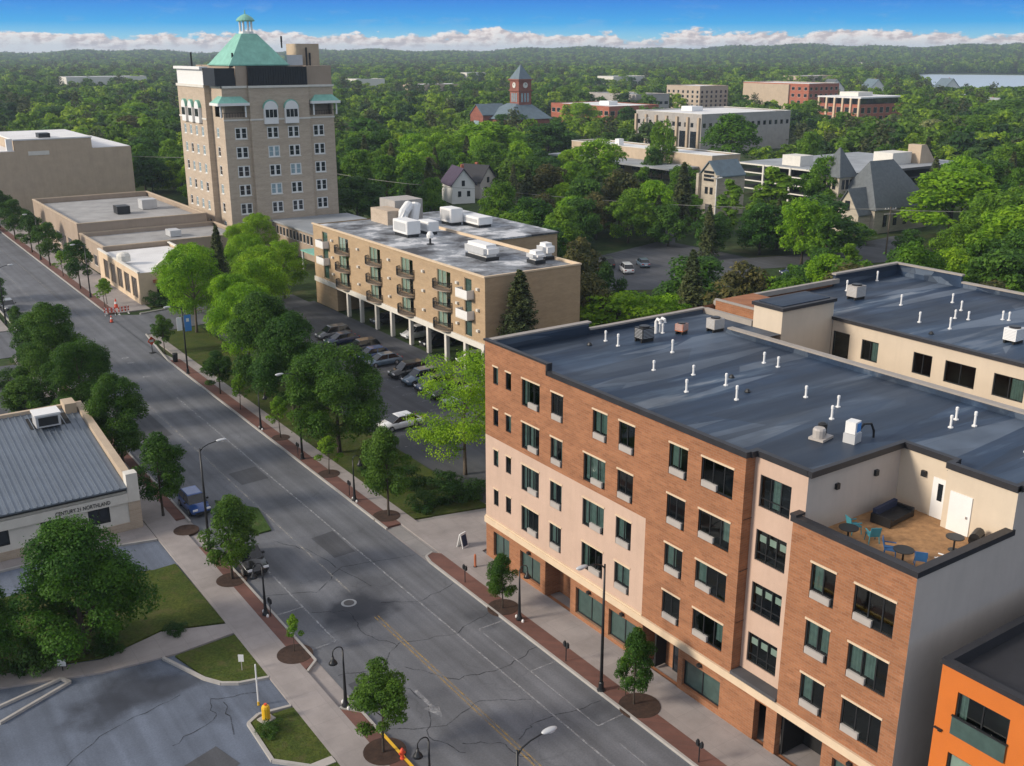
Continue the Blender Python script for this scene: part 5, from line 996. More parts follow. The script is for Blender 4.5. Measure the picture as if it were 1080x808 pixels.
def crown(name, m, w, h, z0, nl, n, size, seed, shape='round', loose=.16):
    r = np.random.default_rng(seed); R_ = w / 2; H_ = h - z0; L = []
    for i in range(nl):
        t = (i + .5) / nl; zz = r.uniform(.04, .98) if shape != 'tier' else r.uniform(.05, .95)
        if shape == 'round': prof = math.sqrt(max(.02, 1 - (2 * zz - .9) ** 2 * .86)) if zz < .95 else .35
        elif shape == 'egg': prof = (min(1, zz * 3.2) ** .5) * (1 - zz) ** .55 * 1.25
        elif shape == 'cone': prof = (1 - zz) ** .9 + .05
        else: prof = math.sqrt(max(.03, 1 - (2 * zz - .75) ** 2 * .6))
        an = r.uniform(0, 2 * math.pi); q = r.uniform(.42, .98) ** .8 * prof * R_
        lr = r.uniform(.15, .34) * R_ * (1.0 if shape != 'cone' else .6)
        L.append((q * math.cos(an), q * math.sin(an), z0 + zz * H_ * .93, lr))
    L.append((0, 0, z0 + H_ * .5, R_ * .5)); L.append((0, 0, z0 + H_ * .8, R_ * .34))
    L = np.array(L); wt = L[:, 3] ** 2; wt /= wt.sum(); k = r.choice(len(L), n, p=wt)
    d = r.normal(size=(n, 3)); d /= np.linalg.norm(d, axis=1, keepdims=True); d[:, 2] = np.where((d[:, 2] < -.2) & (r.random(n) < .6), -d[:, 2], d[:, 2])
    rad = L[k, 3:4] * (r.uniform(.72, 1.0, (n, 1)) + np.abs(r.normal(0, loose, (n, 1))))
    sq = np.array([1, 1, .78 if shape != 'tier' else .42]); P_ = L[k, :3] + d * rad * sq
    P_[:, 2] = np.maximum(P_[:, 2], z0 * .8 + .1)
    Nn = d * .8 + np.array([0, 0, .45]) + r.normal(0, .42, (n, 3)); Nn /= np.linalg.norm(Nn, axis=1, keepdims=True)
    return leaf_mesh(name, P_, Nn, size, m, seed + 1), L
def trunk_mesh(L, h, z0, r0, m, lean=.1):
    mb = MB(); ztop = h * .82; mb.tube([(0, 0, -.1), (.02, .01, z0 * .5), (lean * .4, .03, z0), (lean, .05, (z0 + ztop) * .5), (lean * .6, 0, ztop)], [r0 * 1.25, r0, r0 * .85, r0 * .5, r0 * .1], 8)
    for i, l in enumerate(sorted(L.tolist(), key=lambda q: -q[3])[:11]):
        zb = max(z0 * .8, min(l[2] - .3, z0 + (l[2] - z0) * .45)); mb.tube([(lean * .5, .03, zb), (l[0] * .45, l[1] * .45, zb + (l[2] - zb) * .5), (l[0] * .9, l[1] * .9, l[2])], [r0 * .42, r0 * .25, r0 * .06], 5, cap=False)
    return mb.mesh('trunk', m, smooth=True)
def spruce(name, m, w, h, z0, n, size, seed):
    r = np.random.default_rng(seed); nb = 120; P_ = []; q = []; mb = MB(); mb.tube([(0, 0, -.1), (0, 0, h * .97)], [w * .035, .02], 7)
    per = n // nb
    for i in range(nb):
        t = (i / nb) ** .85; z = z0 + (h - z0) * t * .98; ln = w / 2 * (1 - t) ** .85 * r.uniform(.7, 1.1) + .12; an = i * 2.4 + r.uniform(-.3, .3)
        u = r.uniform(.12, 1, per) ** .8; dr = ln * u; sag = -.28 * dr * r.uniform(.7, 1.2) + .12 * dr * u
        off = r.normal(0, .10 * ln + .04, (per, 3)); c, s = math.cos(an), math.sin(an)
        P_.append(np.stack([dr * c, dr * s, z + sag], 1) + off); q.append(np.tile([c * .35, s * .35, .8], (per, 1)))
        if i % 3 == 0: mb.tube([(0, 0, z), (ln * c * .8, ln * s * .8, z - .2 * ln)], [.04, .015], 4, cap=False)
    P_ = np.concatenate(P_); q = np.concatenate(q) + r.normal(0, .4, (len(P_), 3)); q /= np.linalg.norm(q, axis=1, keepdims=True)
    return leaf_mesh(name, P_, q, size, m, seed), mb.mesh('trunk', 'bark', smooth=True)
PRO = {}
def proto(kind):
    if kind in PRO: return PRO[kind]
    K_ = dict(  # name, leaf material, w, h, z0, lobes, leaves, size, shape, trunk radius
        maple=('maple_tree', 'leaf maple', 9, 11.5, 2.3, 60, 44000, .205, 'round', .22), maple2=('maple_tree', 'leaf maple', 8.5, 11.5, 2.1, 52, 42000, .205, 'egg', .22),
        big=('shade_tree', 'leaf big', 8, 10, 1.0, 64, 48000, .185, 'egg', .24), street=('street_tree', 'leaf street', 4, 6.4, 1.7, 38, 14000, .15, 'egg', .09), street2=('street_tree', 'leaf street', 4.2, 6.4, 1.7, 30, 13000, .155, 'round', .09),
        young=('sapling', 'leaf young', 2, 4, 1.2, 16, 1500, .17, 'egg', .045), loc=('locust_tree', 'leaf bright', 8, 11, 2.4, 46, 24000, .2, 'round', .16), honey=('honey_locust_tree', 'leaf lime', 9.5, 11.5, 2.0, 54, 22000, .18, 'tier', .18),
        b=('broadleaf_tree', 'leaf mid', 10, 12, 1.5, 44, 7600, .5, 'round', .24), b2=('broadleaf_tree', 'leaf mid', 10, 12, 1.4, 38, 7400, .5, 'egg', .24), d=('broadleaf_tree', 'leaf dark', 10, 12, 1.4, 44, 7600, .5, 'round', .24), d2=('broadleaf_tree', 'leaf dark', 10, 12, 1.4, 34, 7400, .5, 'egg', .24),
        l=('broadleaf_tree', 'leaf bright', 10, 12, 1.4, 46, 7600, .5, 'round', .24), l2=('broadleaf_tree', 'leaf bright', 10, 12, 1.3, 36, 7400, .5, 'egg', .24), o=('columnar_tree', 'leaf mid', 5, 12, 1.2, 36, 3400, .52, 'egg', .18), r=('broadleaf_tree', 'leaf brown', 9, 12, 1.6, 40, 3400, .6, 'egg', .22), w=('broadleaf_tree', 'leaf pale', 9, 12, 1.5, 36, 4600, .6, 'round', .22),
        y=('locust_tree', 'leaf lime', 10, 9, 1.5, 48, 7000, .42, 'tier', .2), s=('shrub', 'leaf shrub', 4, 3, .1, 22, 2600, .26, 'round', .06), sh=('shrub', 'leaf shrub', 3, 1.6, .05, 18, 3000, .13, 'round', .04))
    if kind in ('spruce', 'c'):
        cm, tm = spruce('crown', 'leaf spruce', 5.5, 13, .8, 15000 if kind == 'spruce' else 4800, .24 if kind == 'spruce' else .5, 77); PRO[kind] = ('spruce_tree', cm, tm, 5.5, 13)
    else:
        nm, m, w, h, z0, nl, n, sz, shp, tr = K_[kind]; sd_ = sum(map(ord, kind)) * 7
        cm, L = crown('crown', m, w, h, z0, nl, n, sz, sd_, shp); tm = trunk_mesh(L, h, z0, tr, 'bark light' if kind in ('loc', 'honey', 'y') else 'bark'); PRO[kind] = (nm, cm, tm, w, h)
    return PRO[kind]
trr = random.Random(21)
def tree(kind, x, y, h, w, label, cat='tree', group=None, z=0):
    nm, cm, tm, w0, h0 = proto(kind); t = thing(nm, label, cat, (x, y, z), trr.uniform(0, 6.28), group); q = trr.uniform(.88, 1.13); t.scale = (w / w0 * q, w / w0 / q, h / h0)
    inst('crown', cm, t); inst('trunk', tm, t); return t
# the trees along the street
for k, x, y, h, w, lab in [
    ('maple', 38.9, 86.0, 10.9, 9.4, 'largest dark green maple behind the right sidewalk, nearest the parked cars'), ('maple2', 39.4, 98, 11.7, 8.0, 'dark green maple just beyond the largest one on the right sidewalk'),
    ('maple2', 39.5, 106, 12.6, 8.8, 'wide green maple third in the row behind the right sidewalk'), ('loc', 42.2, 138, 12.8, 8.8, 'yellow green tree on the corner opposite the cream bank'),
    ('loc', 49.5, 133, 11.0, 8.0, 'yellow green tree standing right of the corner tree below the tower'), ('spruce', 49.4, 148, 13.2, 5.0, 'dark pointed spruce rising behind the yellow green corner trees'),
    ('street', 36.1, 70.7, 8.3, 4.0, 'dense upright street tree in a mulch ring by the gravel drive'), ('young', 35.8, 81.7, 3.9, 2.3, 'thin yellow green sapling between the upright street tree and the largest maple'),
    ('young', 35.8, 93, 4.5, 2.3, 'thin sapling on the right sidewalk in front of the dark maple'), ('street2', 35.6, 110, 5.2, 3.6, 'small street tree on the right kerb below the third maple'), ('young', 35.5, 103.4, 4.2, 2.0, 'small sapling between two street maples on the right kerb'),
    ('street2', 33.9 + 1.6, 130.4, 5.2, 3.0, 'small round street tree beside the red and white sign at the corner'), ('honey', 46.2, 74.8, 12.0, 9.8, 'feathery lime green honey locust at the left end of the brick block'),
    ('street2', 21.4, 43.7, 5.8, 3.5, 'round street tree in a mulch ring near the bottom of the picture'), ('young', 21.4, 55.9, 2.8, 1.2, 'tiny bright green sapling in a mulch ring on the left kerb'), ('street', 21.5, 67.5, 6.8, 4.4, 'bushy street tree beside the dark car on the left kerb'),
    ('big', 10.3, 63.4, 9.6, 7.6, 'big dense green tree on the lawn in front of the white office'), ('big', 4.0, 65.5, 7.4, 6.0, 'big green tree cut by the left edge of the picture'), ('street', 20.6, 81.3, 7.6, 4.2, 'street tree at the corner of the white office beside the silver car'),
    ('maple2', 20.7, 94, 9.4, 6.2, 'round green tree right behind the white office corner'), ('maple', 20.4, 107.5, 9.6, 6.2, 'dark green tree second behind the white office on the left kerb'), ('maple2', 20.3, 117.5, 11.6, 6.6, 'tall pointed green tree in the left kerb row'),
    ('street', 20.2, 130, 8.0, 5.8, 'last dark tree of the left kerb row before the crossing'), ('street', 35.5, 52.8, 4.5, 2.3, 'small street tree in front of the first shop windows of the brick block'), ('street', 35.7, 39.2, 5.3, 2.5, 'small upright street tree beside the lamp post in front of the brick block'),
    ('young', 35.9, 40.2, 3.2, 1.1, 'little bright sapling behind the upright street tree by the brick block'), ('street2', 17.3, 99.6, 6.0, 5.0, 'low green tree against the rear wall of the white office'), ('street', 15.5, 108, 6.4, 5.5, 'green tree by the striped lot behind the white office'),
    ('street2', 18.6, 121.5, 6.5, 5, 'yellow green tree low in the left kerb row by the striped lot'), ('street2', 20.3, 163, 7.2, 5.8, 'dark round tree at the left edge beyond the crossing'), ('street2', 20.8, 175, 6.8, 5.2, 'dark tree at the left edge further up the street'), ('street', 22.0, 152.2, 4.0, 2.6, 'small dark tree on the left corner of the crossing'),
    ('street2', 35.6, 176, 8.4, 5.0, 'dark street tree with a clear trunk in front of the cream bank'), ('street2', 35.6, 199, 8.2, 5.2, 'dark street tree in front of the low brown shop'), ('street', 35.6, 215, 8.2, 5.6, 'dark street tree in front of the long brown shop, nearer one'), ('street2', 35.6, 232, 8.6, 6.2, 'dark street tree in front of the long brown shop, middle one'), ('street', 35.6, 250, 8.8, 6.5, 'dark street tree at the far end of the long brown shop'),
    ('young', 35.6, 160.5, 4.4, 2.4, 'bare small tree on the bank corner, left one'), ('young', 36.4, 162.5, 4.2, 2.2, 'bare small tree on the bank corner, right one'), ('young', 35.5, 188, 4.6, 2.6, 'small street tree between the bank and the brown shops'),
    ('spruce', 67.4, 96.4, 13.2, 7.8, 'tall brown green spruce against the end wall of the balcony building'), ('r', 83.2, 102, 10, 7.5, 'brownish tree behind the spruce at the end wall of the balcony building'), ('s', 55.0, 152.5, 7.5, 4.2, 'bare brownish shrub tree by the left end of the balcony building'), ('loc', 58, 160, 9.5, 6.0, 'yellow green tree at the foot of the brick tower'), ('loc', 63, 176, 8.5, 6, 'bright green tree between the bank and the brick tower')]:
    tree(k, x, y, h, w, lab, group='street and garden trees')
for x, y, h, w, lab in [(45.5, 149.5, 10.5, 7.5, 'yellow green tree at the kerb of the bank lane'), (54, 143, 10.5, 7.5, 'bright tree against the left end of the balcony building lot'), (44.0, 127, 10.5, 7.5, 'mid green tree behind the banner lamp'), (41.8, 117, 11, 8, 'green tree merging with the mid green one behind the banner lamp'), (60.5, 151, 9.5, 7, 'bright tree hiding the low hall between tower and balcony building'), (70, 186, 8.5, 7, 'bright tree at the foot of the tower corner')]: tree('loc', x, y, h, w, lab, group='street and garden trees')
for x, y, h, w, lab in [(39.4, 70.6, 1.5, 3.4, 'dark low shrub first in the bed by the gravel drive'), (42.0, 69.8, 1.7, 3.6, 'dark shrub in the middle of the bed under the honey locust'), (44.6, 70.0, 1.4, 3.2, 'dark shrub at the right end of the bed under the honey locust'), (40.0, 75, 2.0, 3.4, 'shrub behind the upright street tree'), (43, 73.2, 1.5, 3.4, 'shrub below the lime honey locust trunk'), (39.2, 79.5, 1.7, 3.0, 'shrub between the street sapling and the car park'),
    (7.0, 62.9, 2.0, 3.6, 'dark shrub left of the big lawn tree'), (4.0, 63.4, 1.7, 3.4, 'dark shrub under the tree at the left edge'), (11.3, 62.9, 1.1, 2.4, 'low shrub under the big lawn tree by the path'), (15.8, 62.7, .7, 1.6, 'small yellow flowered shrub by the path corner'), (42.3, 158.0, 2.0, 3.6, 'round clipped dark hedge left of the bank door'), (45.2, 157.8, 1.7, 5.6, 'long clipped dark hedge in front of the bank door'),
    (16.9, 49.0, .7, 1.6, 'tuft of long grass by the yellow box'), (40.5, 23.3, 2.2, 1.6, 'small plants in the gap between the brick and orange buildings'), (16.6, 128, 1.6, 4.5, 'low hedge beside the striped lot'), (17.6, 118, 1.5, 4, 'low green bush under the left kerb trees')]:
    tree('sh', x, y, h, w, lab, 'shrub', 'shrubs and hedges')
WORD = dict(b='round mid green tree', d='dense dark green tree', l='bright yellow green tree', c='dark pointed conifer', o='narrow upright green tree', r='reddish brown tree', w='pale whitish green tree', y='spreading lime green tree', s='bluish green shrub')
ZONE = dict(a='in the woods between the balcony building and the clock tower', b='around the parking garage and the gray office block', c='on the wooded slope at the right, around and behind the church', d='in the woods left of the tall brick tower')
MID = """b 153.0 307.4 13.0 21.4 a;d 102.1 209.3 11.0 12.6 a;l 134.2 242.1 12.0 11.5 a;d 169.6 301.1 13.0 12.4 a;b 299.5 499.4 13.0 23.7 a;d 322.5 587.8 14.0 35.5 a;l 182.6 280.4 16.0 24.0 a;d 249.4 366.4 13.0 19.8 a;b 274.1 430.8 12.0 18.2 a;l 171.3 245.4 13.0 10.3 a;d 217.7 294.9 14.0 20.4 a;c 130.3 183.5 13.0 8.2 a;l 185.3 228.4 14.0 15.9 a;b 116.4 152.7 10.0 9.5 a;r 144.2 169.3 14.0 10.5 a;l 327.2 414.2 13.0 19.7 a;d 321.1 373.7 13.0 13.1 b;d 670.2 821.0 14.0 20.5 b;b 217.9 236.8 17.0 8.6 b;d 211.6 234.1 10.0 6.8 b;c 162.1 168.9 14.0 7.6 b;d 142.4 139.7 8.0 7.6 b;o 162.5 154.9 12.0 6.0 b;o 175.3 154.9 14.0 8.7 b;b 185.5 150.5 15.0 10.8 b;d 157.9 127.7 11.0 17.2 b;l 197.6 125.9 14.0 22.0 c;l 166.6 93.7 13.0 15.8 c;b 261.5 250.4 17.5 24.1 b;b 416.5 350.1 14.0 18.7 b;b 370.5 291.8 13.0 16.1 b;b 340.1 257.1 13.0 18.1 c;d 302.0 216.9 12.0 18.9 c;w 375.3 253.4 12.0 17.3 c;b 368.2 231.5 14.0 25.0 c;b 483.9 288.2 15.0 36.4 c;c 236.2 156.5 12.0 6.2 c;d 106.7 106.7 9.0 12.5 b;y 84.9 98.9 8.0 11.8 a;y 91.3 97.9 7.0 7.5 a;s 99.7 119.6 6.0 5.8 a;r 85.7 110.2 12.0 7.3 a;c 86.6 110.3 9.0 4.5 a;l 136.7 581.9 14.0 29.7 d;d 104.9 518.2 14.0 26.0 d;l 138.4 517.3 14.0 22.5 d;d 91.6 324.7 15.0 12.6 d;r 110.1 423.8 14.0 18.4 d;d 117.0 675.3 15.0 33.1 d;d 141.0 467.8 13.0 16.6 d;y 114.4 102.6 6.0 7.0 b;b 214.5 153.5 9.0 6.8 c;d 237.4 142.9 13.0 13.7 c;d 173.9 119.0 5.0 5.4 c;b 175.8 132.3 4.0 7.7 c;l 106.9 55.8 10.4 7.7 c;c 112.2 56.5 9.7 4.4 c;d 106.9 68.3 9.4 8.1 c;b 99.7 83.5 10.0 8.2 b;r 116.9 59.6 10.9 9.1 c;d 114.0 70.2 9.8 9.0 c;r 109.4 81.4 11.8 11.2 c;r 102.6 94.6 10.9 8.3 b;r 121.0 70.6 10.2 8.0 c;b 127.2 62.6 14.1 10.6 c;d 108.4 91.4 9.1 7.1 b;c 100.0 101.6 11.3 5.1 b;o 126.7 70.4 9.1 4.6 c;b 121.4 81.0 12.7 9.7 c;o 114.2 95.7 8.8 4.4 b;b 120.4 90.7 9.2 7.9 c;d 132.0 76.2 12.2 11.4 c;l 137.3 67.6 12.7 11.2 c;l 123.1 97.3 8.9 7.6 b;c 98.8 123.8 9.5 4.3 a;o 136.5 81.9 12.7 6.3 c;d 131.6 90.6 10.0 7.6 c;d 140.6 76.4 13.4 11.4 c;d 128.2 102.3 8.5 6.7 b;r 102.6 129.3 8.9 7.2 a;l 139.6 88.2 9.4 7.7 c;o 134.9 102.8 8.8 4.4 c;d 101.2 136.1 10.1 7.0 a;r 152.8 78.6 11.7 9.0 c;d 148.4 86.9 10.5 7.4 c;o 149.7 93.1 8.6 4.3 c;o 105.4 141.6 10.2 5.1 a;b 101.3 146.7 10.4 9.9 a;d 160.3 79.8 11.9 10.8 c;o 159.0 89.3 10.3 5.2 c;o 144.2 114.4 12.7 6.4 b;b 167.5 83.3 10.7 7.6 c;b 162.1 102.4 8.9 7.2 c;l 148.6 123.3 12.1 10.3 b;c 138.7 137.2 10.2 4.6 b;d 176.2 85.8 12.2 11.6 c;d 116.5 162.5 10.4 9.4 a;d 124.0 158.0 10.7 9.2 a;b 173.3 102.4 13.1 12.2 c;d 149.8 134.5 10.2 9.1 b;d 141.4 150.8 8.7 7.7 b;c 156.1 136.0 10.2 4.6 b;l 120.5 168.7 9.2 6.5 a;l 127.1 164.2 9.7 7.9 a;b 137.2 158.2 10.7 9.3 b;o 187.7 93.4 9.7 4.8 c;o 155.4 141.6 9.9 5.0 b;c 142.9 155.8 9.6 4.3 b;b 183.8 105.7 12.2 11.3 c;b 118.2 176.8 11.7 8.4 a;r 134.5 165.0 10.1 8.2 a;d 188.2 99.5 10.5 9.1 c;o 160.0 142.1 8.5 4.3 b;r 127.1 173.4 9.4 7.3 a;o 184.5 112.7 10.1 5.0 c;l 146.4 160.7 11.7 9.6 b;d 136.4 171.7 12.3 10.4 a;o 154.6 157.0 9.0 4.5 b;d 197.7 97.8 10.6 10.0 c;o 190.0 114.5 8.7 4.3 c;b 194.5 110.6 12.0 11.2 c;b 151.9 166.6 11.0 8.6 b;d 141.1 176.8 11.1 8.3 a;l 138.4 182.3 9.7 6.9 a;b 203.5 105.7 9.6 7.7 c;b 115.2 199.0 10.9 7.8 a;d 151.6 175.3 9.8 9.0 b;c 207.8 102.8 13.5 6.1 c;c 112.2 204.0 9.0 4.1 a;c 205.0 113.5 11.5 5.2 c;r 139.3 189.5 13.6 11.9 a;c 118.1 204.7 14.5 6.5 a;r 205.1 118.2 9.0 6.8 c;d 210.1 109.9 10.1 8.6 c;o 150.5 188.5 13.0 6.5 a;o 163.0 183.5 12.1 6.0 b;b 220.7 109.5 12.1 10.2 c;d 120.7 216.2 10.2 8.4 a;b 219.2 116.5 10.5 8.5 c;o 121.8 222.5 12.8 6.4 a;o 83.2 241.0 12.8 6.4 a;o 90.3 238.7 10.1 5.0 a;c 223.4 126.4 9.4 4.2 c;b 179.2 186.4 10.5 9.0 b;l 227.0 124.9 8.5 6.5 c;b 120.9 230.5 13.0 10.6 a;d 225.4 131.1 8.9 7.1 c;o 83.4 248.0 13.7 6.8 a;b 218.8 144.7 10.6 7.5 c;b 116.2 237.2 14.1 11.5 a;l 224.8 140.7 13.9 11.1 c;b 124.9 236.3 11.0 7.9 a;b 232.6 132.8 11.8 8.3 c;d 111.1 244.3 12.4 11.1 a;l 98.7 250.3 11.0 8.2 a;r 87.0 257.2 10.0 8.8 a;o 240.0 128.8 12.2 6.1 c;b 104.2 252.5 9.5 6.9 a;c 155.7 225.9 9.1 4.1 a;d 162.1 222.1 9.1 6.7 a;c 116.4 249.6 11.1 5.0 a;b 124.1 247.6 10.5 7.9 a;l 84.2 264.4 10.6 8.0 a;l 170.1 220.1 9.4 7.6 a;b 243.8 133.8 11.8 9.8 c;d 111.1 257.0 10.8 8.9 a;c 105.3 260.3 9.8 4.4 a;d 97.1 263.8 9.3 7.9 a;d 168.7 225.5 8.9 6.5 a;c 125.9 253.3 12.3 5.5 a;r 141.0 246.1 10.4 9.4 a;l 91.7 269.1 12.1 11.1 a;b 120.4 257.7 9.7 8.7 a;c 246.5 142.4 13.9 6.2 c;o 105.7 265.1 9.9 5.0 a;o 100.3 267.3 8.7 4.3 a;o 150.2 242.8 11.5 5.8 a;d 167.1 232.3 10.4 7.8 a;o 125.7 257.9 10.4 5.2 a;l 255.0 133.6 10.3 7.8 c;b 163.7 237.8 11.2 8.1 a;o 155.9 244.1 9.9 4.9 a;l 113.9 266.3 10.5 8.1 a;d 107.5 270.4 10.4 9.3 a;c 136.6 257.1 13.4 6.0 a;d 173.4 234.0 10.0 8.6 a;d 151.9 248.5 8.9 6.6 a;o 259.9 133.4 10.2 5.1 c;l 145.5 253.9 10.9 7.7 a;b 125.1 264.6 9.4 8.7 a;b 131.9 261.4 10.7 8.0 a;l 92.3 278.0 10.5 7.9 a;b 141.4 258.8 10.1 7.4 a;o 261.2 137.5 9.8 4.9 c;l 103.0 277.0 10.8 9.6 a;b 162.1 247.7 13.1 12.3 a;c 124.0 270.1 14.2 6.4 a;c 150.0 256.7 11.6 5.2 a;o 265.0 135.1 13.2 6.6 c;b 115.9 274.6 11.4 8.1 a;b 96.9 282.5 9.0 6.9 a;b 154.7 256.9 10.3 7.4 a;d 80.3 289.5 11.2 9.3 d;c 264.8 143.3 14.5 6.5 c;o 112.3 279.4 12.6 6.3 a;o 140.7 266.3 14.0 7.0 a;b 91.9 288.1 11.5 10.4 a;l 134.4 271.0 10.5 7.6 a;l 185.0 240.3 10.3 8.8 a;o 120.2 278.8 13.2 6.6 a;d 147.3 265.7 10.0 7.6 a;d 103.2 286.5 10.5 8.1 a;d 125.7 278.6 9.4 7.9 a;b 159.8 260.6 10.5 7.9 a;d 272.6 139.1 9.0 7.8 c;c 177.4 249.5 9.3 4.2 a;b 80.4 296.9 13.0 10.4 d;l 167.1 258.4 13.7 11.2 a;c 137.7 275.5 14.2 6.4 a;l 113.5 286.5 9.8 8.8 a;c 119.7 285.2 12.6 5.7 a;l 152.8 269.0 11.9 10.0 a;d 181.8 250.7 10.2 7.4 a;b 88.2 297.0 9.3 8.3 d;o 123.8 284.6 11.1 5.5 a;d 99.4 294.8 8.8 8.3 a;o 104.6 293.2 10.3 5.1 a;b 159.9 269.6 11.2 9.0 a;o 137.9 281.7 9.2 4.6 a;b 145.1 279.6 9.9 7.6 a;c 167.4 267.4 13.2 6.0 a;c 115.2 293.9 8.8 3.9 a;b 177.5 261.6 9.2 7.2 a;o 278.2 151.0 8.5 4.3 c;l 82.8 305.8 9.4 8.2 d;o 124.7 291.6 10.6 5.3 a;l 154.4 277.7 13.7 12.4 a;c 118.8 296.6 8.6 3.9 a;d 140.0 287.5 13.5 9.9 a;b 91.2 306.7 13.1 12.1 d;o 133.1 291.7 11.7 5.9 a;b 111.7 300.7 12.2 10.3 a;l 164.1 276.3 13.8 12.4 a;d 79.1 312.3 9.3 7.4 d;b 179.7 268.3 10.5 8.5 a;d 148.7 287.7 14.4 12.7 a;b 289.2 147.7 11.3 9.5 c;d 127.9 298.9 10.7 8.1 a;b 142.8 293.0 9.6 6.7 a;b 119.4 303.5 8.6 6.7 a;b 287.0 155.4 12.0 9.0 c;b 282.2 164.4 12.4 11.3 c;b 105.9 309.5 10.0 9.1 a;d 85.1 316.2 13.3 11.9 d;o 139.9 296.3 10.7 5.4 a;o 114.4 307.2 12.0 6.0 a;c 98.9 312.8 12.6 5.7 a;o 287.7 160.3 8.9 4.4 c;d 133.7 301.3 12.1 8.9 a;b 165.1 285.8 14.2 12.8 a;c 93.7 316.7 10.0 4.5 d;o 102.9 316.3 9.5 4.7 a;d 153.5 296.2 10.2 8.0 a;b 282.9 177.6 9.8 8.5 c;d 110.6 315.6 13.4 10.4 a;d 129.8 308.4 8.8 8.0 a;b 258.4 215.2 13.8 10.4 b;o 160.4 296.0 8.9 4.4 a;c 279.1 188.3 13.1 5.9 c;d 299.5 153.9 13.6 10.3 c;r 295.9 161.4 14.1 10.7 c;o 82.5 327.1 13.1 6.5 d;b 164.5 295.3 10.0 7.0 a;d 47.2 335.1 12.0 9.7 d;d 121.9 315.9 13.4 11.6 a;l 169.5 293.5 9.2 6.7 a;b 108.4 321.4 9.4 6.7 a;o 141.4 308.4 13.3 6.6 a;b 55.7 335.4 10.7 8.9 d;r 135.3 312.5 9.7 7.8 a"""
TREES = []
for row in MID.split(';'):
    k, x, y, h, w, zn = row.split(); x, y, h, w = map(float, (x, y, h, w)); kk = k
    if k in 'bdl' and trr.random() < .5: kk = k + '2'
    lab = WORD[k] + ' ' + ZONE[zn]; tree(kk, x, y, h, w, lab, 'shrub' if k == 's' else 'tree', lab.replace(' tree ', ' trees ').replace('conifer ', 'conifers ')); TREES.append((x, y, w))
# the far woodland: one mass, instanced
FP = [(36,95,20,148),(40,110,155,235),(0,75,150,330),(62,105,185,230),(275,345,275,335),(190,250,205,300),(195,275,150,210),(495,540,505,560),(500,560,420,500),(460,505,350,390),(340,390,415,475),(230,275,350,395),(165,215,125,180),(130,150,212,235),(12,40,0,420),(112,135,128,150),(130,240,196,214)]
KO = [(403,475,87,96,860),(52,109,80,90,1020),(476,508,76,84,1190),(630,684,80,89,1015),(825,881,79,87,1060),(365,406,83,92,880),(850,880,84,96,810),(672,738,118,148,395),(738,830,114,150,395),(645,778,152,172,300),(776,890,168,192,255),(890,1022,150,190,255),(700,765,88,112,690),(778,865,88,106,660),(862,946,98,122,580),(580,684,104,122,540),(524,562,70,114,445),(746,768,172,215,240),(893,978,140,245,225),(476,492,186,200,240),(180,360,20,280,190),(330,610,205,380,100),(0,145,138,205,285),(510,1080,280,640,60),(148,190,150,200,300),(985,1085,79,90,1200),(690,830,235,262,190),(646,702,270,292,182),(840,900,76,84,900),(925,975,235,258,210)]
WP = WATER
def inpoly(x, y, p):
    c = False
    for i in range(len(p)):
        (a, b), (d, e) = p[i], p[i - 1]
        if (b > y) != (e > y) and x < (d - a) * (y - b) / (e - b) + a: c = not c
    return c
rw_ = np.random.default_rng(4); pts = []; grid = {}
for x, y, w in TREES: grid.setdefault((int(x // 12), int(y // 12)), []).append((x, y, w))
def free(x, y, w):
    gx_, gy_ = int(x // 12), int(y // 12)
    for i in (-1, 0, 1):
        for j in (-1, 0, 1):
            for a, b, c in grid.get((gx_ + i, gy_ + j), ()):
                if (a - x) ** 2 + (b - y) ** 2 < ((w + c) * .31) ** 2: return False
    return True
def wood(x, y, h, w, near):
    for a, b, c, d in FP:
        if a - w / 2 < x < b + w / 2 and c - w / 2 < y < d + w / 2: return False
    if inpoly(x, y, WP) and ridge(x, y) < .3: return False
    if near:
        u, vb, _ = proj(x, y, 0); vt = proj(x, y, h)[1]; wp = w * 1090 / _; dist = math.hypot(x, y)
        for a, b, c, d, D in KO:
            if dist < D and u + wp / 2 > a and u - wp / 2 < b and vb > c and vt < d: return False
    return True
for (r0, r1, n, hh) in [(250, 520, 5200, (8, 14)), (520, 1150, 13000, (10, 16)), (1150, 2300, 16000, (12, 18)), (2300, 4300, 22000, (13, 20))]:
    A_ = rw_.uniform(-36, 36, n); RR = np.sqrt(rw_.uniform(r0 * r0, r1 * r1, n)); HH = rw_.uniform(*hh, n); U_ = rw_.random(n)
    for a, r, h, u in zip(A_, RR, HH, U_):
        hd = YAW + math.radians(a); x, y = r * math.sin(hd), r * math.cos(hd); w = h * (.88 + .5 * u)
        if r < 1150 and not free(x, y, w): continue
        if not wood(x, y, h, w, r < 1300): continue
        if r < 1150: grid.setdefault((int(x // 12), int(y // 12)), []).append((x, y, w))
        pts.append((x, y, ridge(x, y), h, w))
pts = np.array(pts, dtype=np.float32)
wm_ = bpy.data.meshes.new('woodland'); wm_.vertices.add(len(pts)); wm_.vertices.foreach_set('co', pts[:, :3].ravel())
for nm, col_ in (('tall', pts[:, 3]), ('wide', pts[:, 4])):
    at_ = wm_.attributes.new(nm, 'FLOAT', 'POINT'); at_.data.foreach_set('value', col_)
src = bpy.data.collections.new('woodland_sources')
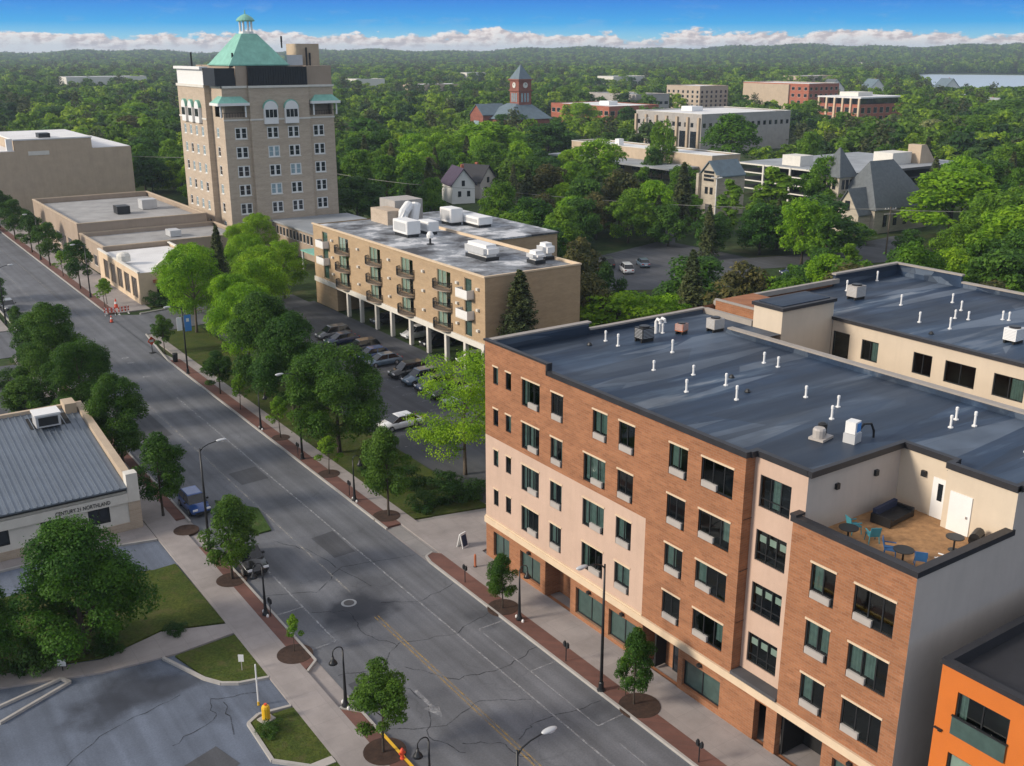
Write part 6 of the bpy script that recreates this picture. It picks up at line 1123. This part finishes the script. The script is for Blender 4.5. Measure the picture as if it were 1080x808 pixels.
for i in range(9):
    if i < 8: cm, L = crown('tree_crown', ['leaf wood', 'leaf wood light', 'leaf wood', 'leaf wood blue', 'leaf wood', 'leaf wood light', 'leaf wood', 'leaf wood light'][i], 1.0, 1.0, .06, 17, 620, .125, 900 + i * 13, 'egg' if i == 3 else 'round', .07)
    else: cm, _t = spruce('tree_crown', 'leaf spruce', .45, 1.15, .05, 480, .09, 31)
    src.objects.link(bpy.data.objects.new('tree_crown', cm))
wo = inst('woodland', wm_); wo['kind'] = 'stuff'; wo['label'] = 'far woods that reach to the horizon as one mass of green crowns'
ng = bpy.data.node_groups.new('scatter', 'GeometryNodeTree'); ng.interface.new_socket('Geometry', in_out='INPUT', socket_type='NodeSocketGeometry'); ng.interface.new_socket('Geometry', in_out='OUTPUT', socket_type='NodeSocketGeometry')
gn = lambda k, **kw: N(ng, k, **kw)
gi, go_ = gn('NodeGroupInput'), gn('NodeGroupOutput'); m2p = gn('GeometryNodeMeshToPoints'); iop = gn('GeometryNodeInstanceOnPoints'); ci = gn('GeometryNodeCollectionInfo'); ci.inputs['Collection'].default_value = src; ci.inputs['Separate Children'].default_value = True; ci.inputs['Reset Children'].default_value = True
iop.inputs['Pick Instance'].default_value = True; rv = gn('FunctionNodeRandomValue'); rv.data_type = 'FLOAT_VECTOR'; rv.inputs[0].default_value = (0, 0, 0); rv.inputs[1].default_value = (0, 0, 6.283)
a1, a2 = gn('GeometryNodeInputNamedAttribute'), gn('GeometryNodeInputNamedAttribute'); a1.inputs['Name'].default_value = 'wide'; a2.inputs['Name'].default_value = 'tall'; cx_ = gn('ShaderNodeCombineXYZ')
lk = ng.links.new; lk(gi.outputs[0], m2p.inputs[0]); lk(m2p.outputs[0], iop.inputs['Points']); lk(ci.outputs[0], iop.inputs['Instance']); lk(rv.outputs[0], iop.inputs['Rotation'])
lk(a1.outputs[0], cx_.inputs[0]); lk(a1.outputs[0], cx_.inputs[1]); lk(a2.outputs[0], cx_.inputs[2]); lk(cx_.outputs[0], iop.inputs['Scale']); lk(iop.outputs[0], go_.inputs[0])
md = wo.modifiers.new('scatter', 'NODES'); md.node_group = ng
# ------------------------------------------------------------------ street lamps
def cobra(x, y, h, rz, label, banner=False):
    t = thing('street_lamp', label, 'street lamp', (x, y, .12), rz, 'tall cobra head street lamps')
    part(MB().tube([(0, 0, .3), (0, 0, h * .5), (0, 0, h)], [.11, .09, .06], 10), 'pole', 'black paint', t, loc=(0, 0, 0), smooth=True)
    part(MB().lathe([(.26, 0), (.26, .08), (.17, .14), (.16, .55), (.12, .62)], 12), 'base', 'black paint', t, loc=(0, 0, 0))
    part(MB().tube([(0, 0, h - .25), (.25, 0, h + .02), (.7, 0, h + .2), (1.35, 0, h + .3)], [.05, .045, .04, .035], 8), 'arm', 'black paint', t, loc=(0, 0, 0), smooth=True)
    hd = part(MB().ell((1.7, 0, h + .32), (.42, .17, .10)), 'lamp_head', 'light grey metal', t, loc=(0, 0, 0), smooth=True); MB().ell((1.78, 0, h + .24), (.24, .12, .07)).build('lens', 'white paint', hd, loc=(0, 0, 0), smooth=True)
    if banner:
        part(MB().box(-.95, -.15, -.02, .02, h - 2.9, h - .95), 'banner', 'blue banner', t, loc=(0, 0, 0)); part(MB().tube([(0, 0, h - .9), (-1, 0, h - .9)], .025, 6).tube([(0, 0, h - 2.95), (-1, 0, h - 2.95)], .025, 6), 'banner_arm', 'black paint', t, loc=(0, 0, 0))
        part(MB().box(-.72, -.38, -.03, .03, h - 1.75, h - 1.35), 'emblem', 'white paint', t, loc=(0, 0, 0)); part(MB().box(.15, .75, -.02, .02, h - 2.7, h - 1.1), 'banner', 'white paint', t, loc=(0, 0, 0))
cobra(21.65, 72.9, 8.5, R(0), 'tall black street lamp on the left kerb beside the white office'); cobra(35.0, 41.4, 8.5, R(180), 'tall black street lamp in front of the pink walled part of the brick block')
cobra(35.3, 86.5, 8.4, R(180), 'tall black street lamp half hidden by the largest maple'); cobra(35.1, 119.8, 8.1, R(180), 'tall black street lamp with a blue banner at the crossing', True)
cobra(21.3, 30.6, 8.4, R(0), 'nearest street lamp whose head shows at the bottom edge'); cobra(35.4, 168.5, 8.2, R(180), 'street lamp by the cream bank up the street'); cobra(35.4, 206, 8.2, R(180), 'street lamp by the long brown shop far up the street'); cobra(21.4, 158, 8.0, 0, 'street lamp at the left beyond the crossing')
def hook(x, y, h, rz, label, banner=None):
    t = thing('hook_lamp', label, 'street lamp', (x, y, .13), rz, 'hooked pedestrian lamps')
    part(MB().lathe([(.24, 0), (.24, .1), (.15, .25), (.11, .6), (.06, h * .6), (.05, h - .3)], 10), 'pole', 'black paint', t, loc=(0, 0, 0), smooth=True)
    part(MB().tube([(0, 0, h - .35)] + [(.32 - .32 * math.cos(a * math.pi / 8), 0, h - .3 + .3 * math.sin(a * math.pi / 8)) for a in range(1, 9)] + [(.64, 0, h - .55)], .035, 7), 'hook', 'black paint', t, loc=(0, 0, 0), smooth=True)
    part(MB().lathe([(.27, h - .98), (.22, h - .86), (.1, h - .7), (.06, h - .5)], 12, (.64, 0)), 'lamp_shade', 'black paint', t, loc=(0, 0, 0), smooth=True)
    for a in (.36, -.4): part(MB().lathe([(.09, 0), (.09, .12), (.04, .2)], 10, (0, a)), 'ground_light', 'white paint', t, loc=(0, 0, 0))
hook(21.55, 48.7, 4.1, R(180), 'black hooked lamp on the brick strip left of the turn arrow'); hook(21.5, 38.7, 4.1, R(180), 'black hooked lamp at the bottom edge nearest the camera'); hook(21.6, 61.3, 4.0, R(180), 'black hooked lamp in front of the dark parked car')
hook(35.1, 75, 4.1, 0, 'slim dark lamp beside the upright street tree'); hook(35.1, 96.5, 4.1, 0, 'slim dark lamp between the two saplings on the right kerb'); hook(35.6, 50.9, 4.0, 0, 'slim dark lamp right behind the small tree at the shop windows')
def meter(x, y, label):
    t = thing('parking_meter', label, 'parking meter', (x, y, .14), 0, 'parking meters along the kerb')
    part(MB().lathe([(.035, 0), (.035, 1.0)], 8), 'post', 'dark metal', t, loc=(0, 0, 0)); part(MB().box(-.06, .06, -.2, .2, 1.0, 1.05), 'crossbar', 'dark metal', t, loc=(0, 0, 0))
    for s in (-.15, .15): part(MB().box(-.07, .07, s - .085, s + .085, 1.05, 1.3).lathe([(.085, 1.3), (.06, 1.38), (.02, 1.4)], 8, (0, s)), 'meter_head', 'dark metal', t, loc=(0, 0, 0))
meter(35.15, 45.1, 'parking meter on the brick strip between the lamp post and the small shop tree'); meter(35.15, 33.2, 'parking meter nearest the garage opening of the brick block'); meter(35.3, 57.4, 'parking meter at the upper end of the brick strip by the brick block'); meter(21.8, 60.9, 'parking meter beside the hooked lamp by the dark car'); meter(35.2, 76.2, 'parking meter beside the slim lamp and upright street tree'); meter(35.2, 87.3, 'parking meter beside the tall lamp under the largest maple')
t = thing('bollard', 'thin dark bollard on the pavement at the corner of the brick block', 'bollard', (37.2, 59.0, .13)); part(MB().lathe([(.09, 0), (.09, .95), (.05, 1.05)], 10), 'post', 'rust', t, loc=(0, 0, 0)); part(MB().lathe([(.14, 0), (.14, .04)], 10), 'foot', 'dark metal', t, loc=(0, 0, 0))
t = thing('sandwich_board', 'white framed sandwich board sign with a navy panel on the pavement', 'sign', (38.2, 62.4, .13), R(20))
for s in (-1, 1):
    q = MB(); q.add([(-.36, s * .32, 0), (.36, s * .32, 0), (.36, s * .05, 1.15), (-.36, s * .05, 1.15), (-.36, s * .27, 0), (.36, s * .27, 0), (.36, 0, 1.15), (-.36, 0, 1.15)], [(0, 1, 2, 3), (7, 6, 5, 4), (0, 4, 5, 1), (1, 5, 6, 2), (2, 6, 7, 3), (3, 7, 4, 0)]); fb = part(q, 'board', 'white paint', t, loc=(0, 0, 0))
    q = MB(); q.add([(-.28, s * (.32 - .27 * .12 / 1.15 + .012), .12), (.28, s * (.32 - .27 * .12 / 1.15 + .012), .12), (.28, s * (.32 - .27 * 1.0 / 1.15 + .012), 1.0), (-.28, s * (.32 - .27 * 1.0 / 1.15 + .012), 1.0)], [(0, 1, 2, 3)]); q.build('panel', 'navy', fb, loc=(0, 0, 0))
t = thing('litter_bin', 'black litter bin on the right pavement near the banner lamp', 'bin', (35.4, 125.6, .14)); part(MB().lathe([(.3, 0), (.34, .85), (.34, .95)], 12), 'barrel', 'black paint', t, loc=(0, 0, 0)); part(MB().lathe([(.36, .95), (.3, 1.08), (.12, 1.12)], 12), 'lid', 'black paint', t, loc=(0, 0, 0))
t = thing('manhole_cover', 'round manhole cover in the dark patch on the street', 'manhole cover', (27.1, 59.7, .008)); part(MB().lathe([(.55, 0), (.53, .012)], 20), 'collar', 'grey roof', t, loc=(0, 0, 0)); part(MB().lathe([(.38, .012), (.37, .03)], 18), 'lid', 'dark roof', t, loc=(0, 0, 0))
# road works
def barricade(x, y, rz, label):
    t = thing('barricade', label, 'barricade', (x, y, 0), rz, 'red and white road barricades')
    for z in (.45, .85):
        o = part(MB().box(-.8, .8, -.03, .03, z, z + .3), 'rail', 'red plastic', t, loc=(0, 0, 0))
        for k in range(3): MB().box(-.62 + k * .5, -.38 + k * .5, -.045, .045, z + .03, z + .27).build('stripe', 'white paint', o, loc=(0, 0, 0))
    for s in (-.7, .7): part(MB().box(s - .04, s + .04, -.3, .3, 0, .08).box(s - .03, s + .03, -.026, .026, .08, 1.3), 'leg', 'white paint', t, loc=(0, 0, 0))
barricade(35.0, 155.2, R(-12), 'left red and white barricade across the side street'); barricade(36.9, 154.9, R(8), 'right red and white barricade across the side street')
def cone(x, y, label, s=1.0):
    t = thing('traffic_cone', label, 'traffic cone', (x, y, 0), .3); t.scale = (s, s, s)
    part(MB().box(-.22, .22, -.22, .22, 0, .05), 'base', 'rubber', t, loc=(0, 0, 0)); part(MB().lathe([(.17, .05), (.11, .38)], 12), 'cone', 'red plastic', t, loc=(0, 0, 0)); part(MB().lathe([(.112, .38), (.075, .56)], 12), 'white_stripe', 'white paint', t, loc=(0, 0, 0)); part(MB().lathe([(.075, .56), (.035, .78)], 12), 'tip', 'red plastic', t, loc=(0, 0, 0))
cone(34.1, 150.9, 'white striped traffic cone in front of the barricades', 1.3); cone(36.9, 159.2, 'large orange cone standing behind the barricades', 1.9)
def worksign(x, y, label):
    t = thing('road_work_sign', label, 'sign', (x, y, .02), R(20)); part(MB().box(-.04, .04, -.03, .03, 0, 1.6), 'post', 'dark metal', t, loc=(0, 0, 0)); part(MB().box(-.35, .35, -.25, .25, 0, .06), 'foot', 'rubber', t, loc=(0, 0, 0)); part(MB().add([(0, -.05, 1.0), (.6, -.05, 1.6), (0, -.05, 2.2), (-.6, -.05, 1.6), (0, -.03, 1.0), (.6, -.03, 1.6), (0, -.03, 2.2), (-.6, -.03, 1.6)], [(0, 1, 2, 3), (7, 6, 5, 4), (0, 4, 5, 1), (1, 5, 6, 2), (2, 6, 7, 3), (3, 7, 4, 0)]), 'panel', 'red plastic', t, loc=(0, 0, 0)); part(MB().box(-.3, .3, -.06, -.05, 1.45, 1.75), 'stripe', 'white paint', t, loc=(0, 0, 0))
worksign(34.3, 131.6, 'red orange diamond road work sign beside the small round street tree')
# things on the left lawn
t = thing('utility_box', 'squat yellow utility box on the lawn corner', 'utility box', (17.2, 50.15, .12), R(15))
o = part(MB().lathe([(.24, .08), (.24, .8), (.2, .92), (.08, .98)], 10), 'body', 'yellow paint', t, loc=(0, 0, 0)); part(MB().lathe([(.09, .98), (.09, 1.06)], 8), 'cap', 'red plastic', t, loc=(0, 0, 0)); part(MB().box(-.4, .4, -.36, .36, -.02, .08), 'pad', 'kerb concrete', t, loc=(0, 0, 0))
t = thing('marker_post', 'tall thin white marker post behind the yellow utility box', 'post', (17.4, 51.9, 0)); part(MB().lathe([(.05, 0), (.05, 2.75), (.02, 2.8)], 8), 'post', 'white paint', t, loc=(0, 0, 0)); part(MB().lathe([(.07, 0), (.07, .25)], 8), 'sleeve', 'yellow paint', t, loc=(0, 0, 0))
t = thing('lawn_sign', 'small white sign on a thin post in the triangular lawn', 'sign', (17.85, 55.8, .12), R(-35)); part(MB().box(-.025, .025, -.02, .02, 0, .9), 'post', 'grey concrete', t, loc=(0, 0, 0)); part(MB().box(-.17, .17, -.04, -.02, .62, 1.12), 'panel', 'white paint', t, loc=(0, 0, 0))
t = thing('exit_sign', 'small dark framed white sign at the tip of the car park island', 'sign', (8.6, 62.1, .1), R(-35)); part(MB().box(-.03, .03, -.02, .02, 0, .5), 'post', 'dark metal', t, loc=(0, 0, 0)); part(MB().box(-.26, .26, -.04, -.02, .35, .8), 'panel', 'white paint', t, loc=(0, 0, 0)); part(MB().box(-.3, .3, -.02, .0, .3, .85), 'frame', 'dark metal', t, loc=(0, 0, 0))
t = thing('fire_hydrant', 'small red hydrant on the yellow painted kerb at the bottom', 'hydrant', (22.0, 42.6, .13)); part(MB().lathe([(.14, 0), (.14, .06), (.1, .08), (.1, .5), (.12, .55), (.05, .68)], 10), 'barrel', 'red plastic', t, loc=(0, 0, 0)); part(MB().box(-.18, .18, -.05, .05, .32, .43), 'nozzle', 'red plastic', t, loc=(0, 0, 0))
struct('yellow_kerb', MB().box(22.02, 22.2, 20, 45.2, .0, .175), 'yellow paint')
struct('slot_drain', MB().box(17.0, 18.9, 44.4, 45.0, .0, .16), 'grille')
# lot lights, utility poles, wires
def lotlight(x, y, h, label):
    t = thing('lot_light', label, 'light pole', (x, y, 0), R(-34)); part(MB().tube([(0, 0, 0), (0, 0, h)], [.14, .1], 8), 'pole', 'white paint', t, loc=(0, 0, 0)); part(MB().box(-.9, .9, -.06, .06, h, h + .1), 'arm', 'white paint', t, loc=(0, 0, 0))
    for s in (-.85, .85): part(MB().box(s - .4, s + .4, -.25, .25, h + .1, h + .28), 'lamp_head', 'white paint', t, loc=(0, 0, 0))
lotlight(152, 182, 8.0, 'white twin headed car park light in front of the bright trees'); lotlight(176, 172.5, 9, 'white light pole beside the stone bell gable'); lotlight(268, 301, 13, 'slim light pole at the corner of the gray office')
def upole(x, y, h, label):
    t = thing('utility_pole', label, 'utility pole', (x, y, 0), R(-20), 'wooden utility poles'); part(MB().tube([(0, 0, 0), (0, 0, h)], [.17, .11], 8), 'pole', 'bark light', t, loc=(0, 0, 0))
    for z in (h - .5, h - 1.4): part(MB().box(-1.2, 1.2, -.07, .07, z, z + .14), 'crossarm', 'grey concrete', t, loc=(0, 0, 0))
    for s in (-1.1, -.5, .5, 1.1): part(MB().lathe([(.06, h - .36), (.06, h - .16)], 6, (s, 0)), 'insulator', 'white stone', t, loc=(0, 0, 0))
upole(124, 190, 8.8, 'utility pole with crossarms behind the balcony building'); upole(98, 255, 12, 'utility pole left of the brick tower'); upole(170, 121, 9, 'utility pole near the church lane')
mat('wire', (.22, .22, .2), .6)
def wire(a, b, sag, label):
    pts = [(a[0] + (b[0] - a[0]) * k / 16, a[1] + (b[1] - a[1]) * k / 16, a[2] + (b[2] - a[2]) * k / 16 - sag * 4 * (k / 16) * (1 - k / 16)) for k in range(17)]
    tag(MB().tube(pts, .05, 5).build('power_line', 'wire'), label, 'power line', 'overhead power lines')
wire((124, 190, 8.4), (98, 255, 11.6), 1.5, 'thin pale power line sagging from the tower to the pole behind the balcony building'); wire((124, 190, 8.3), (170, 121, 8.6), 1.2, 'thin power line crossing in front of the woods toward the church lane'); wire((98, 255, 11.5), (40, 330, 13), 1.5, 'thin power line left of the tower above the shops'); wire((170, 121, 8.4), (230, 60, 12), 1.0, 'thin power line leaving to the right edge')
# ------------------------------------------------------------------ cars
def car_meshes(kind):
    Lc, Wc, hb, hr, f0, f1, r0, r1 = dict(sedan=(4.7, 1.84, .92, 1.45, .95, 1.85, 3.55, 4.25), suv=(4.75, 1.92, 1.05, 1.74, 1.05, 1.75, 4.1, 4.62), hatch=(4.2, 1.8, .95, 1.52, .9, 1.65, 3.5, 4.05), pickup=(5.7, 1.98, 1.12, 1.86, 1.5, 2.15, 3.5, 3.75))[kind]
    # x = length from the nose, mirrored in y; sections of the painted hull
    secs = [(0, .36, .45, .62), (.08, .26, .76, .70), (.35, .2, .9, .76), (f0, .18, 1.0, hb - .02), (f0 + .6, .18, 1.0, hb), (r0, .18, 1.0, hb + .02), (r1 - .1, .2, .99, hb + .0), (Lc - .12, .26, .93, hb - .08), (Lc, .34, .84, .66)]
    mb = MB(); vs = []; w = Wc / 2
    for x, zl, k, zt in secs:
        y = w * k; vs += [(x, -y * .9, zl), (x, -y, zl + .16), (x, -y * .985, (zl + zt) * .55), (x, -y * .9, zt), (x, y * .9, zt), (x, y * .985, (zl + zt) * .55), (x, y, zl + .16), (x, y * .9, zl)]
    n = len(secs); fs = [(i * 8 + j, i * 8 + (j + 1) % 8, (i + 1) * 8 + (j + 1) % 8, (i + 1) * 8 + j) for i in range(n - 1) for j in range(8)] + [tuple(range(7, -1, -1)), tuple(range((n - 1) * 8, n * 8))]
    mb.add(vs, [f[::-1] for f in fs]); body = mb.mesh('body', 'car white', smooth=False)
    bm_ = bmesh.new(); bm_.from_mesh(body); bmesh.ops.recalc_face_normals(bm_, faces=bm_.faces); bmesh.ops.bevel(bm_, geom=[e for e in bm_.edges if e.calc_face_angle(0) > .5], offset=.05, segments=2, affect='EDGES'); bm_.to_mesh(body); bm_.free()
    body.polygons.foreach_set('use_smooth', [True] * len(body.polygons))
    def slab(x0, x1, x2, x3, z0, z1, wb, wt): return MB().add([(x0, -wb, z0), (x3, -wb, z0), (x3, wb, z0), (x0, wb, z0), (x1, -wt, z1), (x2, -wt, z1), (x2, wt, z1), (x1, wt, z1)], [(0, 1, 5, 4), (1, 2, 6, 5), (2, 3, 7, 6), (3, 0, 4, 7), (4, 5, 6, 7)])
    zt = hr - .06; glass = slab(f0, f1, r0, r1, hb - .05, zt, w * .88, w * .72).mesh('windows', 'car glass')
    rf = slab(f1 - .03, f1 + .1, r0 - .08, r0 + .04, zt, hr, w * .73, w * .66); d = .02
    for t_ in (.0, .47, 1.0):       # pillars
        xa = f0 + (f1 - f0) * 0 if t_ == 0 else (f0 * .5 + r1 * .5 if t_ < 1 else r1); xb = f1 if t_ == 0 else (f1 * .5 + r0 * .5 if t_ < 1 else r0)
        for s in (-1, 1): rf.add([(xa - .05, s * (w * .88 + d), hb - .04), (xa + .05, s * (w * .88 + d), hb - .04), (xb + .05, s * (w * .72 + d), zt + .01), (xb - .05, s * (w * .72 + d), zt + .01)], [(0, 1, 2, 3)])
    roof = rf.mesh('roof', 'car white')
    wheel = MB(); r_ = .35 if kind in ('suv', 'pickup') else .32
    wheel.add([(r_ * k * math.cos(a * math.pi / 10), y, r_ * k * math.sin(a * math.pi / 10)) for y, k in ((-.11, .9), (-.08, 1), (.08, 1), (.11, .9)) for a in range(20)], [(i * 20 + j, i * 20 + (j + 1) % 20, (i + 1) * 20 + (j + 1) % 20, (i + 1) * 20 + j) for i in range(3) for j in range(20)] + [tuple(range(19, -1, -1)), tuple(range(60, 80))])
    rim = MB().add([(r_ * .62 * math.cos(a * math.pi / 8), y, r_ * .62 * math.sin(a * math.pi / 8)) for y in (-.125, .125) for a in range(16)], [tuple(range(15, -1, -1)), tuple(range(16, 32))] + [(j, (j + 1) % 16, 16 + (j + 1) % 16, 16 + j) for j in range(16)])
    return dict(body=body, glass=glass, roof=roof, wheel=wheel.mesh('wheel', 'rubber'), rim=rim.mesh('rim', 'chrome'), r=r_, L=Lc, W=Wc, hb=hb)
def car(kind, col, x, y, rz, label, group=None, z=0, rot=0):
    """nose points to local +x after the flip below"""
    M_ = cached(('car', kind), lambda: car_meshes(kind)); t = thing('parked_car', label, 'car', (x, y, z + .005), rz, group); Lc, w = M_['L'], M_['W'] / 2
    def put(nm, me, loc, par=t, rzz=0, m=None):
        o = inst(nm, me, par, loc, rzz)
        if m: o.material_slots[0].link = 'OBJECT'; o.material_slots[0].material = MATS[m]
        return o
    put('body', M_['body'], (Lc / 2, 0, 0), rzz=math.pi, m='car ' + col); put('windows', M_['glass'], (Lc / 2, 0, 0), rzz=math.pi); put('roof', M_['roof'], (Lc / 2, 0, 0), rzz=math.pi, m='car ' + col)
    for sx_ in (Lc / 2 - .85, -Lc / 2 + .95):
        for s in (-1, 1): o = put('wheel', M_['wheel'], (sx_, s * (w - .1), M_['r'])); put('rim', M_['rim'], (0, 0, 0), o)
    for s in (-1, 1):
        put('headlight', boxm('headlight', -.06, .05, -.2, .2, -.07, .07, 'headlight'), (Lc / 2 - .09, s * (w - .36), .68)); put('tail_light', boxm('tail_light', -.04, .05, -.16, .16, -.08, .1, 'tail light'), (-Lc / 2 + .05, s * (w - .34), .74)); put('mirror', boxm('mirror', -.07, .07, -.09, .09, -.06, .07, 'rubber'), (Lc * .16, s * (w + .04), M_['hb'] + .06))
    put('bumper', boxm('bumper', -.04, .04, -.6, .6, -.1, .1, 'rubber'), (Lc / 2 + .01, 0, .38)); put('number_plate', boxm('number_plate', -.02, .02, -.24, .24, -.07, .07, 'white paint'), (-Lc / 2 - .01, 0, .6))
    return t
car('hatch', 'blue', 23.3, 81.5, R(-90), 'dark blue hatchback parked on the left kerb beside the white office'); car('suv', 'black', 23.3, 69.2, R(-90), 'black car parked on the left kerb behind the bushy street tree')
G2 = 'cars in the row beside the balcony building'
for k, c, y, lab in [('suv', 'black', 95.0, 'dark car nearest the honey locust in the row of parked cars'), ('suv', 'navy', 98.1, 'dark blue car second in the row from the honey locust'), ('suv', 'silver', 92.0, 'silver blue car at the near end of the parked row'), ('suv', 'steel', 101.2, 'pale steel blue car third in the parked row'), ('suv', 'black', 104.4, 'black car fourth in the parked row'),
    ('sedan', 'steel', 110.2, 'teal blue car in the middle of the parked row'), ('hatch', 'blue', 113.2, 'bright blue car in the middle of the parked row'), ('suv', 'black', 116.6, 'black car just beyond the bright blue one'), ('sedan', 'navy', 122, 'navy car near the far end of the parked row'), ('suv', 'grey', 125.2, 'dark grey car at the far end of the parked row')]: car(k, c, 56.4 + (.3 if k == 'suv' else 0), y, R(178 + (y * 7 % 5)), lab, G2)
car('sedan', 'white', 47.3, 89.2, R(182), 'white saloon alone beside the honey locust', 'cars in the lot')
car('suv', 'white', 66.3, 119.0, R(182), 'white car under the balcony building between two columns', 'cars under the balcony building'); car('suv', 'black', 66.4, 114.0, R(180), 'dark car under the balcony building right of the white one', 'cars under the balcony building'); car('sedan', 'silver', 66.2, 104.6, R(180), 'pale car under the right end of the balcony building', 'cars under the balcony building'); car('sedan', 'grey', 66.5, 128.4, R(180), 'grey car under the left part of the balcony building', 'cars under the balcony building')
G3 = 'cars in the lot behind the brick block'
car('suv', 'white', 118.0, 136.2, R(62), 'white car in the small lot behind the brick block', G3); car('sedan', 'steel', 124, 138.6, R(62), 'blue grey car right of the white one in the small lot', G3); car('suv', 'black', 118.6, 142.0, R(62), 'black car behind the white one in the small lot', G3); car('suv', 'navy', 140, 117.6, R(150), 'dark car on the lane behind the rear wing roof', G3)
for i, (x, y, c, lab) in enumerate([(165, 196, 'silver', 'silver car in the far lot left of the bell gable'), (169, 198.5, 'grey', 'dark grey car in the far lot left of the bell gable'), (173, 201, 'white', 'white car in the far lot left of the bell gable'), (100, 276, 'navy', 'navy car in the lot left of the brick tower'), (104, 280, 'silver', 'silver car in the lot left of the brick tower'), (102, 268, 'black', 'black car in the lot left of the brick tower'), (109, 284, 'grey', 'grey car in the lot left of the brick tower')]): car('sedan', c, x, y, R(60), lab, 'cars in far lots')
car('pickup', 'white', 33.4, 246, R(90), 'white pickup far up the street at the right kerb'); car('sedan', 'grey', 23.4, 168, R(-90), 'grey car at the left kerb beyond the crossing')
# ------------------------------------------------------------------ air
hm = bpy.data.materials.new('haze'); hm.use_nodes = True; hn = hm.node_tree; hn.nodes.remove(hn.nodes['Principled BSDF']); pv = N(hn, 'ShaderNodeVolumePrincipled'); pv.inputs['Color'].default_value = (.66, .80, .95, 1); pv.inputs['Density'].default_value = HAZE; pv.inputs['Anisotropy'].default_value = .2
hn.links.new(pv.outputs[0], hn.nodes['Material Output'].inputs['Volume']); MATS['haze'] = hm
ho = MB().box(-6200, 6200, -6200, 6200, -1.2, 68).build('haze', 'haze'); ho['kind'] = 'stuff'; ho['label'] = 'thin bluish summer haze over the town and the woods'
